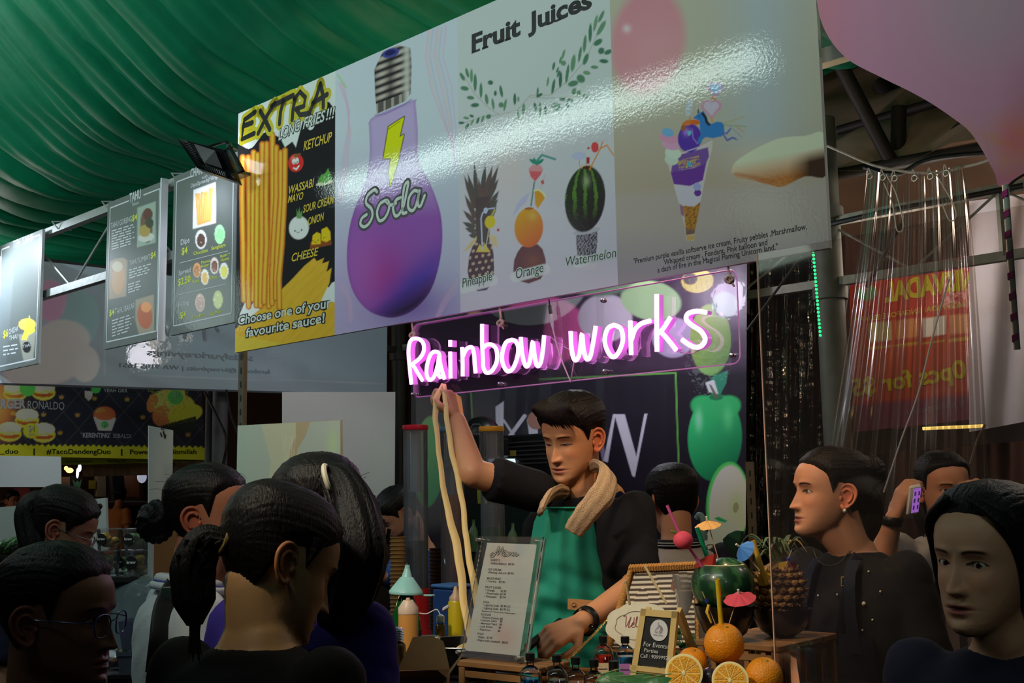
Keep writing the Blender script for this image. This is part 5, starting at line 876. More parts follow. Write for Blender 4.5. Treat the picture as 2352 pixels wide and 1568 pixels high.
pt_ = T('pipe_tap', 'pale plastic hooked pipe behind the watermelon', 'pipe', onv(1612, 1215, 1.6)); pt_.part('pipe', tube(spline([onv(x, y, 1.6) for x, y in ((1616, 1240), (1616, 1205), (1613, 1188), (1606, 1182), (1600, 1190))]), .012, 10), M('pvc', (110, 140, 140), .5)); pt_.part('collar', cyl(onv(1616, 1240, 1.6), onv(1616, 1228, 1.6), .016, n=12), M('pvc'))
# ---------------------------------------------------------------- counters
CZ = 1.05
WOODD = M('dark_wood', (70, 48, 32), .6, bump=.15, bscale=12, var=.3, stretch=(1, 1, 8)); WOOD = M('stool_wood', (140, 98, 58), .55, bump=.15, bscale=14, var=.3); PINE = M('pine', (205, 175, 110), .6, bump=.08, bscale=20, var=.12)
def counter(name, u0, u1, v0, v1, z, lab, n):
    t = T(name, lab, 'counter', S((u0+u1)/2, (v0+v1)/2, 0)); t.part('worktop', box(S((u0+u1)/2, (v0+v1)/2, z-.02), (u1-u0, v1-v0, .04), (D, N, Z), .005), M('worktop_black', (26, 24, 24), .4, var=.2, coat=.2))
    for k in range(n): a = u0+(u1-u0)*(k+.5)/n; t.part('front_panel', box(S(a, v0+.03, (z-.04)/2), ((u1-u0)/n-.01, .02, z-.04), (D, N, Z), .003), WOODD)
    for a in (u0+.03, u1-.03): t.part('side_panel', box(S(a, (v0+v1)/2, (z-.04)/2), (.02, v1-v0-.06, z-.04), (D, N, Z)), WOODD)
    return t
counter('stall_counter', 1.12, 2.86, -.73, -.02, CZ, 'dark counter of the drinks stall under all the bottles and fruit', 3)
counter('side_counter', 2.90, 5.6, -.60, -.06, .98, 'dark counter of the fruit stall at left behind the customers', 4)
counter('back_counter', 2.82, 4.1, .36, .98, CZ, 'dark side counter carrying the three drink towers', 2)
def pp(x, y, Y): return at(x, y, Y)
def base(x, Y, z=CZ, y=1480): P = at(x, y, Y); return np.array([P[0], P[1], z])
def s_(Y): return Y/f_px
# ---------------------------------------------------------------- drink towers
CLR = clear('tower_clear', (244, 246, 250), .12, .05, body=.09, bodycol=(200, 205, 220)); TUBEW = clear('ice_tube', (215, 215, 225), .1, .2, body=.35, bodycol=(185, 185, 200))
def tower(x, Y, ytop, yliq, liq, cap, lab, ybase=1385, capname='red'):
    B = base(x, Y); t = T('drink_tower', lab, 'drink dispenser', B, 'tall clear drink towers'); zt = at(x, ytop, Y)[2]; zl = at(x, yliq, Y)[2]; zb = at(x, ybase, Y)[2]; r = .043
    t.part('cylinder', join(lathe([(r, zb-CZ), (r, zt-CZ)], B, n=32), lathe([(r*.97, zb-CZ), (r*.97, zt-CZ)], B, n=32)), CLR)
    t.part('cap', lathe([(.001, zt-CZ+.012), (r*1.06, zt-CZ+.012), (r*1.08, zt-CZ), (r*1.02, zt-CZ-.006), (.001, zt-CZ-.006)], B, n=28), M('cap_'+capname, cap, .4))
    t.part('drink', lathe([(.001, zb-CZ+.002), (r*.95, zb-CZ+.002), (r*.95, zl-CZ), (.001, zl-CZ)], B, n=28), M('drink_'+capname, liq, .15, coat=.6))
    t.part('ice_tube', lathe([(.001, zt-CZ-.01), (r*.46, zt-CZ-.01), (r*.46, (zt-CZ)*.55+(zl-CZ)*.45-.12*(zt-zl)), (.001, (zt-CZ)*.55+(zl-CZ)*.45-.12*(zt-zl))], B, n=20), TUBEW)
    t.part('inner_rod', lathe([(r*.3, zl-CZ-.02), (r*.3, zl-CZ+.08)], B, n=14), CLR)
    t.part('stand', lathe([(.001, 0), (r*1.25, 0), (r*1.28, .015), (r*1.05, .04), (r*1.02, zb-CZ), (.001, zb-CZ)], B, n=30), M('tower_base_'+capname, (205, 30, 30) if capname == 'red' else (40, 60, 110), .35, coat=.4))
    t.part('tap', join(cyl(B+Z*(zb-CZ-.03)-N*.04, B+Z*(zb-CZ-.03)-N*.085, .009, n=10), cyl(B+Z*(zb-CZ-.055)-N*.08, B+Z*(zb-CZ-.005)-N*.08, .008, n=10), box(B+Z*(zb-CZ+.005)-N*.08, (.03, .012, .01), (D, N, Z))), M('tap_black', (22, 18, 20), .4))
tower(957, 4.1, 984, 1240, (14, 8, 10), (175, 25, 50), 'red capped drink tower holding black drink, left of the dough', 1350, 'red')
tower(1042, 4.22, 988, 1135, (165, 82, 22), (70, 110, 150), 'blue capped drink tower holding orange drink, behind the dough strands', 1360, 'blue')
tower(1136, 4.15, 987, 1210, (10, 110, 40), (205, 150, 50), 'yellow capped drink tower holding green drink, behind the sleeve', 1360, 'yellow')
CUP = M('paper_cup', (165, 125, 75), .6, var=.1); CUPD = M('paper_cup_dark', (88, 55, 42), .6, var=.1)
def stack(x, Y, ytop, r, n, mat, lab, zb=CZ):
    B = base(x, Y, zb); H = at(x, ytop, Y)[2]-zb; t = T('cup_stack', lab, 'cups', B)
    for k in range(n):
        z = H*k/n; t.part('cup', lathe([(r*.86, z), (r*.98, z+H/n*.8), (r*1.05, z+H/n*.84), (r*1.05, z+H/n*.97), (r*.92, z+H/n*.97)], B, n=22), mat, sharp=60)
stack(914, 4.0, 1232, .026, 26, CUP, 'tall stack of light brown paper cups left of the black drink tower')
stack(1003, 4.35, 1258, .026, 22, CUPD, 'stack of dark brown cups between the first two drink towers')
# blue container behind the mustard bottle
B = base(1040, 3.75); t = T('blue_container', 'blue plastic container behind the mustard bottle', 'container', B); t.part('body', box(B+Z*.10, (.10, .09, .20), (D, N, Z), .008), M('blue_plastic', (45, 75, 135), .4)); t.part('lid', box(B+Z*.205, (.105, .095, .012), (D, N, Z), .004), M('blue_lid', (65, 110, 170), .4))
# ---------------------------------------------------------------- dough strands
DOUGH = M('dough', (232, 196, 128), .55, bump=.25, bscale=30, var=.06, stretch=(1, 1, .2), sub=.1)
dg = T('cheese_dough', 'two long stretchy strands of pale cheesy potato pulled up from the pan', 'food', at(1085, 1480, 2.98))
def strand(pts, Ys, ws, nm='strand'):
    P = [at(x, y, Y) for (x, y), Y in zip(pts, Ys)]; r = [w_/2*s_(Y) for w_, Y in zip(ws, Ys)]; Q = spline(P, 6); R = np.interp(np.linspace(0, 1, len(Q)), np.linspace(0, 1, len(r)), r)
    V, Fc = tube(Q, R, 14, flat=.45, hint=(0, 1, 0)); rr_ = np.random.RandomState(3); k = np.arange(len(V)) % 14; i = np.arange(len(V))//14
    V = V+np.cross(F, Z)[None]*(.0012*np.sin(k*1.9)+.0010*np.sin(i*.9))[:, None]; dg.part(nm, (V, Fc), DOUGH)
strand([(1018, 882), (1003, 915), (1000, 960), (1006, 1020), (1014, 1090), (1028, 1170), (1046, 1240), (1058, 1310), (1066, 1390), (1078, 1450), (1092, 1486)], np.linspace(3.34, 2.98, 11), [10, 15, 12, 11, 12, 15, 19, 19, 17, 17, 26])
strand([(1020, 882), (1022, 915), (1026, 960), (1036, 1030), (1052, 1100), (1064, 1170), (1071, 1240), (1082, 1310), (1098, 1390), (1105, 1450), (1104, 1486)], np.linspace(3.33, 2.98, 11), [8, 10, 11, 12, 13, 12, 13, 14, 18, 20, 26])
P = at(1100, 1482, 2.98); dg.part('mound', ell(P-Z*.01, (.06, .05, .02)), DOUGH)
# ---------------------------------------------------------------- frying pan on a small stove, spatula
B = base(1068, 2.98); pn = T('frying_pan', 'black frying pan with pale rim behind the menu stand', 'pan', B+Z*.055); H = at(1068, 1474, 2.98)[2]-CZ; R_ = .118
pn.part('bowl', lathe([(.001, .058), (R_*.72, .058), (R_*.9, H*.6), (R_, H), (R_*.985, H+.001), (R_*.86, H*.62), (R_*.68, .068), (.001, .066)], B, n=44), M('pan_black', (10, 10, 11), .3, .3)); pn.part('rim', tube([B+Z*H+np.array([math.cos(a_), math.sin(a_), 0])*R_ for a_ in np.linspace(0, 2*PI, 49)[:-1]], .0018, 6, closed=True), M('pan_rim', (185, 185, 180), .3, .8))
st = T('camp_stove', 'small black stove under the frying pan', 'stove', B); st.part('body', box(B+Z*.022, (.26, .22, .04), (D, N, Z), .006), M('stove_black', (24, 24, 26), .4)); st.part('burner', lathe([(.001, .045), (.06, .045), (.06, .054), (.001, .054)], B, n=20), STEEL)
h0, h1 = at(1252, 1453, 3.0), at(1212, 1486, 2.93); t = T('spatula', 'black handled spatula gripped in the lower hand', 'utensil', h1); t.part('handle', tube([h0+(h0-h1)*.9, h0, h1], [.008, .010, .011], 10), M('handle_black', (16, 15, 17), .4)); t.part('blade', tube([h1, h1+(h1-h0)*.9, at(1140, 1492, 2.95)], [.006, .012, .022], 8, flat=.15), M('blade_grey', (90, 88, 92), .4, .4))
# ---------------------------------------------------------------- menu stand on a little stool
def legs_stool(name, corners, zt, label, slats=0, inset=.012):
    cs_ = np.array(corners); c = cs_.mean(0); t = T(name, label, 'stool', np.array([c[0], c[1], CZ])); top = [np.array([p_[0], p_[1], zt]) for p_ in cs_]; A = nrm(top[1]-top[0]); Bx = nrm(np.cross(Z, A)); Ln = np.linalg.norm(top[1]-top[0]); Wd = np.linalg.norm(top[3]-top[0])
    c0 = np.array([c[0], c[1], zt])
    for k in range(4): t.part('plank', box(c0+Bx*Wd*((k+.5)/4-.5)-Z*.007, (Ln, Wd/4-.003, .014), (A, Bx, Z), .002), WOOD)
    for a in (-1, 1):
        for b in (-1, 1): q = c0+A*a*(Ln/2-inset)+Bx*b*(Wd/2-inset); t.part('leg', box((q+np.array([0, 0, 0]))*[1, 1, 0]+Z*(CZ+(zt-.014-CZ)/2), (.018, .018, zt-.014-CZ), (A, Bx, Z), .002), WOOD)
    for b in (-1, 1): t.part('rail', box(c0+Bx*b*(Wd/2-inset)-Z*.03, (Ln-.04, .012, .014), (A, Bx, Z)), WOOD)
    for k in range(slats):
        for b in (-1, 1): x = (k+1)/(slats+1)-.5; t.part('slat', box(c0+A*x*Ln+Bx*b*(Wd/2-inset)-Z*(.014+(zt-.014-CZ)/2), (.012, .008, zt-.02-CZ), (A, Bx, Z)), WOOD)
    return t
zs = 1.158; cl = onz(1048, 1516, zs); crr = onz(1236, 1534, zs); A_ = nrm(crr-cl); Bq = nrm(np.cross(Z, A_)); legs_stool('small_stool', [cl, crr, crr+Bq*.13, cl+Bq*.13], zs, 'small dark wooden stool holding up the acrylic menu stand')
mh = T('menu_stand', 'leaning clear acrylic stand with a white Menu sheet of prices', 'menu stand', (cl+crr)/2+Bq*.05)
mo = at(1150, 1380, 2.66); m_A = nrm(np.array([A_[0], A_[1], 0])); lean = nrm(Z*1+nrm(np.cross(Z, m_A))*.13); mp = PL((cl+crr)/2+Bq*.035+Z*.004, m_A, lean)
tq = [(1104, 1231), (1252, 1233), (1207, 1522), (1055, 1507)]
t2_ = prism([mp.P(*mp.p2(*p_), .004) for p_ in tq], mp.n*.003); t3_ = prism([mp.P(*mp.p2(*p_), -.006) for p_ in tq], -mp.n*.003)
mh.part('front_sheet', t2_, clear('menu_clear', (246, 248, 246), .08, .03, body=.015), smooth=False); mh.part('back_sheet', t3_, clear('menu_clear'), smooth=False)
mh.part('side_strip', prism([mp.P(*mp.p2(*p_), .0) for p_ in ((1241, 1240), (1251, 1238), (1210, 1520), (1203, 1520))], -mp.n*.006), clear('strip_clear', (225, 240, 235), .5, .1, body=.5, bodycol=(190, 215, 210)), smooth=False)
mh.part('foot', prism([mp.P(*mp.p2(*p_), -.008) for p_ in ((1056, 1500), (1208, 1515), (1207, 1524), (1055, 1510))], -mp.n*.06), clear('menu_clear'), smooth=False)
for x, y in ((1105, 1240), (1236, 1244), (1060, 1497), (1196, 1511)): P = mp.P(*mp.p2(x, y), .006); mh.part('standoff', cyl(P, P+mp.n*.012, .0045, n=12), M('standoff_steel', (205, 205, 195), .25, .9))
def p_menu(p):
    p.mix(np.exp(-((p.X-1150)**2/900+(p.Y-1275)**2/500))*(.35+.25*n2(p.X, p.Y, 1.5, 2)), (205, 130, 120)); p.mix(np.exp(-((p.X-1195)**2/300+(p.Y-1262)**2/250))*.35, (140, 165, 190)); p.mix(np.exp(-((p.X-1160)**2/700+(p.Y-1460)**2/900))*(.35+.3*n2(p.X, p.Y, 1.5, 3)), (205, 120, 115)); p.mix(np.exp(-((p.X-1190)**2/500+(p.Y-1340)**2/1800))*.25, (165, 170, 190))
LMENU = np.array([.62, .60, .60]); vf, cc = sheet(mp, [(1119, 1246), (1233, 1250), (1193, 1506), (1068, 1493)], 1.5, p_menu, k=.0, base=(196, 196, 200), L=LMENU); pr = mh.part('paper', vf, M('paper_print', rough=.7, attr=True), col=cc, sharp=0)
TX = [('SWEETS', 1127, 1288, 1148, 1289, 5), ('• Edible Balloon  $8.90', 1125, 1295, 1181, 1298, 5), ('ICE CREAM', 1122, 1309, 1151, 1311, 5), ('•Flaming Unicorn $9.90', 1121, 1316, 1180, 1319, 5), ('MILKSHAKE', 1119, 1330, 1150, 1331, 5), ('• Starlite   $9.90', 1118, 1336, 1160, 1339, 5), ('FRUIT JUICES', 1115, 1350, 1151, 1352, 5), ('• Orange        $3.90', 1115, 1357, 1163, 1360, 5), ('• Watermelon $7.90', 1114, 1364, 1162, 1367, 5), ('• Pineapple    $7.90', 1113, 1371, 1162, 1374, 5), ('SODA', 1110, 1384, 1124, 1385, 5), ('• Lighting Soda  $5.90 (S)', 1109, 1391, 1172, 1395, 5), ('• Lighting Soda  $6.90 (L)', 1108, 1398, 1171, 1402, 5), ('Blackcurrent / Passion fruit / Green apple', 1107, 1404, 1184, 1410, 3), ('POTIONS', 1105, 1413, 1128, 1414, 5), ('• Unicorn Potions $8', 1104, 1419, 1155, 1423, 5), ('• Unicorn Tears    $8', 1103, 1426, 1154, 1429, 5), ('• Mermaid Tears   $8', 1102, 1433, 1153, 1436, 5), ('• Love Potion        $8', 1100, 1440, 1151, 1443, 5), ('• Pixie Dust          $8', 1099, 1447, 1149, 1451, 5), ('FOOD', 1097, 1457, 1111, 1458, 5), ('•Aligot   $5.90', 1097, 1464, 1131, 1467, 5), ('•Aligot with meatballs  $8.90', 1095, 1471, 1167, 1478, 5)]
mh.part('lettering', join(*[text(mp, s, (a, b), (c, d_), h, .008, 0, .0006) for s, a, b, c, d_, h in TX]), M('ink_menu', (45, 45, 48), .7), parent=pr)
def cm(*pts): return [cr(x, y, 840, 1180, 4.0413) for x, y in pts]
ME = [cm((1190, 360), (1165, 375), (1160, 395), (1185, 395), (1215, 350), (1240, 300), (1225, 380), (1275, 310), (1262, 385)), cm((1262, 385), (1290, 370), (1300, 345), (1285, 350), (1280, 385), (1310, 385), (1325, 355), (1325, 388), (1345, 360), (1355, 390)), cm((1355, 390), (1370, 360), (1372, 388), (1395, 360), (1398, 388), (1425, 372))]
mh.part('lettering', strokes(mp, ME, 4.6, .0006, 4), M('ink_menu'), 'looping script word Menu', parent=pr); mh.part('lettering', strokes(mp, ME, 2.0, .0009, 4), M('ink_paper', (225, 225, 225), .7), parent=pr)
# ---------------------------------------------------------------- bottles and tools at the left of the counter
def bot(name, x, Y, prof, mat, lab, cat='bottle', z=CZ, n=26): B = base(x, Y, z); t = T(name, lab, cat, B); t.part('body', lathe(prof, B, n=n), mat); return t, B
def zat(x, y, Y, z=CZ): return at(x, y, Y)[2]-z
# green soda bottle with a funnel
GB = M('green_bottle_glass', (15, 95, 40), .12, trans=.3, coat=.5)
H = zat(933, 1352, 3.0); t, B = bot('soda_bottle', 933, 3.0, [(.001, 0), (.036, .004), (.039, .03), (.038, H*.62), (.036, H*.72), (.022, H*.9), (.014, H*.97), (.014, H)], GB, 'large green soda bottle with dark label standing under the funnel')
t.part('label', lathe([(.0396, H*.28), (.0396, H*.60)], B, n=26), M('label_navy', (24, 34, 62), .5)); t.part('label_badge', box(B+Z*H*.53-nrm([B[0], B[1], 0])*.0385+RT*.02, (.016, .006, .016), (RT, N, Z)), M('badge_yellow', (190, 190, 40), .5)); t.part('drink', lathe([(.037, .01), (.0375, H*.61)], B, n=26), M('drink_dark_green', (8, 60, 25), .3))
fz = CZ+H-.012; FU = M('funnel_plastic', (150, 205, 200), .35, sub=.1); ft = T('funnel', 'pale turquoise plastic funnel turned upside down on the green bottle', 'funnel', np.array([B[0], B[1], fz]))
hf = at(938, 1297, 3.0)[2]-fz; ax_ = nrm(Z+RT*.06); rf = 38*s_(3.0); ft.part('cone', lathe([(rf, 0), (rf*1.02, .004), (rf*.98, .008), (.017, hf*.56), (.0095, hf*.62), (.006, hf), (.0045, hf), (.014, hf*.56), (rf*.9, .0)], np.array([B[0], B[1], fz]), ax_, n=30), FU); ft.part('tab', box(np.array([B[0], B[1], fz])+RT*(rf+.012)-Z*.004, (.03, .012, .004), (RT, N, Z), .001), FU)
# squeeze bottle of orange sauce
SQ = M('squeeze_clear', (215, 150, 75), .35, trans=.15, sub=.1); H = zat(937, 1405, 2.85); t, B = bot('squeeze_bottle', 938, 2.85, [(.001, 0), (.023, .003), (.024, .02), (.024, H-.006), (.022, H)], SQ, 'clear squeeze bottle of orange sauce with a conical nozzle', n=24)
hn = zat(937, 1384, 2.85); t.part('nozzle', lathe([(.0245, H-.004), (.0245, H+.010), (.012, H+.028), (.006, hn+.002), (.005, hn+.012)], B, n=20), M('nozzle_milky', (215, 190, 170), .4, sub=.2)); t.part('tip', lathe([(.006, hn), (.0058, hn+.007), (.001, hn+.008)], B, n=12), M('tip_yellow', (215, 170, 60), .5)); t.part('tether', tube(spline([B+Z*(H-.002)+RT*.022, B+Z*(H-.004)+RT*.045, B+Z*(H+.006)+RT*.068, at(1012, 1412, 2.85)]), .0014, 6), M('tether_white', (215, 205, 205), .5)); t.part('tether_cap', box(at(1024, 1396, 2.85), (.017, .007, .009), (nrm(RT+Z*.6), N, Z), .002), M('tether_white'))
t.part('label', lathe([(.0246, H*.28), (.0246, H*.52)], B, n=24), M('label_maroon', (90, 35, 30), .5))
# mustard bottle
H = zat(1050, 1378, 3.15); t, B = bot('mustard_bottle', 1048, 3.15, [(.001, 0), (.020, .003), (.021, .02), (.021, H-.006), (.018, H)], M('mustard_plastic', (188, 165, 20), .35, coat=.3), 'yellow mustard squeeze bottle beside the dough strands'); t.part('nozzle', lathe([(.0175, H-.002), (.0175, H+.008), (.009, H+.018), (.004, H+.036), (.001, H+.037)], B, n=18), M('nozzle_tan', (185, 150, 120), .4))
# bulb bottles
SCR = M('screw_cap_steel', (200, 205, 205), .25, .9)
def bulb(x, Y, yt, k, liq, lab):
    H = zat(x, yt, Y); B = base(x, Y); t = T('bulb_bottle', lab, 'bottle', B, 'light bulb shaped soda bottles'); r = .038*k; hn = H-.030*k
    pr_ = [(.001, 0), (r*.5, .002), (r*.85, .012), (r, .035), (r*.98, .05*k+.01), (r*.75, hn*.62), (r*.46, hn*.76), (r*.43, hn*.97), (r*.30, hn)]
    t.part('glass', lathe(pr_, B, n=30), clear('bulb_glass_'+liq[0], (240, 238, 200), .2, .04)); t.part('drink', lathe([(a*.94, b+.002) for a, b in pr_[:-1]], B, n=30), M('bulb_'+liq[0], liq[1], .12, coat=.6, trans=.2)); th = []
    for q_ in range(7): th += [(r*.32, hn+.003+q_*.0032*k), (r*.36, hn+.0046*1+q_*.0032*k)]
    t.part('screw_cap', lathe(th+[(r*.30, H-.004), (r*.12, H), (.001, H)], B, n=24), SCR)
bulb(913, 2.62, 1439, 1.12, ('lemon', (190, 180, 20)), 'light bulb bottle of bright yellow drink at the front left')
bulb(1012, 3.1, 1410, .82, ('amber', (165, 115, 30)), 'smaller light bulb bottle of amber drink beside the steel jar')
H = zat(987, 1460, 2.95); t, B = bot('steel_jar', 987, 2.95, [(.001, 0), (.024, .002), (.024, H-.025), (.022, H-.022)], clear('jar_glass', (235, 235, 230), .2, .05, body=.05), 'glass jar with a ridged steel screw lid beside the pan', 'jar'); t.part('lid', lathe([(.0265, H-.024), (.0275, H-.02), (.0265, H-.015), (.0275, H-.01), (.0265, H-.004), (.024, H), (.001, H)], B, n=30), SCR)
# kraft take-out box
KR = M('kraft_card', (172, 128, 84), .8, bump=.1, bscale=60, var=.1); B = base(968, 2.44); H = zat(968, 1548, 2.44); kb_ = T('takeout_box', 'open brown kraft take-out box with spread flaps at the front', 'box', B); a_x = nrm(RT*[1, 1, 0]); b_y = nrm(np.cross(Z, a_x)); wb = .055
kb_.part('box', join(*[prism([B+a_x*i_*wb*.8+b_y*j_*wb*.8 for i_, j_ in ((x0, y0), (x1, y1))]+[B+Z*H+a_x*i_*wb+b_y*j_*wb for i_, j_ in ((x1, y1), (x0, y0))], Z*.0004+nrm(np.cross([x1-x0, y1-y0, 0], Z))*.001) for x0, y0, x1, y1 in ((-1, -1, 1, -1), (1, -1, 1, 1), (1, 1, -1, 1), (-1, 1, -1, -1))]), KR, smooth=False)
for pts, lb in (([(-1, -1, 0), (-1, 1, 0), (-1.35, .9, .012), (-1.75, .2, .02), (-1.5, -.9, .012)], 0), ([(1, -1, 0), (1, 1, 0), (1.5, .7, .035), (1.55, -.5, .038)], 1), ([(-1, 1, 0), (1, 1, 0), (.75, 1.35, .055), (.3, 1.5, .066), (-.45, 1.45, .064), (-.6, 1.3, .045)], 2), ([(-1, -1, 0), (1, -1, 0), (.7, -1.55, .02), (-.7, -1.6, .02)], 3)):
    kb_.part('flap', prism([B+Z*(H+z_)+a_x*x_*wb+b_y*y_*wb for x_, y_, z_ in pts], Z*.001), KR, smooth=False)
t, B = bot('glass_bowl', 888, 2.62, [(.001, 0), (.02, .002), (.038, .03), (.045, .06), (.047, .062), (.036, .03), (.001, .008)], clear('bowl_glass', (225, 200, 185), .3, .05, body=.15, bodycol=(160, 100, 70)), 'small clear glass bowl at the front left of the counter', 'bowl')
# ---------------------------------------------------------------- little potion bottles
GL = clear('potion_glass', (246, 248, 250), .15, .03)
def potion(x, Y, yc, liq, lab, z=CZ, label=(150, 110, 170), sc_=1.0):
    B = base(x, Y, z); H = at(x, yc, Y)[2]-z; t = T('potion_bottle', lab, 'bottle', B, 'square glass potion bottles with black caps'); w_ = .0215*sc_; ax = (nrm(RT*[1, 1, 0]), nrm(np.cross(Z, RT*[1, 1, 0])), Z); hb = H*.76
    V = []; lev = [(0, .94), (.004, 1), (hb, 1), (hb+.007, .74), (hb+.013, .38), (H-.014, .33), (H-.010, .33)]; Fc = []
    for z_, k in lev:
        for q_ in range(16):
            a = 2*PI*q_/16; c_, s0 = math.cos(a), math.sin(a); e = 1/((abs(c_)**5+abs(s0)**5)**.2) if k > .5 else 1.0; V.append(B+Z*z_+(ax[0]*c_+ax[1]*s0)*w_*k*e)
    for i_ in range(len(lev)-1):
        for q_ in range(16): Fc.append((i_*16+q_, i_*16+(q_+1) % 16, i_*16+16+(q_+1) % 16, i_*16+16+q_))
    Fc.append(tuple(range(16))[::-1]); t.part('glass', (np.array(V), Fc), GL); t.part('drink', box(B+Z*(hb*.46), (w_*1.84, w_*1.84, hb*.86), ax, .003), M('potion_%d_%d' % liq[:2], liq, .15, coat=.5, trans=.15))
    t.part('cap', lathe([(w_*.46, H-.015), (w_*.47, H-.001), (w_*.42, H), (.001, H)], B, n=20), M('cap_black', (16, 16, 18), .4))
    t.part('label', box(B+Z*hb*.45-ax[1]*(w_*1.02)*1.0-ax[0]*w_*.2, (w_*1.2, .001, hb*.6), ax), M('label_%d' % label[0], label, .6, var=.25, bscale=60), smooth=False); t.part('label_print', join(*[box(B+Z*(hb*.62-k*.012)-ax[1]*(w_*1.05)-ax[0]*w_*.2, (w_*(.95-.2*k), .0006, .0022), ax) for k in range(2)]), M('label_ink', (60, 50, 80), .6), kind='stuff'); return t
potion(1217, 2.50, 1499, (20, 110, 170), 'potion bottle of blue drink with a purple label, beside the menu stand', label=(120, 95, 185))
potion(1278, 2.50, 1503, (135, 120, 120), 'potion bottle of greyish pink drink, second along the front row', label=(150, 140, 135))
potion(1321, 2.47, 1508, (70, 16, 20), 'potion bottle of dark red drink in the middle of the front row', label=(120, 150, 110))
potion(1363, 2.46, 1513, (22, 14, 30), 'potion bottle of nearly black drink, fourth along the front row', label=(40, 36, 52))
potion(1408, 2.45, 1517, (75, 72, 45), 'potion bottle of murky olive drink at the right end of the front row', label=(95, 95, 75))
potion(1386, 2.74, 1460, (215, 45, 30), 'potion bottle of glowing red drink standing in the wicker basket', CZ+.03, label=(225, 195, 150))
potion(1436, 2.72, 1461, (30, 130, 180), 'potion bottle of blue drink with a pink label in the wicker basket', CZ+.03, label=(195, 125, 200))
# ---------------------------------------------------------------- wicker basket with striped lid lining
WK = M('wicker', (188, 130, 62), .7, bump=.6, bscale=90, var=.35, stretch=(1, 1, 5)); bs = T('wicker_basket', 'open wicker basket with striped cloth lined lid behind the chalkboard', 'basket', base(1400, 2.85))
c0 = base(1225, 2.82); c1_ = base(1500, 2.70); A_ = nrm(c1_-c0); Bq = nrm(np.cross(Z, A_)); Ln = np.linalg.norm(c1_-c0); Wd = .20; hb = .052
for k in range(5):
    z = CZ+.006+k*.0115
    for q0, q1 in ((c0, c0+A_*Ln), (c0+A_*Ln, c0+A_*Ln+Bq*Wd), (c0+A_*Ln+Bq*Wd, c0+Bq*Wd), (c0+Bq*Wd, c0)): bs.part('wicker_band', cyl(q0+Z*(z-CZ), q1+Z*(z-CZ), .006, n=8), WK)
for k in range(22):
    q = c0+A_*Ln*k/21; bs.part('stake', cyl(q-Bq*.004, q+Z*hb-Bq*.004, .003, n=6), WK)
bs.part('floor', box(c0+A_*Ln/2+Bq*Wd/2+Z*.012, (Ln, Wd, .02), (A_, Bq, Z)), WK)
LD = 2.98; lq = [(1452, 1306), (1600, 1299), (1606, 1500), (1395, 1496)]; lc = at(1500, 1400, LD); lp = PL(c0+Bq*(Wd+.01), A_, nrm(Z+Bq*.25))
bs.part('lid_board', prism([lp.P(*lp.p2(*p_), 0) for p_ in lq], -lp.n*.01), WK, smooth=False); edge_ = [lp.P(*lp.p2(*p_), .006) for p_ in ((1395, 1496), (1424, 1400), (1452, 1306), (1600, 1299))]; bs.part('lid_rim', tube(edge_, .010, 10), WK)
for k in range(26): a, b = np.array([1452, 1306]), np.array([1600, 1299]); q = a+(b-a)*k/25; bs.part('binding', tube([lp.P(*lp.p2(q[0], q[1]-7), .010), lp.P(*lp.p2(q[0]-2, q[1]), .017), lp.P(*lp.p2(q[0]-3, q[1]+8), .010)], .0032, 6), WK)
def p_str(p): s0 = ((p.Y+.02*(p.X-1450)+1.2*np.sin(p.X*.05))/11.6) % 1; p.c = np.where((s0 < .5)[:, None], lin((215, 200, 180)), lin((78, 62, 52)))
vf, cc = sheet(lp, [(1459, 1316), (1594, 1311), (1598, 1490), (1406, 1486)], 1.5, p_str, k=.004); bs.part('lining', vf, M('striped_cloth', rough=.85, attr=True), 'brown and cream striped cloth', col=cc, sharp=0)
bs.part('leather_tab', prism([lp.P(*lp.p2(*p_), .008) for p_ in ((1548, 1326), (1562, 1322), (1566, 1350), (1556, 1362), (1543, 1352))], lp.n*.003), M('leather', (125, 70, 48), .6)); ch = [at(1403, 1412, 2.93), at(1370, 1450, 2.88), at(1330, 1490, 2.84), at(1303, 1516, 2.82)]
chp = spline(ch, 9); cht = T('brass_chain', 'thin brass chain running down from the basket lid', 'chain', chp[-1])
for k in range(len(chp)-1):
    m_ = (chp[k]+chp[k+1])/2; d_ = nrm(chp[k+1]-chp[k]); s0 = nrm(np.cross(d_, Z if k % 2 else N)); cht.part('link', tube([m_+d_*.0062*math.cos(a_)+s0*.0032*math.sin(a_) for a_ in np.linspace(0, 2*PI, 11)[:-1]], .0010, 5, closed=True), M('brass', (190, 155, 85), .35, .8))
# welcome plaque
wq = at(1450, 1440, 2.80); wpl = PL(wq, nrm(A_), nrm(Z+Bq*.2)); wl = T('welcome_plaque', 'cream scalloped Welcome plaque hung on twine from the basket lid', 'sign', wq-Z*.05)
cc_ = wpl.p2(1470, 1437); ax0 = abs(wpl.p2(1395, 1437)-cc_)[0]; ay0 = abs(wpl.p2(1470, 1386)-cc_)[1]; sh = [];
for a_ in np.linspace(0, 2*PI, 97)[:-1]: k = 1+.05*abs(math.sin(4*a_+.4))*1.6; sh.append((cc_[0]+ax0*math.cos(a_)*k*(1-.0*a_), cc_[1]+ay0*math.sin(a_)*k))
wl.part('plaque', prism([wpl.P(a, b, .0) for a, b in sh], -wpl.n*.005), M('plaque_cream', (226, 215, 190), .7, var=.1, bscale=60)); inner = [((a-cc_[0])*.72+cc_[0], (b-cc_[1])*.62+cc_[1]) for a, b in sh]; wl.part('border', tube([wpl.P(a, b, .0005) for a, b in inner], .0009, 4, closed=True), M('border_grey', (150, 135, 120), .7))
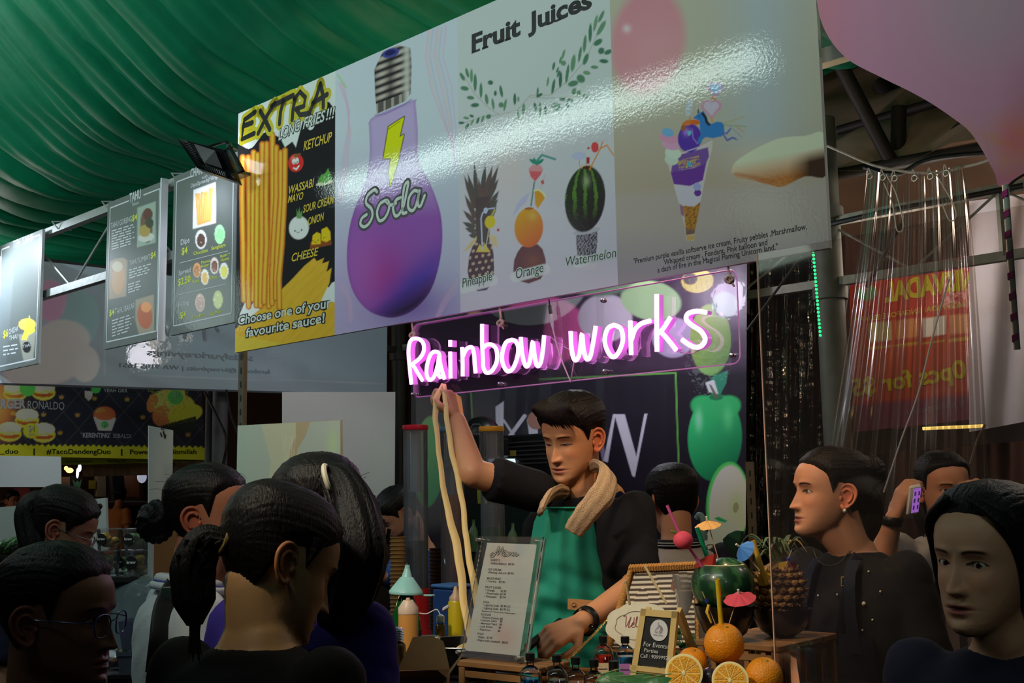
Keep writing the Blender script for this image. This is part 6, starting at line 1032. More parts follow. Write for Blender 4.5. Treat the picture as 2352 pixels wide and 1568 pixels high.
WEp = [[cr(x, y, 1180, 1180, 4.0421) for x, y in q_] for q_ in ([(1020, 955), (1045, 948), (1040, 1050), (1090, 955)], [(1090, 955), (1065, 1055), (1110, 1010), (1120, 960)], [(1095, 1030), (1115, 1025), (1118, 1008), (1100, 1015), (1100, 1050), (1125, 1048)], [(1128, 1045), (1150, 960), (1140, 965), (1135, 1040), (1160, 1045)], [(1185, 1020), (1170, 1020), (1165, 1045), (1185, 1048)], [(1205, 1020), (1195, 1035), (1205, 1050), (1215, 1035), (1205, 1020)], [(1225, 1050), (1228, 1022), (1240, 1048), (1248, 1022), (1258, 1050)], [(1268, 1035), (1285, 1030), (1280, 1018), (1268, 1030), (1275, 1050), (1290, 1045)])]
wl.part('lettering', strokes(wpl, WEp, 1.8, .001, 3), M('ink_rose', (150, 70, 70), .7), 'rose script word Welcome')
for a_, b_ in (((1437, 1333), (1446, 1386)), ((1480, 1298), (1531, 1386))): wl.part('twine', cyl(at(*a_, 2.80), wpl.P(*wpl.p2(*b_), 0), .0032, n=8), M('twine_straw', (200, 175, 130), .8))
# chalkboard easel
eq = at(1515, 1470, 2.56); ez = T('chalkboard', 'pine framed little chalkboard easel reading For Events/Parties', 'sign', base(1510, 2.58)); ep = PL(eq, nrm(A_*.97-Bq*.1), nrm(Z+Bq*.16))
TLc, TRc, BRc, BLc = (1472, 1397), (1556, 1404), (1537, 1588), (1443, 1576)
def fr_(a, b, w_): a, b = np.array(a, float), np.array(b, float); d_ = nrm(b-a); n_ = np.array([-d_[1], d_[0]])*w_; return prism([ep.P(*ep.p2(*q_), .0) for q_ in (a, b, b+n_, a+n_)], -ep.n*.012)
ez.part('frame', fr_(TLc, BLc, -13), PINE, smooth=False); ez.part('frame', fr_(TRc, BRc, 13), PINE, smooth=False); ez.part('frame', fr_(TLc, TRc, 16), PINE, smooth=False); ez.part('frame', fr_((1447, 1526), (1543, 1537), 12), PINE, smooth=False)
SL = M('slate', (20, 22, 24), .7, var=.2); ez.part('slate', prism([ep.P(*ep.p2(*q_), -.003) for q_ in ((1482, 1410), (1554, 1416), (1540, 1534), (1462, 1526))], -ep.n*.005), SL, smooth=False)
e_c = ep.p2(1513, 1447); er = abs(ep.p2(1533, 1447)-e_c)[0]; ez.part('sticker', prism([ep.P(e_c[0]+er*math.cos(a_)*1.02, e_c[1]+er*math.sin(a_)*1.12, -.001) for a_ in np.linspace(0, 2*PI, 41)[:-1]], -ep.n*.0008), M('sticker_white', (205, 205, 205), .6), smooth=False)
def ce(*pts): return [cr(x, y, 1180, 1180, 4.0421) for x, y in pts]
ez.part('logo', strokes(ep, [ce((1352, 1035), (1345, 1050), (1330, 1058), (1318, 1075), (1312, 1095), (1325, 1100), (1342, 1090)), ce((1352, 1035), (1372, 1045), (1382, 1070), (1375, 1095), (1350, 1110)), ce((1340, 1050), (1345, 1005), (1352, 1040)), ce((1360, 1045), (1362, 1075), (1352, 1100)), ce((1370, 1055), (1370, 1080), (1360, 1100)), ce((1335, 1062), (1340, 1062))], 1.1, .0012), M('ink_mauve', (120, 95, 105), .7)); ez.part('lettering', text(ep, 'RAINBOW WORKS', (1501, 1458), (1522, 1460), 2.4, .01, 0, .0012), M('ink_menu'))
CH = M('chalk', (215, 215, 210), .9); ez.part('lettering', join(*[text(ep, s, a, b, h, -.004, .1, .0006) for s, a, b, h in (('For Events/', (1478, 1483), (1536, 1490), 11), ('Parties', (1479, 1496), (1511, 1500), 9), ('Call : 90999928', (1471, 1509), (1539, 1516), 9))]), CH, 'chalk handwriting')
for x0, x1 in ((1560, 1597),): ez.part('back_leg', bar(at(1558, 1402, 2.60), at(1600, 1515, 2.68), .011, .02), PINE)
ez.part('back_leg', bar(at(1488, 1400, 2.60), at(1512, 1540, 2.69), .011, .02), PINE)
# ---------------------------------------------------------------- slatted stool with fruit bowls
zt = 1.20; cs4 = [onz(1596, 1468, zt), onz(1788, 1484, zt), onz(1945, 1455, zt), onz(1748, 1437, zt)]; A_ = nrm(cs4[1]-cs4[0]); Ln = np.linalg.norm(cs4[1]-cs4[0]); Bq = nrm(np.cross(Z, A_)); Wd = min(.30, np.linalg.norm(cs4[2]-cs4[1]))
legs_stool('slatted_stool', [cs4[0], cs4[0]+A_*Ln, cs4[0]+A_*Ln+Bq*Wd, cs4[0]+Bq*Wd], zt, 'slatted brown wooden stool under the two dark fruit bowls', 4)
BW = M('bowl_black', (24, 20, 19), .3, coat=.4)
def bowl(x, yr, rp, Y, lab):
    r = rp*s_(Y); P = at(x, yr, Y); H = P[2]-zt; B = np.array([P[0], P[1], zt]); t = T('fruit_bowl', lab, 'bowl', B); t.part('bowl', lathe([(.001, .002), (r*.35, .0), (r*.7, H*.25), (r*.94, H*.7), (r, H), (r*.96, H), (r*.88, H*.7), (r*.6, H*.25), (.001, H*.12)], B, n=40), BW); return B, H, r
Bm, Hm, rm = bowl(1663, 1388, 69, 2.72, 'dark bowl under the watermelon drink'); Bp, Hp, rp = bowl(1794, 1396, 68, 2.78, 'dark bowl under the pineapple drink')
STG = {}
def straw(t, a, b, r, col, name='straw', bend=None):
    m = M('straw_%d_%d_%d' % col, col, .4, sub=.1); P = [a]+([bend] if bend is not None else [])+[b]; t_ = T(name, t, 'straw', b); t_.part('tube', tube(P, r, 12, caps=False), m); t_.part('inside', tube(P, r*.85, 10, caps=False), m); return t_
def umbrella(x, y, Y, rpx, col, stick_end, lab, tilt=(.0, -.3, 1), dep=.35):
    top = at(x, y, Y); r = rpx*s_(Y); ax_ = nrm(np.array(tilt)); a, b, d_ = basis(ax_); t = T('paper_umbrella', lab, 'cocktail umbrella', at(*stick_end, Y)); V = [top]; n = 24; col_m = M('umbrella_%d_%d' % col[:2], col, .7, sub=.1); Fc = []
    for k, q_ in enumerate((.35, .7, 1.0)):
        for i_ in range(n): rr0 = r*q_*(1 if k < 2 else (1 if i_ % 3 else .95)); V.append(top+(a*math.cos(2*PI*i_/n)+b*math.sin(2*PI*i_/n))*rr0-d_*(r*dep*q_+(.0016 if i_ % 3 == 0 else 0)))
    for i_ in range(n): Fc.append((0, 1+i_, 1+(i_+1) % n)); Fc += [(1+k*n+i_, 1+(k+1)*n+i_, 1+(k+1)*n+(i_+1) % n, 1+k*n+(i_+1) % n) for k in range(2)]
    t.part('canopy', (np.array(V), Fc), col_m, sharp=12); t.part('tip', cyl(top-d_*.001, top+d_*.009, .0028, n=8), M('tip_white', (215, 205, 190), .6)); t.part('stick', cyl(top, at(*stick_end, Y), .0012, n=6), M('stick_wood', (190, 160, 120), .7))
    for i_ in range(0, n, 3): e = V[1+2*n+i_]; t.part('rib', cyl(top-d_*.004, e-d_*.0008, .0006, n=4), M('stick_wood'))
    return t
# watermelon drink
wt = T('watermelon_drink', 'hollow green watermelon served as a drink with its lid ajar', 'watermelon', Bm+Z*.02); c = at(1660, 1342, 2.72); r = 71*s_(2.72); top_h = at(1660, 1296, 2.72)[2]-c[2]
def melon(c, r, z0, z1, n=48, m=22, sx=1.0):
    a0, a1 = math.acos(np.clip(z1/r/.9, -1, 1)), math.acos(np.clip(z0/r/.9, -1, 1)); V, cl_ = [], []
    for i_ in range(m+1):
        p_ = a0+(a1-a0)*i_/m
        for k in range(n):
            th = 2*PI*k/n; V.append(c+np.array([math.sin(p_)*math.cos(th)*r*sx, math.sin(p_)*math.sin(th)*r*sx, math.cos(p_)*r*.9])); s0 = math.sin(th*9+math.sin(p_*9)*.5)+.5*math.sin(th*23+p_*12); cl_.append(lin((52, 92, 52)) if s0 > .45 else lin((16, 52, 30)))
    Fc = [(i_*n+k, (i_+1)*n+k, (i_+1)*n+(k+1) % n, i_*n+(k+1) % n) for i_ in range(m) for k in range(n)]; return (np.array(V), Fc), np.array(cl_)
MR = M('melon_rind', rough=.35, attr=True, coat=.3); vf, cl_ = melon(c, r, -r*.88, top_h); wt.part('rind', vf, MR, col=cl_); rt = math.sqrt(max(1-(top_h/r/.9)**2, .01))*r; wt.part('cut_edge', lathe([(rt*.98, 0), (rt*.86, .001)], c+Z*top_h, n=48), M('melon_white', (205, 205, 160), .5)); wt.part('flesh', lathe([(rt*.88, .0), (.001, -.004)], c+Z*(top_h-.002), n=40), M('melon_red', (190, 60, 50), .4))
lc_ = at(1668, 1296, 2.76); vf, cl_ = melon(lc_-Z*.028, .050, .024, .0445, 40, 8, 1.15); wt.part('lid', vf, MR, 'striped cut-off top', col=cl_*1.6)
lf_ = [at(x, y, 2.78) for x, y in ((1680, 1275), (1662, 1250), (1660, 1238), (1672, 1226), (1690, 1218), (1702, 1220), (1700, 1240), (1690, 1262), (1686, 1276))]; wt.part('rind_wing', prism(lf_, N*.012), M('melon_dark', (18, 52, 30), .4, var=.3, bscale=30)); wt.part('flesh_wedge', prism([at(x, y, 2.70) for x, y in ((1594, 1304), (1606, 1286), (1625, 1276), (1640, 1272), (1636, 1300), (1612, 1302))], N*.012), M('melon_red')); wt.part('vine', tube(spline([at(x, y, 2.75) for x, y in ((1650, 1268), (1640, 1252), (1624, 1252), (1628, 1262), (1648, 1248))]), .0016, 6), M('vine_brown', (75, 62, 45), .7))
s1 = straw('pink bendy straw with a paper strawberry, leaning left from the watermelon', at(1532, 1160, 2.68), at(1613, 1302, 2.70), .0035, (215, 90, 150), bend=at(1560, 1222, 2.68)); P = at(1569, 1240, 2.68)
V, Fc = ell(P, (.0225, .0225, .0205), None, 28, 18); V = V+(V-P)*(.06*np.sin(np.arctan2((V-P)[:, 1], (V-P)[:, 0])*14))[:, None]*np.where(np.arange(len(V)) % 2, 1, -1)[:, None]; s1.part('paper_strawberry', (V, Fc), M('honeycomb_pink', (230, 75, 95), .7, sub=.1), 'pink honeycomb paper strawberry', sharp=20); s1.part('leaf', ell(P+np.array([-.018, 0, .018]), (.012, .003, .004), (nrm([1, 0, -.4]), np.array([0, 1, 0]), nrm([.4, 0, 1])), 10, 6), M('leaf_olive', (105, 115, 55), .6))
straw('fat dark green straw in the watermelon', at(1601, 1212, 2.70), at(1632, 1302, 2.71), .0055, (15, 125, 85))
umbrella(1624, 1194, 2.72, 30, (225, 165, 90), (1650, 1284), 'orange paper umbrella above the watermelon', tilt=(-.15, -.25, 1), dep=.45)
umbrella(1697, 1254, 2.66, 27, (70, 130, 205), (1745, 1310), 'blue paper umbrella drooping between watermelon and pineapple', tilt=(-.75, -.4, .55), dep=.8)
# pineapple drink
pa = T('pineapple_drink', 'pineapple cut open and served as a drink with its leafy crown', 'pineapple', Bp+Z*.02); c = at(1790, 1352, 2.78); r = 60*s_(2.78); PS = M('pineapple_skin', (120, 82, 42), .7, bump=.3, bscale=60, var=.4); PE = M('pineapple_eye', (150, 108, 58), .6, var=.3)
pa.part('flesh_body', ell(c, (r*.93, r*.93, r*1.02), None, 26, 16), M('pineapple_core', (120, 90, 40), .7))
for i_ in range(8):
    p_ = .75+i_*.27
    for k in range(17):
        th = 2*PI*(k+.5*(i_ % 2))/17; d_ = np.array([math.sin(p_)*math.cos(th), math.sin(p_)*math.sin(th), math.cos(p_)])
        if d_[1] > .75: continue
        P = c+d_*np.array([r, r, r*1.05])*.95; a, b, _ = basis(d_); pa.part('eye', join(ell(P, (r*.17, r*.13, r*.10), (a, b, d_), 6, 4), cyl(P+d_*r*.08, P+d_*r*.17+Z*.002, .0022, .0006, n=4)), PE if (i_+k) % 3 else PS)
pa.part('cut_flesh', prism([at(x, y, 2.735) for x, y in ((1738, 1330), (1742, 1318), (1760, 1315), (1775, 1330), (1800, 1338), (1770, 1348), (1744, 1344))], N*.012), M('pineapple_yellow', (205, 165, 45), .5, var=.2, bscale=80)); pa.part('slice', prism([at(x, y, 2.74) for x, y in ((1788, 1292), (1806, 1288), (1812, 1300), (1805, 1318), (1792, 1324))], N*.01), M('pineapple_yellow')); pa.part('slice', prism([at(x, y, 2.745) for x, y in ((1808, 1292), (1822, 1290), (1824, 1310), (1806, 1318))], N*.008), M('cherry_red', (165, 60, 35), .5))
LFm = M('pineapple_leaf', (70, 88, 56), .5, var=.3, bscale=30); LFd = M('pineapple_leaf_dry', (140, 118, 60), .6, var=.3)
rr2 = random.Random(21); ct = at(1790, 1300, 2.80)
for k in range(46):
    th = rr2.uniform(0, 2*PI); L_ = rr2.uniform(.06, .115); out = rr2.uniform(.25, .9); d_ = np.array([math.cos(th), math.sin(th)*.8, 0]); s0 = ct+d_*.012-Z*.012*rr2.random()
    pts = [s0, s0+d_*L_*.25*out+Z*L_*.45, s0+d_*L_*.62*out+Z*L_*.68, s0+d_*L_*1.0*out+Z*L_*(.62-.25*out)]; Q = spline(pts, 4); V, Fc = tube(Q, np.interp(np.linspace(0, 1, len(Q)), [0, .35, 1], [.007, .0085, .0008]), 6, flat=.25, hint=d_*-1+Z*.01); pa.part('leaf', (V, Fc), LFd if k % 6 == 0 else LFm)
straw('fat yellow straw leaning in the pineapple', at(1730, 1241, 2.72), at(1760, 1342, 2.73), .0062, (215, 165, 65))
t = T('fruit_pick', 'short cocktail pick with a blue star on the pineapple slice', 'cocktail pick', at(1805, 1300, 2.735)); t.part('stick', cyl(at(1819, 1262, 2.735), at(1803, 1302, 2.735), .0012, n=6), M('stick_wood')); t.part('star', ell(at(1811, 1283, 2.735), (.0045, .0045, .0055), None, 10, 6), M('star_blue', (30, 60, 150), .4))
# ---------------------------------------------------------------- oranges
OR = M('orange_peel', (238, 146, 16), .42, bump=.35, bscale=260, coat=.25, sub=.1); bd_ = T('fruit_board', 'low wooden board under the pile of oranges', 'board', base(1668, 2.48)); zb = CZ+.040
cB = base(1668, 2.48); bd_.part('board', box(cB+Z*.034, (.30, .15, .012), (nrm(RT*[1, 1, 0]), nrm(np.cross(Z, RT*[1, 1, 0])), Z), .003), WOOD); [bd_.part('foot', box(cB+RT*s0*.12+Z*.014, (.02, .12, .028), (nrm(RT*[1, 1, 0]), nrm(np.cross(Z, RT*[1, 1, 0])), Z)), WOOD) for s0 in (-1, 1)]
def orange(x, y, Y, rp, lab, half=False, sq=1.0):
    c = at(x, y, Y); r = rp*s_(Y); t = T('orange' if not half else 'orange_half', lab, 'orange', c-Z*r, 'oranges on the counter')
    if not half:
        V, Fc = ell(c, (r, r, r*sq), None, 32, 20); dd = nrm(np.array([.15, -.4, 1])); k = ((V-c)/r)@dd; V = V-dd*(np.clip(k-.93, 0, 1)*r*1.1)[:, None]; t.part('peel', (V, Fc), OR); t.part('stem_scar', ell(c+dd*r*.93, (.0035, .0035, .0015), basis(dd), 8, 4), M('stem_green', (110, 110, 50), .7))
    else:
        d_ = nrm(EYE-c+Z*.35+RT*-.3); a, b, _ = basis(d_); V, Fc = ell(c-d_*.0, (r, r, r*.95), (a, b, d_), 36, 20); k = (V-c)@d_; V = V-d_[None]*np.clip(k, 0, 9)[:, None]; t.part('peel', (V, Fc), OR)
        t.part('pith', lathe([(r*1.0, .0006), (r*.9, .0012)], c, d_, 40), M('orange_pith', (238, 222, 160), .6)); t.part('rind_ring', lathe([(r*.9, .001), (.001, .001)], c, d_, 36), M('orange_membrane', (242, 205, 105), .5))
        for s0 in range(10):
            t0, t1 = 2*PI*(s0+.07)/10, 2*PI*(s0+.93)/10; pts = [c+d_*.0014+(a*math.cos((t0+t1)/2)+b*math.sin((t0+t1)/2))*r*.11]+[c+d_*.0014+(a*math.cos(q_)+b*math.sin(q_))*r*.85 for q_ in np.linspace(t0, t1, 6)]; t.part('segment', prism(pts, d_*.0008), M('orange_flesh', (240, 165, 20), .25, bump=.5, bscale=240, var=.25, coat=.5), smooth=False)
        t.part('core', ell(c+d_*.0022, (r*.10, r*.13, .0008), (a, b, d_), 10, 6), M('orange_pith'))
    return c, r
orange(1590, 1524, 2.56, 36, 'whole orange behind the left orange half'); orange(1755, 1553, 2.47, 42, 'whole orange at the right end of the pile'); orange(1571, 1545, 2.44, 42, 'cut orange half on the left, facing forward', True); orange(1677, 1562, 2.42, 41, 'cut orange half in the middle, lowest of the pile', True)
c1o, r1o = orange(1663, 1478, 2.54, 44.5, 'tall whole orange with a straw on top of the pile', sq=1.04)
t = T('egg_cup', 'dark cup holding up the tall orange', 'cup', np.array([c1o[0], c1o[1], zb])); t.part('cup', lathe([(.001, 0), (.024, 0), (.016, .02), (.014, c1o[2]-r1o-zb-.004), (.026, c1o[2]-r1o-zb+.010), (.001, c1o[2]-r1o-zb-.002)], np.array([c1o[0], c1o[1], zb]), n=24), BW)
straw('upright yellow straw in the tall orange', at(1648, 1330, 2.52), at(1657, 1440, 2.54), .0052, (220, 185, 40)); umbrella(1697, 1362, 2.50, 37, (225, 75, 90), (1674, 1434), 'pink paper umbrella stuck in the tall orange', tilt=(-.2, -.35, 1), dep=.38)
t = T('fruit_pick', 'cocktail pick with a blue star and yellow paper in the tall orange', 'cocktail pick', at(1644, 1436, 2.53)); t.part('stick', cyl(at(1613, 1358, 2.53), at(1644, 1436, 2.53), .0011, n=6), M('stick_wood')); t.part('star', prism([at(1621+6*(1 if k % 2 else .45)*math.cos(k*PI/5), 1379+6*(1 if k % 2 else .45)*math.sin(k*PI/5), 2.525) for k in range(10)], N*.003), M('star_blue'), smooth=False); t.part('paper', tube([at(1628, 1388, 2.53), at(1624, 1405, 2.53), at(1634, 1430, 2.53)], [.007, .008, .004], 8, flat=.5), M('paper_yellow', (220, 175, 50), .7))
c = at(1630, 1556, 2.46); t = T('dark_plum', 'dark purple round fruit between the two orange halves', 'fruit', c-Z*.02); t.part('skin', ell(c, .021, None, 20, 12), M('plum', (48, 38, 48), .3, coat=.3)); t.part('stem', cyl(c+Z*.02, c+Z*.026, .002, n=6), M('vine_brown'))
for x, y, Y, rx, an in ((1400, 1553, 2.36, .030, .5), (1440, 1562, 2.34, .034, .1), (1480, 1556, 2.38, .032, -.2), (1512, 1562, 2.36, .028, .3), (1425, 1575, 2.33, .03, -.4)):
    c = at(x, y, Y); a = nrm(RT*math.cos(an)+Z*math.sin(an)*.5); b = nrm(np.cross(a, UP)); u_ = np.cross(a, b)*-1
    V, Fc = gridm(lambda s, t: c+a*(s-.5)*2*rx+b*(t-.5)*1.3*rx*math.sin(max(s, .02)*PI)**.7+u_*(.008*math.cos((t-.5)*6)*math.sin(s*PI)+.0006*math.sin(s*30)), 14, 8); lab = {1400: 'green leaf at the counter edge, leftmost of the leaves by the last potion bottle', 1440: 'green leaf below the chalkboard, its tip pointing at the potion bottles', 1480: 'green leaf directly under the chalkboard', 1512: 'green leaf tucked against the left orange half', 1425: 'lowest green leaf at the bottom of the frame under the chalkboard'}[x]; t = T('green_leaf', lab, 'leaf', c); t.part('blade', (V, Fc), M('leaf_green', (60, 110, 62), .4, var=.25, bscale=40)); t.part('midrib', cyl(c-a*rx+u_*.009, c+a*rx+u_*.009, .0012, n=5), M('leaf_rib', (120, 150, 95), .5))
t = T('display_block', 'dark display block under the green leaves', 'box', base(1460, 2.36)); t.part('block', box(base(1460, 2.37)+Z*.02, (.17, .06, .04), (nrm(RT*[1, 1, 0]), nrm(np.cross(Z, RT*[1, 1, 0])), Z), .003), WOODD)
# glass vase and plant behind
B = base(1578, 2.95); H = zat(1578, 1318, 2.95); t = T('glass_vase', 'cloudy hurricane glass left of the watermelon', 'vase', B); t.part('glass', lathe([(.001, 0), (.03, 0), (.022, H*.2), (.020, H*.5), (.025, H*.8), (.031, H), (.030, H), (.019, H*.5)], B, n=28), clear('vase_glass', (235, 232, 228), .15, .05, body=.28, bodycol=(190, 185, 180))); t.part('fill', lathe([(.001, H*.42), (.019, H*.45), (.024, H*.8), (.026, H*.86), (.001, H*.86)], B, n=22), M('milky_drink', (175, 165, 160), .5))
B = base(1606, 2.85); t = T('potted_plant', 'small leafy green plant in a pot behind the chalkboard', 'plant', B); t.part('pot', lathe([(.001, 0), (.02, 0), (.028, .06), (.001, .055)], B, n=18), M('pot_grey', (90, 88, 80), .7)); rr3 = random.Random(5)
for k in range(26):
    d_ = nrm([rr3.uniform(-1, 1), rr3.uniform(-1, .4), rr3.uniform(.2, 1.6)]); P = B+Z*.06+d_*rr3.uniform(.03, .11); t.part('leaf', ell(P, (.013, .008, .002), basis(np.array([rr3.uniform(-1, 1), -1, rr3.uniform(-.5, 1)])), 7, 4), M('plant_leaf', (50, 92, 48), .5, var=.3)); t.part('stem', cyl(B+Z*.05, P, .0009, n=4), M('plant_leaf'))
# ---------------------------------------------------------------- fruit stall on the left
dc = T('display_case', 'curved glass chilled display case of the fruit stall at left', 'display case', base(300, 4.15, .98)); zc = at(300, 1322, 4.15)[2]; cP = base(300, 4.2, .98)
UA = D; q0 = cP+UA*.35; q1 = cP-UA*.35
def gl(s, t): a = t*PI/2; return q0+(q1-q0)*s+N*(-.20*math.sin(a)+.12)+Z*((zc-.98)*math.cos(a))
dc.part('curved_glass', gridm(gl, 4, 14), clear('case_glass', (225, 235, 238), .5, .06, body=.25, bodycol=(150, 170, 175))); dc.part('top', box((q0+q1)/2+N*.17+Z*(zc-.98), (.74, .12, .012), (D, N, Z)), STEEL); dc.part('tray', box((q0+q1)/2+Z*.03, (.7, .30, .02), (D, N, Z)), M('tray_white', (190, 200, 205), .4)); dc.part('case_light', cyl((q0)+N*.1+Z*(zc-1.0), q1+N*.1+Z*(zc-1.0), .008, n=8), M('case_lamp', (235, 245, 255), .3, emit=(225, 240, 255), es=5))
ed = [gl(1.0, t)-UA*.01 for t in np.linspace(0, 1, 12)]; dc.part('side_panel', prism(ed+[q1+N*.12-UA*.01], -UA*.03), M('case_black', (14, 14, 16), .25, coat=.5), smooth=False); dc.part('side_trim', tube(ed, .006, 8), STEEL)
TB = clear('tub_clear', (238, 240, 238), .15, .08, body=.06); KL = M('tub_label_black', (16, 16, 18), .5)
rr4 = random.Random(8)
def tub(x, y0, y1, wpx, Y, col, lab):
    P = at(x, y1, Y); H = (y1-y0)*s_(Y); w_ = wpx/2*s_(Y); t = T('fruit_tub', lab, 'tub', P, 'stacked clear tubs of cut fruit'); ax = (nrm(RT*[1, 1, 0]), nrm(np.cross(Z, RT*[1, 1, 0])), Z)
    t.part('tub', lathe([(.001, 0), (w_*.86, 0), (w_, H*.9)], P, n=24), TB); t.part('lid', lathe([(w_*1.04, H*.9), (w_*1.04, H*.97), (w_*.95, H), (.001, H*.98)], P, n=24), TB)
    for k in range(9): a = rr4.uniform(0, 6.28); r0 = w_*.5*rr4.random(); t.part('fruit_piece', ell(P+np.array([math.cos(a)*r0, math.sin(a)*r0, H*rr4.uniform(.18, .7)]), (w_*.42, w_*.3, H*.16), basis([rr4.uniform(-1, 1), -1, rr4.uniform(-1, 1)]), 8, 6), M('cut_fruit_%d' % col[0], col, .5, var=.25, bscale=40))
    lbp = PL(P-ax[1]*w_*.97+Z*H*.5-ax[0]*w_*.3, ax[0]); rl = H*.27; t.part('sticker', prism([lbp.P(rl*math.cos(a)*.9, rl*math.sin(a), 0) for a in np.linspace(0, 2*PI, 17)[:-1]], -lbp.n*.001), KL, smooth=False)
    V, Fc = text2d('krew', .03, 0); mx_ = V[:, 0].max(); k_ = rl*1.35/mx_; t.part('sticker_print', (np.array([lbp.P(a*k_-rl*.67, b*k_-.002, .0012) for a, b in V]), Fc), M('sticker_ink', (215, 215, 215), .6), smooth=False)
TY = 4.32
tub(250, 1214, 1262, 56, TY, (215, 160, 30), 'tub of yellow fruit at the upper left of the stack'); tub(312, 1214, 1262, 58, TY, (120, 155, 95), 'tub of green guava slices at the upper right of the stack'); tub(249, 1264, 1318, 50, TY, (150, 145, 100), 'tub of pale fruit at the lower left of the stack'); tub(283, 1264, 1318, 42, TY+.10, (120, 120, 80), 'half hidden tub with a black sticker in the middle of the lower row'); tub(318, 1264, 1320, 56, TY, (190, 160, 35), 'tub of yellow mango at the lower right of the stack')
sh_ = T('tub_shelf', 'dark shelf carrying the stacked fruit tubs', 'shelf', base(290, TY, .98)); zb_ = at(290, 1322, TY)[2]; sh_.part('shelf_board', box(np.array([*at(290, 1322, TY+.03)[:2], zb_-.012]), (.26, .16, .015), (nrm(RT*[1, 1, 0]), nrm(np.cross(Z, RT*[1, 1, 0])), Z)), M('shelf_black', (20, 20, 22), .5)); [sh_.part('bracket', box(np.array([*at(x, 1322, TY+.05)[:2], (.98+zb_-.02)/2]), (.02, .02, zb_-.02-.98), (D, N, Z)), M('shelf_black')) for x in (225, 355)]
for x, y, lab in ((18, 1262, 'green mango at the far left edge below the leaning board'), (48, 1256, 'green mango lying right of the first one by the ponytail')): c = at(x, y, 3.9); t = T('green_mango', lab, 'mango', c-Z*.035, 'green mangoes at the left edge'); t.part('skin', ell(c, (.058, .036, .034), (nrm(RT+Z*.5), N, UP), 20, 12), M('mango_skin', (110, 165, 95), .4, var=.15, coat=.2)); t.part('film', ell(c, (.060, .038, .036), (nrm(RT+Z*.5), N, UP), 20, 12), clear('cling_film', (240, 245, 240), .1, .1, bump=.8, bscale=60))
t = T('mango_stand', 'dark stand under the green mangoes at left', 'stand', base(30, 3.9, .98)); zz_ = at(30, 1278, 3.9)[2]; t.part('top', box(np.array([*at(30, 1278, 3.9)[:2], zz_]), (.26, .12, .012), (RT, N, Z)), M('shelf_black')); t.part('leg', box(np.array([*at(30, 1278, 3.93)[:2], (zz_+.98)/2-.01]), (.05, .05, zz_-.98), (D, N, Z)), M('shelf_black'))
cr_ = T('wood_crate', 'brown wooden panel crate behind the bun hairstyle', 'crate', at(410, 1400, 4.05)); pl_ = PL(at(410, 1250, 4.05), nrm([1, -.1, 0])); P = [pl_.P(*pl_.p2(*q_)) for q_ in ((356, 1167), (470, 1160), (466, 1330), (352, 1328))]; cr_.part('panel', prism(P, -pl_.n*.25), M('crate_ply', (128, 82, 42), .6, bump=.1, var=.25, bscale=9, stretch=(1, 1, .2)), smooth=False); cr_.part('edge_strip', prism([pl_.P(*pl_.p2(*q_), .003) for q_ in ((356, 1165), (470, 1158), (470, 1164), (356, 1171))], -pl_.n*.25), WOOD, smooth=False)
t = T('carton', 'small open kraft carton on the wooden crate', 'box', at(420, 1160, 4.1)); P = at(420, 1146, 4.12); t.part('body', box(P, (.055, .05, .05), (RT, N, Z)), KR); t.part('flap', box(P+Z*.026-RT*.02, (.03, .05, .003), (nrm(RT-Z*.3), N, Z)), KR)
# storage tub with gold tins, sauce cups
P = base(330, 3.45, .98); H0 = at(330, 1490, 3.45)[2]; ax = (nrm(RT*[1, 1, 0]), nrm(np.cross(Z, RT*[1, 1, 0])), Z); PT = clear('milky_tub', (205, 210, 225), .3, .2, body=.22, bodycol=(150, 158, 180))
st_ = T('storage_tub', 'milky plastic storage tub with gold tins on top of another', 'tub', P); zt0 = at(330, 1422, 3.45)[2]
def walls(c, w0, w1, z0, z1, t_=.002):
    ms = []
    for (x0, y0), (x1, y1) in (((-1, -1), (1, -1)), ((1, -1), (1, 1)), ((1, 1), (-1, 1)), ((-1, 1), (-1, -1))): ms.append(prism([c*[1, 1, 0]+Z*z0+ax[0]*x0*w0+ax[1]*y0*w0, c*[1, 1, 0]+Z*z0+ax[0]*x1*w0+ax[1]*y1*w0, c*[1, 1, 0]+Z*z1+ax[0]*x1*w1+ax[1]*y1*w1, c*[1, 1, 0]+Z*z1+ax[0]*x0*w1+ax[1]*y0*w1], nrm(ax[0]*(y1-y0)-ax[1]*(x1-x0))*t_))
    return join(*ms)
st_.part('lower_tub', walls(P, .048, .055, .985, H0), PT, smooth=False); st_.part('rim', walls(P, .058, .058, H0-.012, H0), PT, smooth=False); st_.part('upper_tub', walls(P, .045, .056, H0, zt0), PT, smooth=False)
for k in range(4): t = T('gold_tin', ['lowest gold lid in the storage tub', 'second gold lid in the storage tub', 'third gold lid in the storage tub', 'topmost gold lid in the storage tub'][k], 'lid', P*[1, 1, 0]+Z*(H0+.010+k*.013)+RT*.01, 'gold lids in the storage tub'); q = P*[1, 1, 0]+Z*(H0+.004+k*.012)+RT*.012; t.part('disc', lathe([(.001, 0), (.030, 0), (.031, .004), (.030, .009), (.001, .008)], q, n=24), M('gold_foil', (190, 150, 70), .3, .9)); t.part('lip', lathe([(.031, .003), (.033, .0055), (.031, .007)], q, n=24), M('gold_foil'))
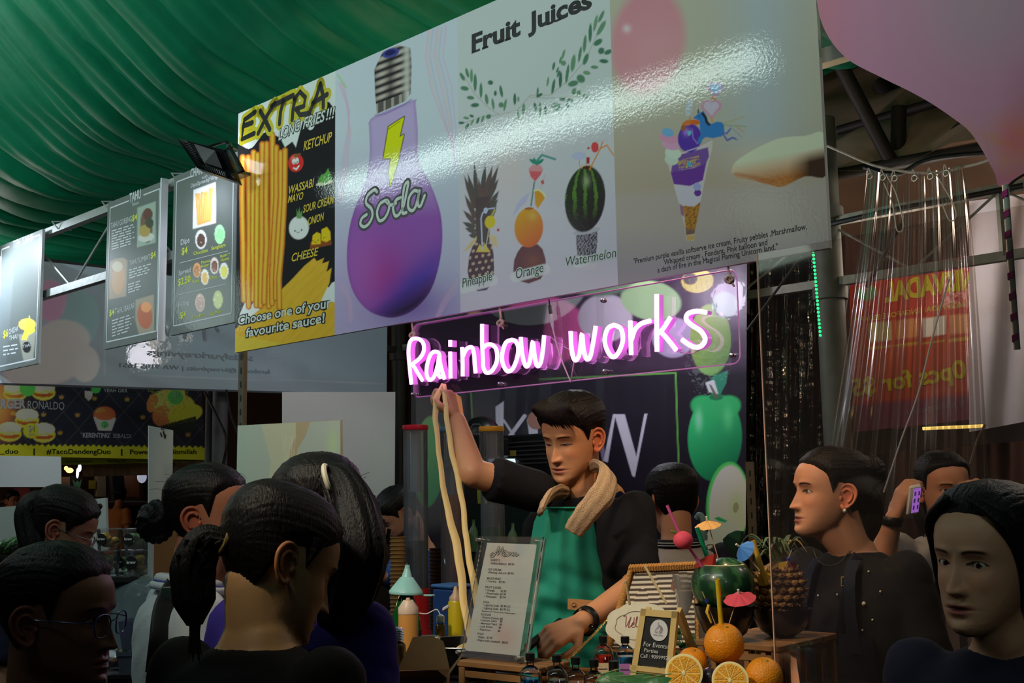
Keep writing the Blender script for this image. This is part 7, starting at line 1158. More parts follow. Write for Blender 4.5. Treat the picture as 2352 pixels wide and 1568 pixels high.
for x, y, lab, col in ((283, 1500, 'small sauce cup with green pickles beside the storage tub', (130, 135, 70)), (288, 1530, 'small sauce cup with pale paste below the pickle cup', (170, 155, 110)), (262, 1520, 'small sauce cup half hidden behind the woman with glasses', (150, 95, 75))):
    q = at(x, y+14, 3.42); t = T('sauce_cup', lab, 'cup', q, 'small clear sauce cups'); t.part('cup', lathe([(.001, 0), (.018, 0), (.022, .032), (.023, .033)], q, n=20), TB); t.part('filling', ell(q+Z*.016, (.017, .017, .014), None, 12, 8), M('filling_%d' % col[0], col, .6, var=.3, bscale=90))
t = T('serving_shelf', 'dark shelf under the small sauce cups', 'shelf', base(278, 3.42, .98)); q = at(278, 1545, 3.42); t.part('shelf_board', box(q-Z*.006, (.10, .07, .01), ax), M('shelf_black')); t.part('leg', box(q*[1, 1, 0]+Z*(q[2]+.98)/2-Z*.006, (.06, .05, max(q[2]-.992, .01)), ax), M('shelf_black'))
# ---------------------------------------------------------------- people
def sstep(x, a, b): t = np.clip((x-a)/(b-a), 0, 1); return t*t*(3-2*t)
LEV = np.array([(-.120, .012, .068, .030), (-.113, .028, .082, .010), (-.100, .041, .088, -.015), (-.080, .053, .086, -.035), (-.060, .060, .085, -.050), (-.040, .065, .084, -.065), (-.020, .069, .083, -.080), (0, .072, .082, -.092), (.02, .074, .087, -.100), (.04, .0755, .088, -.104), (.06, .0745, .083, -.102), (.08, .068, .070, -.092), (.10, .053, .046, -.070), (.112, .036, .02, -.045), (.118, .006, -.010, -.016)])
def head_section(z, off=0.0):
    zz = np.clip(z, -.12, .118); w_ = np.interp(zz, LEV[:, 0], LEV[:, 1]); yf = np.interp(zz, LEV[:, 0], LEV[:, 2]); yb = np.interp(zz, LEV[:, 0], LEV[:, 3]); return w_+off, yf+off, yb-off
def head_loft(n=40, off=0.0, levels=None):
    V, Fc = [], []; zs_ = levels if levels is not None else np.concatenate([np.linspace(-.12, -.1, 5), np.linspace(-.095, .1, 30), .118-.018*np.cos(np.linspace(.3, PI/2, 6))**1.0*np.linspace(1, 0, 6)])
    zs_ = np.sort(zs_)
    for z in zs_:
        w_, yf, yb = head_section(z, off); yc, d_ = (yf+yb)/2, (yf-yb)/2
        for k in range(n):
            a = 2*PI*k/n; c_, s0 = math.cos(a), math.sin(a); e = 2/2.35; V.append((w_*math.copysign(abs(c_)**e, c_), yc+d_*math.copysign(abs(s0)**e, s0), z))
    m = len(zs_)
    for i in range(m-1):
        for k in range(n): Fc.append((i*n+k, i*n+(k+1) % n, (i+1)*n+(k+1) % n, (i+1)*n+k))
    Fc.append(tuple(range(n))[::-1]); Fc.append(tuple((m-1)*n+k for k in range(n))); return np.array(V), Fc
def remesh(vf, vox, smooth=3):
    me = bpy.data.meshes.new('tmp'); me.from_pydata([tuple(v) for v in vf[0]], [], vf[1]); o = bpy.data.objects.new('tmp', me); C.objects.link(o)
    m = o.modifiers.new('r', 'REMESH'); m.mode = 'VOXEL'; m.voxel_size = vox
    if smooth: s0 = o.modifiers.new('s', 'SMOOTH'); s0.factor = .5; s0.iterations = smooth
    dg = bpy.context.evaluated_depsgraph_get(); ev = o.evaluated_get(dg).data; n = len(ev.vertices); V = np.zeros(n*3, np.float32); ev.vertices.foreach_get('co', V); nl = len(ev.loops); L_ = np.zeros(nl, np.int32); ev.loops.foreach_get('vertex_index', L_)
    bpy.data.objects.remove(o); bpy.data.meshes.remove(me); return V.reshape(-1, 3).astype(float), L_.reshape(-1, 4)
def ear(side, k=1.0):
    P2 = [(.012, .004), (.010, .020), (-.002, .031), (-.018, .028), (-.027, .010), (-.021, -.012), (-.010, -.025), (.002, -.031), (.009, -.022)]
    f_ = lambda y, z, o=0: (side*(.0695+(.012-y)*.42+o), y-.014, z-.008)
    H_ = spline([f_(*p_) for p_ in P2], 5); r = np.interp(np.linspace(0, 1, len(H_)), [0, .3, .7, .9, 1], [.003, .0042, .0036, .0062, .004]); outer = tube(H_, r, 8)
    A_h = tube(spline([f_(y*.62, z*.62-.001, .001) for y, z in P2[1:7]], 4), .0034, 7); c = f_(-.004, .0, -.004)
    V = [c]; Fc = []
    for p_ in H_: V.append(p_)
    for i in range(1, len(H_)): Fc.append((0, i, i+1))
    Fc.append((0, len(H_), 1)); tr = ell(f_(.010, -.006, .001), (.004, .005, .007), None, 8, 6); return join(outer, A_h, (np.array(V), Fc), tr)
def hand_prims(wr, d, n, s0, curls=(70, 60, 40), thumb=.5, k=1.0, spread=1.0):
    """palm and five tapered fingers: wrist, finger direction, palm normal, thumb side"""
    d = nrm(d); n = nrm(n-d*(np.dot(n, d))); s0 = nrm(s0-d*(s0@d)-n*(s0@n)); ms = []; Lf = [(.040, .025, .020), (.044, .028, .021), (.041, .026, .020), (.032, .019, .018)]
    for i in range(4):
        x = (.027-.018*i)*k; kn = wr+d*(.088-.004*abs(i-1))*k+s0*x; ms.append(capsule(wr+s0*x*.55+d*.008*k, kn, .0145*k, .0112*k, 10)); p_ = kn; dd = d+s0*(.10-.07*i)*spread*.5; dd = nrm(dd); a = 0
        for j in range(3):
            a += math.radians(curls[j]+(i-1)*4); q = p_+(dd*math.cos(a)+n*math.sin(a))*Lf[i][j]*k; ms.append(capsule(p_, q, (.0098-.0012*j)*k, (.0088-.0013*j)*k, 9)); p_ = q
    b = wr+d*.018*k+s0*.022*k; t1 = b+nrm(d*.55+s0*.75+n*.35)*.038*k; t2 = t1+nrm(d*.8+s0*(.35-.6*thumb)+n*.6*thumb)*.030*k; t3 = t2+nrm(d*.8-s0*.7*thumb+n*.7*thumb)*.024*k
    ms += [capsule(b, t1, .0145*k, .0115*k, 9), capsule(t1, t2, .0108*k, .0098*k, 9), capsule(t2, t3, .0096*k, .0075*k, 9)]; return join(*ms)
def torso(N0, ax, k, sc=1.0, top=True, wide=1.0, hips=True):
    """rings from the neck base down; ax = (right, forward, up)"""
    rings = [(.030, .058, .052, .0), (.0, .070, .062, -.004), (-.030, .115, .078, -.010), (-.055, .158, .090, -.014), (-.085, .176, .098, -.014), (-.15, .172, .112, -.004), (-.25, .158, .116, .004), (-.38, .140, .108, .004), (-.48, .150, .112, 0), (-.58, .166, .122, -.004), (-.66, .150, .11, -.006)]
    if not top: rings = rings[1:]
    V, Fc = [], []; n = 36
    for z, w_, d_, y in rings:
        for q in range(n):
            a = 2*PI*q/n; c_, s0 = math.cos(a), math.sin(a); e = 2/2.3; V.append(N0+ax[0]*w_*k*sc*wide*math.copysign(abs(c_)**e, c_)+ax[1]*(y*k+d_*k*sc*math.copysign(abs(s0)**e, s0))+ax[2]*z*k)
    for i in range(len(rings)-1):
        for q in range(n): Fc.append((i*n+q, i*n+(q+1) % n, (i+1)*n+(q+1) % n, (i+1)*n+q))
    Fc.append(tuple(range(n))[::-1]); Fc.append(tuple((len(rings)-1)*n+q for q in range(n))); return np.array(V), Fc
SKIN = M('skin', rough=.48, attr=True, sub=.12, bump=.06, bscale=350, spec=.4)
EYEM = M('eye', rough=.1, attr=True, coat=.8)
HAIRS = {}
def hairmat(col):
    if col not in HAIRS: HAIRS[col] = M('hair_%d_%d_%d' % col, tuple(c_*.6 for c_ in col), .5, spec=.25, bump=.35, bscale=120, var=.4, stretch=(2.2, 2.2, .35))
    return HAIRS[col]
def cloth(name, col, rough=.85, **kw): return M('cloth_'+name, col, rough, bump=kw.pop('bump', .12), bscale=kw.pop('bscale', 240), var=kw.pop('var', .08), spec=.25, **kw)
def surf(pn, x, y, out=.004, which='shirt'):
    """the point of a garment that a sight line meets first, lifted off the cloth by out"""
    o = pn.shirt if which == 'shirt' else pn.body; n = len(o.data.vertices); V = np.zeros(n*3, np.float32); o.data.vertices.foreach_get('co', V); V = V.reshape(-1, 3)+pn.t.loc; q = V-EYE; z = q@F; X = 1176+f_px*(q@RT)/z; Y = 784-f_px*(q@UP)/z
    d = np.hypot(X-x, Y-y); i = np.where(d < max(9, d.min()+4))[0]; Yd = V[i[np.argmin(z[i])]][1]; P = at(x, y, Yd); return P-nrm(P-EYE)*out
class Person:
    def __init__(s, label, hx, hy, Y, yaw, pitch=0, roll=0, skin=(190, 140, 110), k=1.0, vox=.0065, body_yaw=None, lean=(0, 0), eyes='open', gaze=(0, 0), lips=(150, 80, 75), mouth=0.0, wide=1.0, shirt=(20, 20, 24), shirt_name='black', arms=None, brow=1.0, beard=0, pants=(30, 32, 40), neck_fwd=.035, face=True, shirt_label=None, group=None, sleeve=.62, nz=.16):
        s.k = k; s.hc = at(hx, hy, Y); yw = math.radians(yaw); f0 = np.array([math.sin(yw), -math.cos(yw), 0]); x0 = np.cross(f0, Z); p_ = math.radians(pitch); r_ = math.radians(roll)
        f1 = f0*math.cos(p_)-Z*math.sin(p_); u1 = np.cross(x0, f1); x1 = x0*math.cos(r_)+u1*math.sin(r_); u1 = np.cross(x1, f1); s.R = np.array([x1, f1, u1]); s.body_yaw = math.radians(body_yaw if body_yaw is not None else yaw*.8)
        bf = np.array([math.sin(s.body_yaw), -math.cos(s.body_yaw), 0]); bx = np.cross(bf, Z); s.bax = (bx, bf, Z)
        # neck base
        occ = s.H(0, -.035, -.055); s.N0 = s.hc-Z*nz*k-bf*(neck_fwd+.02)*k+bx*lean[0]+bf*lean[1]; s.N0 = s.N0*.7+(occ-Z*.11*k)*.3; s.N0[2] = s.hc[2]-nz*k
        s.t = T('person', label, 'person', np.array([s.N0[0], s.N0[1], 0]), group); s.shoulder = {}
        for sd in (-1, 1): s.shoulder[sd] = s.N0+s.bax[0]*sd*.160*k*wide-Z*.055*k-bf*.012*k
        arms = arms or {}; prim = [s.Hm(head_loft()), capsule(s.H(0, -.030, -.045), s.N0+bf*.006, .054*k, .058*k, 18), capsule(s.H(0, .015, -.082), s.N0+bf*.03*k+Z*.02, .040*k, .045*k, 14), torso(s.N0, s.bax, k, .93, wide=wide)]
        sp = [torso(s.N0, s.bax, k, 1.06, False, wide)]
        for sd in (-1, 1):
            a = arms.get(sd, {}); sh = np.array(a.get('shoulder', s.shoulder[sd])); el = a.get('elbow', sh+s.bax[0]*sd*.045*k-Z*.27*k-bf*.02*k); wr = a.get('wrist', el-Z*.22*k+bf*.08*k-s.bax[0]*sd*.01)
            el = np.array(el, float); wr = np.array(wr, float); prim += [capsule(sh, el, .050*k, .039*k), capsule(el, wr, .040*k, .027*k)]
            d_ = nrm(wr-el); hn = a.get('n', -s.bax[0]*sd); th = a.get('thumb', bf); hd = a.get('d', d_); prim.append(hand_prims(wr+d_*.004, hd, np.array(hn, float), np.array(th, float), a.get('curl', (18, 22, 15)), a.get('close', .3), k))
            fr_ = a.get('sleeve', sleeve); tip = sh+(el-sh)*min(fr_, 1.0); sp += [capsule(sh-(tip-sh)*.02, tip-nrm(tip-sh)*.03, .062*k, .060*k)]
            if fr_ > 1: tip2 = el+(wr-el)*(fr_-1); sp += [capsule(el, tip2, .052*k, .040*k)]
            s.shoulder[sd] = sh
            if fr_ <= 1:
                t0 = tip-nrm(tip-sh)*.02; sp.append(tube([sh+(tip-sh)*.4, t0, tip], [.060*k, .064*k, .066*k], 18))
        V, Q = remesh(join(*prim), vox, 3); s.finish(V, Q, skin, face, eyes, gaze, lips, mouth, brow, beard)
        V, Q = remesh(join(*sp), .011, 3); c = V.mean(0); w_ = .004*n2(V[:, 0]*100+V[:, 2]*45, V[:, 2]*70+V[:, 1]*60, 9, int(abs(hx)))+.0025*n2(V[:, 0]*100, V[:, 1]*90+V[:, 2]*120, 4, 5)
        nv = V-c; nv[:, 2] *= .2; nv /= np.maximum(np.linalg.norm(nv, axis=1), 1e-6)[:, None]; V = V+nv*w_[:, None]
        s.shirt = s.t.part('shirt', (V, Q), cloth(shirt_name, shirt), shirt_label, sharp=0)
        # trousers and shoes down to the ground
        hp = s.N0-Z*.60*k; lg = [ell(hp, (.165*k*wide, .125*k, .12*k), s.bax, 20, 12)]; sh_ = []
        for sd in (-1, 1): h0 = hp+s.bax[0]*sd*.085*k-Z*.03; f_ = np.array([h0[0], h0[1], .10]); kn = (h0+f_)/2+bf*.02; lg += [capsule(h0, kn, .088*k, .062*k), capsule(kn, f_, .060*k, .045*k)]; sh_.append((f_, sd))
        V, Q = remesh(join(*lg), .022, 3); s.t.part('trousers', (V, Q), cloth('p%d_%d' % pants[:2], pants), sharp=0)
        for f_, sd in sh_: s.t.part('shoe', ell(f_*[1, 1, 0]+bf*.05+Z*.045, (.045, .13, .045), s.bax, 16, 10), M('shoe_dark', (28, 26, 26), .5))
    def H(s, x, y, z): return s.hc+(s.R[0]*x+s.R[1]*y+s.R[2]*z)*s.k
    def Hm(s, vf): return (np.asarray(vf[0], float)@s.R*s.k+s.hc, vf[1])
    def finish(s, V, Q, skin, face, eyes, gaze, lips, mouth, brow, beard):
        k = s.k; L_ = (V-s.hc)@s.R.T/k
        me = bpy.data.meshes.new('b'); me.from_pydata([tuple(v) for v in V], [], [tuple(q) for q in Q]); bm = bmesh.new(); bm.from_mesh(me); bpy.data.meshes.remove(me); bm.verts.ensure_lookup_table(); isf = (L_[:, 1] > .030) & (L_[:, 2] > -.122) & (L_[:, 2] < .048) & (np.abs(L_[:, 0]) < .064)
        if face:
            ed = [e for e in bm.edges if isf[e.verts[0].index] and isf[e.verts[1].index]]; bmesh.ops.subdivide_edges(bm, edges=ed, cuts=3, use_grid_fill=True)
        bm.verts.ensure_lookup_table(); V = np.array([v.co[:] for v in bm.verts]); bm.faces.ensure_lookup_table(); Fc = [tuple(v.index for v in f_.verts) for f_ in bm.faces]; bm.verts.index_update(); Fc = [tuple(v.index for v in f_.verts) for f_ in bm.faces]; bm.free()
        L_ = (V-s.hc)@s.R.T/k; x, y, z = L_.T; ax = np.abs(x); w_ = sstep(y, .018, .045)*(z > -.13)*(z < .1)*(ax < .08); g = lambda a, b, c_, d_: np.exp(-((a)/b)**2-((c_)/d_)**2)
        t_ = np.clip((.012-z)/.054, 0, 1); h = (.003+.021*t_**1.25)*sstep(z, -.053, -.045)*(1-sstep(z, .008, .022)); dy = h*np.exp(-(x/(.0062+.0048*t_))**2)
        dy += .0085*g(ax-.0125, .0058, z+.042, .0068); dy += -.0100*g(ax-.031, .0165, z-.001, .0125)+.0045*g(ax-.028, .02, z-.022, .008)+.0075*g(ax-.031, .0125, z, .0085)
        dy += .0055*g(x, .018, z+.0665, .0045)+.0065*g(x, .0155, z+.0785, .0052)-.0045*g(x, .021, z+.0725, .0016)-.0035*g(x, .014, z+.089, .005)+.005*g(x, .015, z+.105, .010)+.003*g(ax-.042, .016, z+.030, .014)-.002*g(x, .004, z+.058, .005)
        if mouth: dy += -.012*mouth*g(x, .014, z+.0725, .0035)
        u_ = (ax-.031)/.0150; op = {'open': .82, 'down': .28, 'closed': .0}[eyes]; up_ = .0058*(1-u_**2)*op-(.002 if eyes == 'down' else 0); lo_ = -.0048*(1-u_**2)*(1 if eyes == 'open' else .9); al = (np.abs(u_) < 1) & (z < up_) & (z > lo_) & (op > 0)
        dy -= .0065*al; dy += .0012*np.exp(-((z-up_)/.0014)**2)*(np.abs(u_) < 1.05)*(op > 0)
        V = V+(dy*w_*k)[:, None]*s.R[1]; c = np.tile(lin(skin), (len(V), 1)); r_ = np.random.RandomState(1)
        def mixc(m, col): nonlocal c; m = np.clip(m, 0, 1)[:, None]; c = c*(1-m)+lin(col)*m
        ff = w_*(y > .03); dk = tuple(int(v*.82) for v in skin); rd = (min(skin[0]+6, 255), int(skin[1]*.88), int(skin[2]*.86))
        mixc(ff*(g(ax-.040, .018, z+.030, .016)*.45+g(x, .013, z+.040, .012)*.4), rd); mixc(ff*g(ax-.031, .018, z-.002, .011)*.35, dk)
        lp = np.exp(-(np.abs(x)/.0235)**4)*(np.exp(-((z+.0685)/.0042)**4)*(z > -.0728)+np.exp(-((z+.077)/.0052)**4)*(z <= -.0728)); mixc(ff*lp*.9, lips); mixc(ff*g(x, .021, z+.0728, .0013+.003*mouth)*.9, (70, 28, 28))
        mixc(ff*g(ax-.0072, .0036, z+.0500, .0026)*.85, (70, 35, 28))
        zb = .0195+.0045*(1-((ax-.032)/.02)**2)-.002; mixc(ff*brow*np.exp(-((z-zb)/.0028)**4)*sstep(ax, .010, .016)*(1-sstep(ax, .044, .052)), (38, 26, 22))
        if eyes == 'closed': mixc(ff*(np.abs(u_) < 1)*np.exp(-((z+.0035*(1-u_**2))/.0014)**2), (35, 22, 20))
        else: mixc(ff*(np.abs(u_) < 1.12)*np.exp(-((z-up_-.0008)/.0014)**2), (30, 18, 18)); mixc(ff*(np.abs(u_) < 1)*np.exp(-((z-lo_+.0004)/.0009)**2)*.6, (70, 40, 36))
        if beard: mixc((y > -.02)*sstep(-z, .052, .066)*(z > -.125)*(1-lp)*beard, (28, 22, 22)); mixc(ff*g(x, .026, z+.060, .004)*beard, (28, 22, 22))
        es = [ear(-1), ear(1)]; E, EF = join(*es); E = E@s.R*k+s.hc; n0 = len(V); V = np.concatenate([V, E]); Fc += [tuple(i+n0 for i in q) for q in EF]; c = np.concatenate([c, np.tile(lin(rd), (len(E), 1))])
        s.body = s.t.part('body', (V, Fc), SKIN, col=c, sharp=0)
        if face and eyes != 'closed':
            for sd in (-1, 1):
                cen = s.H(sd*.0305, .0615, 0); EV, EFc = ell((0, 0, 0), 1.0, None, 28, 20); ga = math.radians(gaze[0]); gp = math.radians(gaze[1]+(-18 if eyes == 'down' else 0)); gd = np.array([math.sin(ga), math.cos(ga)*math.cos(gp), math.sin(gp)]); dot = EV@nrm(gd); col = np.tile(lin((120, 110, 104) if eyes == 'down' else (190, 182, 175)), (len(EV), 1)); col[dot > .90] = lin((52, 30, 20)); col[dot > .972] = lin((6, 5, 5))
                s.t.part('eye', ((EV*.0125*k)@s.R+cen, EFc), EYEM, col=col)
    def hair(s, col=(22, 16, 16), front=.058, temple=.030, nape=-.078, thick=.012, side=.0, grain=46, name='hair', vol=0, part=0, back_full=0, top=0.0, fwd=0, label=None, rough=1.0, seed=1):
        """scalp hair as a grooved cap; the hairline follows front / temple / nape heights"""
        n, m = 150, 104; zs_ = np.concatenate([np.linspace(-.125, .095, m-12), .118-.023*np.cos(np.linspace(0, PI/2, 12))]); P, M_ = [], []
        for z in zs_:
            w_, yf, yb = head_section(z); yc, d_ = (yf+yb)/2, (yf-yb)/2
            for q in range(n):
                a = 2*PI*q/n; c_, s0 = math.cos(a), math.sin(a); e = 2/2.35; P.append((w_*math.copysign(abs(c_)**e, c_), yc+d_*math.copysign(abs(s0)**e, s0), z))
        P = np.array(P); x, y, z = P.T; zl = np.interp(y, [-.11, -.045, -.032, .005, .018, .034, .05, .072, .095], [nape, nape, .012, .022+side, -.012+side, temple, temple+.012, front, front+.004])
        zl = zl+.0025*n2(x*500, y*500, 7, seed+3); mk = sstep(z, zl-.010, zl+.026); phi = np.arctan2(x, z+.02); cen = np.array([0, -.008, .0]); dr = P-cen; dr /= np.linalg.norm(dr, axis=1)[:, None]
        gr = .0004*np.sin(phi*grain*2+2*np.sin(y*22+seed))+.0005*np.sin(phi*grain*3.3+y*40)+.0012*n2(x*1000, y*300, 40, seed)
        t_ = thick+vol*sstep(z, .0, .09)*(1-.85*sstep(y, .02, .075))+back_full*sstep(-y, .02, .09)*sstep(z, -.09, .02)+fwd*sstep(y, .02, .07)*sstep(z, .05, .08)+top*sstep(z, .08, .118); off = mk*(t_+gr*rough)-.009*(1-mk); P = P+dr*off[:, None]
        Fc = [(i*n+q, i*n+(q+1) % n, (i+1)*n+(q+1) % n, (i+1)*n+q) for i in range(len(zs_)-1) for q in range(n)]+[tuple((len(zs_)-1)*n+q for q in range(n))]
        s.hm = hairmat(col); s.hobj = s.t.part(name, s.Hm((P, Fc)), s.hm, label, sharp=0); return s.hobj
    def tail(s, pts, rs, name='ponytail', flat=.8, strands=34, spread=1.0, seed=2, local=True, label=None, tuft=.03, grooves=9):
        """a hanging hank of hair through points in head space, with loose strands at its tip"""
        P = [s.H(*p_) for p_ in pts] if local else [np.asarray(p_, float) for p_ in pts]; Q = spline(P, 7); R = np.interp(np.linspace(0, 1, len(Q)), np.linspace(0, 1, len(rs)), rs)*s.k; n = 40
        V, Fc = tube(Q, R, n, flat=flat, hint=s.R[0]); kk = np.arange(len(V)) % n; ii = np.arange(len(V))//n; ctr = Q[np.minimum(ii, len(Q)-1)]; V = ctr+(V-ctr)*(1+.07*np.sin(kk*2*PI/n*grooves+ii*.12)+.05*np.sin(kk*2*PI/n*(grooves*2+1)-ii*.2))[:, None]
        r_ = random.Random(seed); ms = [(V, Fc)]
        for q in range(strands):
            a = r_.uniform(0, 2*PI); o_ = (s.R[0]*math.cos(a)+np.cross(nrm(Q[-1]-Q[0]), s.R[0])*math.sin(a)); k0 = r_.uniform(.0, .5); idx = [int((k0+(1-k0)*j/5)*(len(Q)-1)) for j in range(6)]; pp_ = [Q[i]+o_*R[i]*r_.uniform(.85, 1.05)*(flat if j else 1) for j, i in enumerate(idx)]
            pp_.append(pp_[-1]+nrm(Q[-1]-Q[-4])*tuft*r_.uniform(.3, 1.2)+o_*.006*r_.uniform(-1, 1)); ms.append(tube(spline(pp_, 3), np.linspace(.0030, .0004, (len(pp_)-1)*3+1)*s.k*spread, 4, caps=False))
        return s.t.part(name, join(*ms), s.hm, label, sharp=0)
    def bun(s, c, r, name='hair_bun', seed=3, label=None):
        V, Fc = ell((0, 0, 0), 1, None, 48, 30); x, y, z = V.T; a = np.arctan2(z, y); g_ = .05*np.sin(a*5+x*9)+.035*np.sin(a*11-x*17)+.04*n2(x*10, z*10+y*6, 5, seed); V = V*(1+g_)[:, None]*np.array(r); return s.t.part(name, s.Hm((V+np.array(c), Fc)), s.hm, label, sharp=0)
    def wisps(s, seeds, name='loose_strands', r=.0007):
        ms = [tube(spline([s.H(*p_) for p_ in w_], 4), r*s.k, 4, caps=False) for w_ in seeds]; return s.t.part(name, join(*ms), s.hm, kind='stuff')
def fly(pn, n, seed=4, zc=.1, yr=(-.1, .06), length=.02):
    r_ = random.Random(seed); out = []
    for _ in range(n):
        a = r_.uniform(0, PI); y0 = r_.uniform(*yr); w_, yf, yb = head_section(.05); x0 = .078*math.cos(a); z0 = .035+.085*math.sin(a)*math.sqrt(max(1-((y0+.01)/.11)**2, .05)); d_ = nrm([x0, y0*.4, max(z0-.02, .01)]); p_ = np.array([x0, y0, z0])+d_*.004; out.append([p_-d_*.01+np.array([0, .02, 0]), p_+d_*.006, p_+d_*length*r_.uniform(.4, 1)+np.array([r_.uniform(-.01, .01), -.02, 0])])
    return out
# --- the seller
hd = Person('young seller in black tee and teal apron lifting long strands of dough', 1314, 1007, 3.34, -40, 14, 2, (206, 142, 104), 1.0, vox=.0046, body_yaw=-24, lean=(0, .0), eyes='down', gaze=(0, -14), lips=(170, 92, 84), shirt=(17, 15, 20), shirt_name='seller_black', wide=1.0,
    arms={1: dict(shoulder=at(1226, 1126, 3.28), elbow=at(1086, 1086, 3.20), wrist=at(1050, 968, 3.30), sleeve=.70, n=at(1010, 930, 3.36)-at(1050, 930, 3.32), thumb=-F+RT*.2, d=nrm(at(1040, 915, 3.33)-at(1050, 968, 3.30)), curl=(62, 78, 52), close=.8), -1: dict(elbow=at(1462, 1345, 3.22), wrist=at(1332, 1432, 2.99), sleeve=.86, d=nrm(at(1268, 1462, 2.95)-at(1332, 1432, 2.99)), n=-UP*.8+F*.5-RT*.2, thumb=-RT*.6-UP*.3-F*.5, curl=(42, 50, 38), close=.7)})
hd.hair((34, 18, 22), front=.058, temple=.024, nape=-.066, thick=.008, vol=.014, fwd=.012, back_full=.003, grain=38)
fr_s = []
rr5 = random.Random(9)
for k in range(46):
    x0 = -.066+.132*k/45; fr_s.append(tube(spline([hd.H(x0*.72+.012, .030, .120), hd.H(x0*.95+.006, .070, .108), hd.H(x0*1.02-.004, .091-.38*x0*x0/.07, .084), hd.H(x0*.99-.022, .087-.48*x0*x0/.07, .052+.10*abs(x0+.01)*(x0 > -.01)+rr5.uniform(-.006, .007))], 4), [.0052]*6+[.0050, .0046, .004, .0034, .0026, .0016, .0006], 5))
hd.t.part('fringe', join(*fr_s), hd.hm, 'side swept fringe')
AP = cloth('apron_teal', (38, 138, 116), .75); rows = [(1166, 1240, 1357), (1200, 1226, 1364), (1260, 1216, 1374), (1330, 1212, 1392), (1400, 1208, 1408), (1470, 1196, 1420), (1540, 1192, 1428), (1640, 1188, 1434)]
def apr(s0, t):
    y = 1166+474*t; xl = np.interp(y, [r_[0] for r_ in rows], [r_[1] for r_ in rows]); xr = np.interp(y, [r_[0] for r_ in rows], [r_[2] for r_ in rows]); x = xl+(xr-xl)*s0; Yc = 3.175+.07*t*0+.30*(s0-.42)**2-.012*math.sin(t*3)
    Yc += .007*math.sin(t*34+s0*4+2*math.sin(s0*5))*sstep(t, .15, .4)+.004*math.sin(t*60-s0*9)*sstep(t, .2, .5)+.004*math.sin(s0*23+t*6); return at(x, y, Yc)
hd.t.part('apron', gridm(apr, 60, 90), AP, 'teal bib apron', sharp=0); hd.t.part('apron_hem', tube([apr(q, 0)-F*.002 for q in np.linspace(0, 1, 20)], .0035, 6), AP)
LTN = cloth('strap_tan', (196, 140, 90), .7); hd.t.part('apron_strap', tube(spline([at(1352, 1172, 3.15), at(1378, 1148, 3.13), at(1400, 1132, 3.12), at(1418, 1118, 3.2), at(1430, 1126, 3.34)]), .013, 8, flat=.2, hint=(0, 1, 0)), LTN, 'tan strap'); tabp = PL(at(1345, 1388, 3.14), nrm(RT*[1, 1, 0]+F*[.2, .2, 0])); hd.t.part('apron_tab', prism([tabp.P(*tabp.p2(*q_), .006) for q_ in ((1304, 1374), (1385, 1380), (1380, 1408), (1303, 1398))], -tabp.n*.004), LTN, smooth=False); P = tabp.P(*tabp.p2(1315, 1386), .008); hd.t.part('button', lathe([(.006, 0), (.0065, .002), (.005, .0035), (.003, .0022), (.001, .002)], P, tabp.n, 18), M('button_tan', (175, 125, 85), .5))
TW = M('towel', (232, 190, 150), .95, bump=.9, bscale=420, var=.08)
def towel(pts, Ys, ws, nm, tw=.35):
    P = [at(x, y, Y) for (x, y), Y in zip(pts, Ys)]; Q = spline(P, 8); R = np.interp(np.linspace(0, 1, len(Q)), np.linspace(0, 1, len(ws)), ws)*s_(3.1); V, Fc = tube(Q, R, 34, flat=tw, hint=(0, 1, .2)); kk = np.arange(len(V)) % 34; ii = np.arange(len(V))//34; c_ = Q[np.minimum(ii, len(Q)-1)]; V = c_+(V-c_)*(1+.10*np.sin(kk*2*PI/34*7+ii*.05)+.05*np.sin(kk*1.9+ii*.8))[:, None]; return (V, Fc)
hd.t.part('towel', join(towel([(1352, 1078), (1378, 1070), (1398, 1092), (1386, 1130), (1358, 1164), (1334, 1196), (1316, 1222)], [3.34, 3.26, 3.16, 3.10, 3.08, 3.08, 3.09], [12, 22, 29, 30, 27, 25, 22], 'a'), towel([(1338, 1142), (1306, 1134), (1277, 1132), (1255, 1146), (1241, 1176)], [3.42, 3.34, 3.22, 3.13, 3.10], [8, 15, 22, 25, 19], 'b'), towel([(1352, 1078), (1372, 1082), (1382, 1092)], [3.42, 3.40, 3.3], [10, 16, 18], 'c')), TW, 'cream face towel round the neck', sharp=0)
wv = at(1332, 1432, 2.99); wd = nrm(at(1462, 1345, 3.22)-wv); hd.t.part('watch', join(lathe([(.033, -.012), (.034, -.010), (.034, .010), (.033, .012)], wv+wd*.03, wd, 28)), M('watch_black', (14, 14, 16), .4)); P = wv+wd*.03-UP*.020-F*.026; hd.t.part('watch_face', lathe([(.001, .006), (.017, .006), (.020, .003), (.020, -.004)], P, nrm(-F*.8-UP*.5), 24), M('watch_face_black', (8, 8, 10), .15, coat=1))
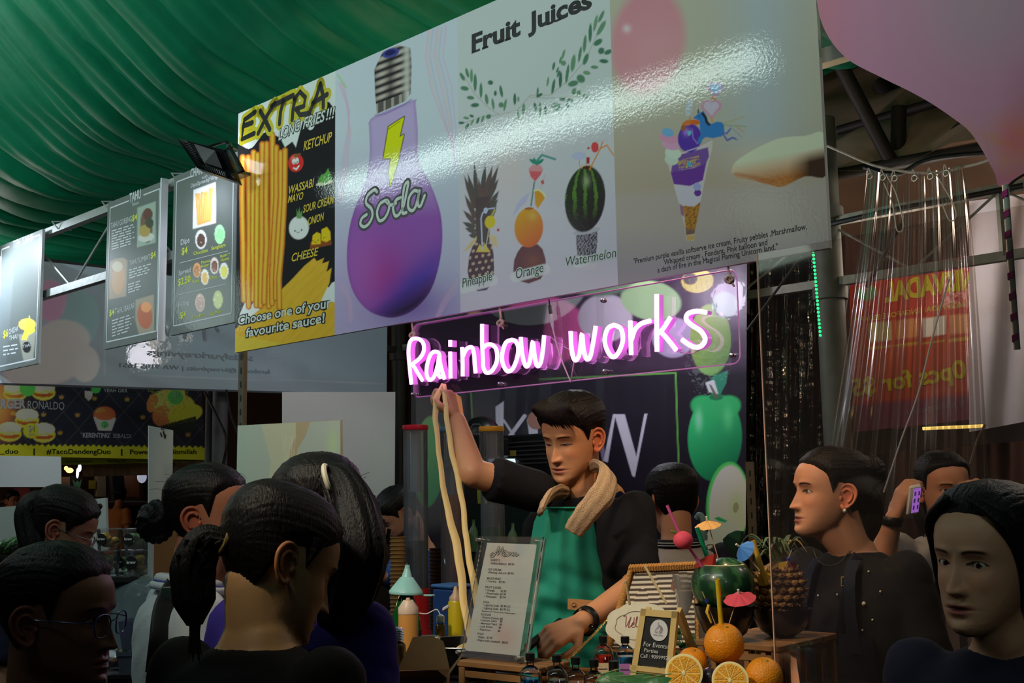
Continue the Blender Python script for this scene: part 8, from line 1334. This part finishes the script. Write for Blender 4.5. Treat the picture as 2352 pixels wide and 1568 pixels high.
# --- woman in profile behind the clear screen
w2 = Person('woman in profile facing left, hair pinned up, black tee and navy apron with gold buckle', 1900, 1132, 3.06, -79, -4, 0, (222, 158, 122), .97, vox=.0055, body_yaw=-52, gaze=(0, 0), lips=(160, 86, 76), shirt=(24, 23, 27), shirt_name='tee_charcoal', wide=1.0, lean=(-.02, -.035), sleeve=.85)
w2.hair((32, 18, 13), front=.068, temple=.040, nape=-.08, thick=.006, vol=.006, back_full=.012, grain=42); w2.bun((0, -.120, .062), (.048, .046, .046), label='rolled up bun'); w2.bun((0, -.085, .075), (.050, .050, .035), 'hair_roll'); w2.tail([(0, -.07, .02), (0, -.105, -.02), (0, -.11, -.075), (.0, -.10, -.125)], [.05, .050, .044, .028], 'back_hair', strands=40, seed=5, tuft=.02); w2.wisps(fly(w2, 24, 6, length=.014), r=.0004)
ea = w2.H(.082 if w2.R[0]@F < 0 else -.082, -.010, -.046); w2.t.part('earring', ell(ea, .0055, None, 10, 8), M('earring_crystal', (225, 215, 205), .15, .3, coat=1))
NV = cloth('denim_navy', (26, 30, 46), .8); bf = w2.bax[1]; bx = w2.bax[0]
def onbody(pn, x, z, out=.012, wide=1.0):
    """point on the front of the shirt: x across, z below the neck base"""
    rz = np.array([-.66, -.58, -.48, -.38, -.25, -.15, -.085, -.055, -.03, 0]); w_ = np.interp(z, rz, [.15, .166, .15, .14, .158, .172, .176, .158, .115, .07])*1.06*pn.k; d_ = np.interp(z, rz, [.11, .122, .112, .108, .116, .112, .098, .09, .078, .062])*1.06*pn.k; q = min(abs(x)/w_, .98); return pn.N0+pn.bax[0]*x+pn.bax[1]*(d_*(1-q**2.3)**(1/2.3)+out)+Z*z*pn.k
def patch(pn, f_, nu, nv, out=.014): return gridm(lambda s0, t: onbody(pn, *f_(s0, t), out), nu, nv)
w2.t.part('apron', patch(w2, lambda s0, t: ((-.12+.24*s0)*(1+.15*t), -.20-.45*t), 30, 30, .016), NV, 'navy bib apron', sharp=0)
for sd in (-1, 1): w2.t.part('apron_strap', patch(w2, lambda s0, t: (sd*(.085+.03*(s0-.5)-.025*t*(1)), -.25+.235*t), 6, 20, .019), NV, sharp=0)
bq = surf(w2, 1948, 1335, .012); GD = M('gold_buckle', (225, 180, 95), .3, .4); w2.t.part('buckle', tube([bq+RT*a_*.017+UP*b_*.011 for a_, b_ in ((-1, -1), (1, -1), (1, 1), (-1, 1))], .002, 6, closed=True), GD); bb_ = [at(1905, 1340, 2.9), at(1948, 1335, 2.868), at(1930, 1460, 2.86), at(1915, 1560, 2.86)]
w2.t.part('apron_strap', tube(spline([surf(w2, *q_, .006) for q_ in ((1972, 1275), (1956, 1300), (1948, 1335), (1938, 1400), (1926, 1480))]), .015, 8, flat=.16, hint=(0, 1, 0)), NV, sharp=0)
PRL = M('pearl', (230, 215, 190), .2, coat=1)
for x, y in ((1984, 1386), (1923, 1365), (2022, 1358), (1995, 1312), (2004, 1423), (1981, 1447), (1879, 1367)): w2.t.part('pearl_stud', ell(surf(w2, x, y, .003), .0055 if x == 1984 else .0028, None, 10, 8), PRL)
w2.t.part('necklace', tube(spline([surf(w2, *q_, .003, 'body') for q_ in ((1868, 1262), (1880, 1288), (1902, 1298), (1930, 1290), (1952, 1262))]), .0011, 5), M('necklace_silver', (200, 180, 160), .3, .9))
# --- woman taking a photo
w3 = Person('woman in white tee and striped apron holding up a phone, behind the clear curtain', 2168, 1122, 3.62, 6, 4, -2, (196, 140, 108), .93, vox=.0058, body_yaw=-12, gaze=(0, 0), shirt=(176, 172, 172), shirt_name='tee_white', lips=(150, 78, 74), arms={1: dict(shoulder=at(2062, 1262, 3.66), elbow=at(2030, 1272, 3.46), wrist=at(2052, 1190, 3.42), sleeve=.80, d=nrm(UP+RT*.35), n=RT*1+F*.2, thumb=F*.6+RT*.2, curl=(30, 50, 40), close=.4), -1: dict(elbow=at(2330, 1262, 3.5), wrist=at(2300, 1168, 3.42), sleeve=.8, d=nrm(UP*.7-RT*.7), n=-RT+F, thumb=-F, curl=(30, 45, 40))})
w3.hair((20, 14, 14), front=.070, temple=.044, nape=-.08, thick=.007, vol=.004, grain=50); w3.tail([(.0, -.08, .03), (.055, -.06, -.04), (.066, -.04, -.10), (.06, -.03, -.15)], [.04, .03, .026, .014], 'back_hair', strands=20)
w3.t.part('apron', patch(w3, lambda s0, t: (-.10+.20*s0, -.14-.5*t), 24, 24, .014), cloth('apron_taupe', (112, 96, 90), .8), 'taupe apron', sharp=0); [w3.t.part('apron_stripe', patch(w3, lambda s0, t, a_=a_: (a_+.022*s0, -.14-.5*t), 3, 20, .017), cloth('stripe_dark', (52, 44, 46), .8)) for a_ in (-.085, -.03, .03, .078)]
P = at(2052, 1190, 3.42); w3.t.part('wristband', lathe([(.030, -.012), (.033, -.008), (.033, .010), (.030, .014)], P-UP*.008-RT*.004, nrm(UP+RT*.1), 20), M('watch_black')); P = at(2098, 1148, 3.36); pa_ = (nrm(RT+F*.9), nrm(F-RT*.9), nrm(UP+RT*.12)); ph = T('phone', 'white cased phone showing a purple screen, held in a raised hand', 'phone', P-UP*.05); ph.part('case', box(P, (.052, .016, .088), pa_, .006), M('phone_white', (225, 222, 215), .4)); ph.part('screen', box(P-pa_[1]*.0085, (.040, .001, .070), pa_), M('phone_screen', (170, 110, 220), .2, emit=(165, 110, 215), es=.8)); [ph.part('icon', box(P-pa_[1]*.0095+pa_[0]*a_*.011+pa_[2]*b_*.02, (.008, .0008, .012), pa_), M('screen_ink', (70, 40, 110), .3, emit=(75, 45, 120), es=.5)) for a_ in (-1, 1) for b_ in (-1, 0, 1)]
# --- front right woman
w4 = Person('dark haired woman with navy top in the foreground at far right, looking left', 2266, 1286, 1.96, -56, 2, 2, (186, 142, 112), .99, vox=.0062, body_yaw=-35, gaze=(-14, -4), lips=(138, 66, 64), mouth=.35, shirt=(24, 28, 46), shirt_name='top_navy', nz=.15, lean=(-.02, .0))
w4.hair((16, 13, 15), front=.080, temple=.055, nape=-.09, thick=.008, vol=.010, back_full=.012, grain=34)
w4.t.part('side_hair', join(*[tube(spline([w4.H(.02+.0*k, .070, .108), w4.H(.066+.001*k, .060-.004*k, .070), w4.H(.080+.001*k, .034-.006*k, .02), w4.H(.082+.001*k, .016-.008*k, -.05), w4.H(.075, .0-.008*k, -.10)], 5), .0065, 6) for k in range(9)]+[tube(spline([w4.H(-.02+.0*k, .070, .108), w4.H(-.066-.001*k, .060-.004*k, .070), w4.H(-.078-.001*k, .030-.006*k, .02), w4.H(-.080-.001*k, .010-.008*k, -.05), w4.H(-.075, -.01-.008*k, -.10)], 5), .0065, 6) for k in range(9)]), w4.hm, sharp=0)
w4.tail([(0, -.06, .04), (.0, -.10, -.03), (.0, -.10, -.10), (.0, -.09, -.17)], [.075, .075, .065, .03], 'back_hair', strands=30)
# --- bottom left woman with glasses
w5 = Person('woman in profile with blue rimmed glasses at the bottom left corner', 140, 1418, 2.02, 82, 3, 0, (152, 106, 80), .99, vox=.0062, body_yaw=60, gaze=(0, 0), lips=(150, 62, 74), mouth=.3, shirt=(16, 16, 18), shirt_name='black_top')
w5.hair((24, 18, 16), front=.068, temple=.044, nape=-.085, thick=.006, vol=.008, back_full=.004, grain=40); w5.bun((0, -.135, .03), (.040, .045, .045)); w5.wisps(fly(w5, 24, 7, length=.012), r=.0004)
GF = M('glasses_blue', (60, 70, 130), .3, .2, coat=1)
def glasses(pn, mat, y0=.098):
    for sd in (-1, 1):
        pn.t.part('glasses_rim', tube([pn.H(sd*(.033+.023*math.copysign(abs(math.cos(a))**.75, math.cos(a))), y0-.10*(.033+.023*math.cos(a)), -.006+.019*math.copysign(abs(math.sin(a))**.75, math.sin(a))) for a in np.linspace(0, 2*PI, 25)[:-1]], .0014*pn.k, 6, closed=True), mat); pn.t.part('glasses_temple', tube([pn.H(sd*.056, y0-.008, .002), pn.H(sd*.074, y0-.03, .002), pn.H(sd*.078, -.005, .004), pn.H(sd*.074, -.022, -.012)], .0012*pn.k, 5), mat)
    pn.t.part('glasses_bridge', tube([pn.H(-.010, y0-.001, .0), pn.H(0, y0+.003, .003), pn.H(.010, y0-.001, .0)], .0013*pn.k, 5), mat)
glasses(w5, GF)
# --- nape woman, centre left
w6 = Person('woman in black tee seen from behind, short low ponytail, head bowed to the right', 648, 1300, 2.0, 118, 24, 8, (176, 140, 96), 1.0, vox=.0062, body_yaw=150, face=True, eyes='closed', shirt=(14, 14, 15), shirt_name='tee_black', nz=.125, lean=(.0, .0), neck_fwd=.03)
w6.hair((20, 17, 17), front=.062, temple=.034, nape=-.082, thick=.009, vol=.010, back_full=.012, grain=30); w6.tail([(0, -.105, .0), (-.012, -.135, -.012), (-.016, -.135, -.06), (-.012, -.115, -.105), (-.008, -.10, -.14)], [.020, .030, .036, .032, .012], strands=60, flat=.7, tuft=.05, spread=1.3); w6.wisps(fly(w6, 24, 8, length=.012), r=.0004); w6.t.part('hair_tie', tube([w6.H(.022*math.cos(a), -.112, .0+.022*math.sin(a)) for a in np.linspace(0, 2*PI, 17)[:-1]], .004, 6, closed=True), M('hair_tie_gold', (120, 100, 50), .5))
# --- bun woman
w7 = Person('woman with dark bun in white polo with blue collar stripe and black bag strap', 488, 1186, 2.58, 84, -2, 0, (158, 104, 80), .94, vox=.0066, body_yaw=118, shirt=(202, 208, 214), shirt_name='polo_white', lean=(.0, .0), gaze=(0, 0), shirt_label='white polo shirt')
w7.hair((20, 16, 17), front=.060, temple=.040, nape=-.08, thick=.006, vol=.005, back_full=.004, grain=48); w7.bun((0, -.138, -.006), (.042, .044, .050)); w7.wisps(fly(w7, 24, 9, length=.012), r=.0004); w7.t.part('hair_tie', tube([w7.H(.024*math.cos(a), -.106, .01+.024*math.sin(a)) for a in np.linspace(0, 2*PI, 17)[:-1]], .005, 6, closed=True), M('black_rubber'))
col_ = [w7.N0+w7.bax[0]*.068*math.cos(a)+w7.bax[1]*(.062*math.sin(a)-.004)+Z*(.012+.010*math.sin(a)*-1) for a in np.linspace(0, 2*PI, 25)[:-1]]; w7.t.part('collar', join(tube(col_, .011, 8, closed=True, flat=1.0), tube([p_-Z*.014+nrm((p_-w7.N0)*[1, 1, 0])*.012 for p_ in col_], .009, 8, closed=True)), cloth('polo_white', (202, 208, 214)), sharp=0); w7.t.part('collar_stripe', tube([p_-Z*.004+nrm((p_-w7.N0)*[1, 1, 0])*.0115 for p_ in col_], .0022, 6, closed=True), M('stripe_blue', (40, 70, 160), .7))
def onback(pn, x, z, out=.010): p_ = onbody(pn, x, z, out); d_ = (p_-pn.N0)@pn.bax[1]; return p_-pn.bax[1]*(2*d_+.0)
lbx = [(-.13, -.10)]
def bpatch(pn, quad, nu=8, nv=8, out=.010): q = np.array(quad, float); return gridm(lambda s0, t: onback(pn, *((1-s0)*(1-t)*q[0]+s0*(1-t)*q[1]+s0*t*q[2]+(1-s0)*t*q[3]), out), nu, nv)
RDL = M('logo_red', (190, 30, 45), .7)
st2 = [surf(w7, *q_) for q_ in ((496, 1250), (455, 1290), (412, 1345), (385, 1400), (376, 1470), (368, 1540))]; w7.t.part('bag_strap', tube(spline(st2), .030, 10, flat=.14, hint=(0, 1, 0)), M('strap_black', (14, 14, 16), .6), sharp=0); w7.t.part('strap_buckle', box(surf(w7, 392, 1372, .02), (.035, .012, .045), (RT, N, UP), .004), M('buckle_dark', (40, 60, 60), .3, coat=.5))
def logo(pts, nm): P = [surf(w7, x, y, .004) for x, y in pts]; return prism(P, F*.004)
w7.t.part('logo', join(logo([(397, 1297), (404, 1300), (402, 1318), (388, 1322), (392, 1308)], 'a'), logo([(386, 1326), (402, 1322), (396, 1335), (388, 1345), (382, 1338)], 'b')), RDL, smooth=False, kind='stuff')
# --- woman with long ponytail
w8 = Person('woman in purple top seen from behind with a long black ponytail and pale tie', 722, 1196, 2.32, 205, 6, 0, (150, 110, 85), .95, vox=.007, body_yaw=150, shirt=(44, 34, 120), shirt_name='tee_purple', lean=(.0, .0), face=False, eyes='closed', wide=1.04)
w8.hair((15, 12, 16), front=.055, temple=.034, nape=-.085, thick=.015, vol=.010, back_full=.010, grain=30); w8.tail([w8.H(0, -.085, .085), at(790, 1120, 2.20), at(812, 1190, 2.16), at(820, 1270, 2.14), at(800, 1350, 2.15), at(770, 1420, 2.18), at(752, 1462, 2.19)], [.030, .042, .062, .072, .066, .044, .012], strands=70, local=False, flat=.75, tuft=.05, spread=1.4); P = at(757, 1104, 2.20); w8.t.part('hair_tie', tube([P+nrm(RT+UP*.6)*.0*math.cos(a)+nrm(UP-RT*.35)*.030*math.cos(a)+F*.030*math.sin(a) for a in np.linspace(0, 2*PI, 19)[:-1]], .0055, 7, closed=True), M('hair_tie_pale', (190, 185, 165), .6)); w8.wisps(fly(w8, 40, 10, length=.02), r=.0005)
# --- half-up hair woman at the fruit stall
w9 = Person('woman in navy looking down at the fruit stall, half-up dark hair, thin glasses', 150, 1216, 3.42, 100, 22, 0, (176, 128, 100), .92, vox=.007, lean=(0, -.06), body_yaw=110, shirt=(26, 30, 50), shirt_name='navy_tee', eyes='down')
w9.hair((38, 28, 30), front=.06, temple=.02, nape=-.09, thick=.010, vol=.008, back_full=.010, grain=26); w9.tail([w9.H(0, -.06, .05), w9.H(0, -.10, .0)+Z*.02, at(84, 1250, 3.38), at(78, 1300, 3.36)], [.055, .058, .05, .03], 'back_hair', local=False, strands=50, spread=1.5); glasses(w9, M('glasses_wire', (190, 195, 200), .3, .9))
w9.t.part('side_hair', join(*[tube(spline([w9.H(sd*.03, .065, .105), w9.H(sd*.076, .045-.006*k, .06), w9.H(sd*.090, .015-.008*k, .0), w9.H(sd*.090, .0-.010*k, -.07), w9.H(sd*.085, -.01-.01*k, -.12)], 5), .008, 6) for k in range(8) for sd in (-1, 1)][::2]), w9.hm, sharp=0)
# --- bearded man leaning over
w10 = Person('bearded man in blue shirt bending down behind the drink towers', 915, 1183, 5.25, -70, 38, 0, (178, 128, 100), .98, vox=.008, body_yaw=-50, shirt=(32, 62, 120), shirt_name='shirt_blue', beard=.9, eyes='down', lean=(0, -.10), arms={1: dict(elbow=at(905, 1330, 5.1), wrist=at(872, 1322, 5.0), sleeve=1.6), -1: dict()}, sleeve=1.5)
w10.hair((24, 20, 22), front=.055, temple=.02, nape=-.06, thick=.007, vol=.010, fwd=.012, grain=30)
# --- man in varsity shirt
w11 = Person('man in grey shirt with striped navy collar seen from behind, right of the seller', 1543, 1152, 4.25, 195, 8, 0, (184, 130, 100), 1.0, vox=.008, body_yaw=185, shirt=(160, 148, 144), shirt_name='varsity_grey', face=False, eyes='closed', wide=1.05)
w11.hair((16, 14, 16), front=.05, temple=.02, nape=-.075, thick=.012, vol=.012, back_full=.006, grain=24); cl2 = [w11.N0+w11.bax[0]*.072*math.cos(a)+w11.bax[1]*(.066*math.sin(a)-.004)+Z*.012 for a in np.linspace(0, 2*PI, 25)[:-1]]; w11.t.part('collar', tube(cl2, .016, 8, closed=True), cloth('collar_navy', (24, 26, 42)), sharp=0); [w11.t.part('collar_stripe', tube([p_+Z*dz+nrm((p_-w11.N0)*[1, 1, 0])*.0145 for p_ in cl2], .0018, 5, closed=True), M('stripe_white', (200, 198, 195), .7)) for dz in (-.004, .005)]; w11.t.part('sleeve_panel', capsule(w11.shoulder[1]+Z*.004, w11.shoulder[1]-Z*.20+w11.bax[0]*.04, .066, .062, 16), cloth('collar_navy', (24, 26, 42)), 'navy sleeve'); w11.t.part('sleeve_panel', capsule(w11.shoulder[-1]+Z*.004, w11.shoulder[-1]-Z*.20-w11.bax[0]*.04, .066, .062, 16), cloth('collar_navy', (24, 26, 42)), 'navy sleeve')
# --- two far figures
w12 = Person('small far boy with dark hair and pale orange top, left of the upright white board', 275, 1140, 14.6, 200, 0, 0, (170, 110, 80), .9, vox=.014, shirt=(190, 120, 70), shirt_name='top_orange', face=False, eyes='closed'); w12.hair((16, 12, 12), thick=.012, vol=.01)
w13 = Person('small far man with dark hair under the white board at the left edge', 28, 1150, 14.0, 60, 0, 0, (160, 105, 80), .95, vox=.014, shirt=(40, 36, 40), shirt_name='top_dark', face=False, eyes='closed'); w13.hair((16, 12, 12), thick=.012, vol=.01)
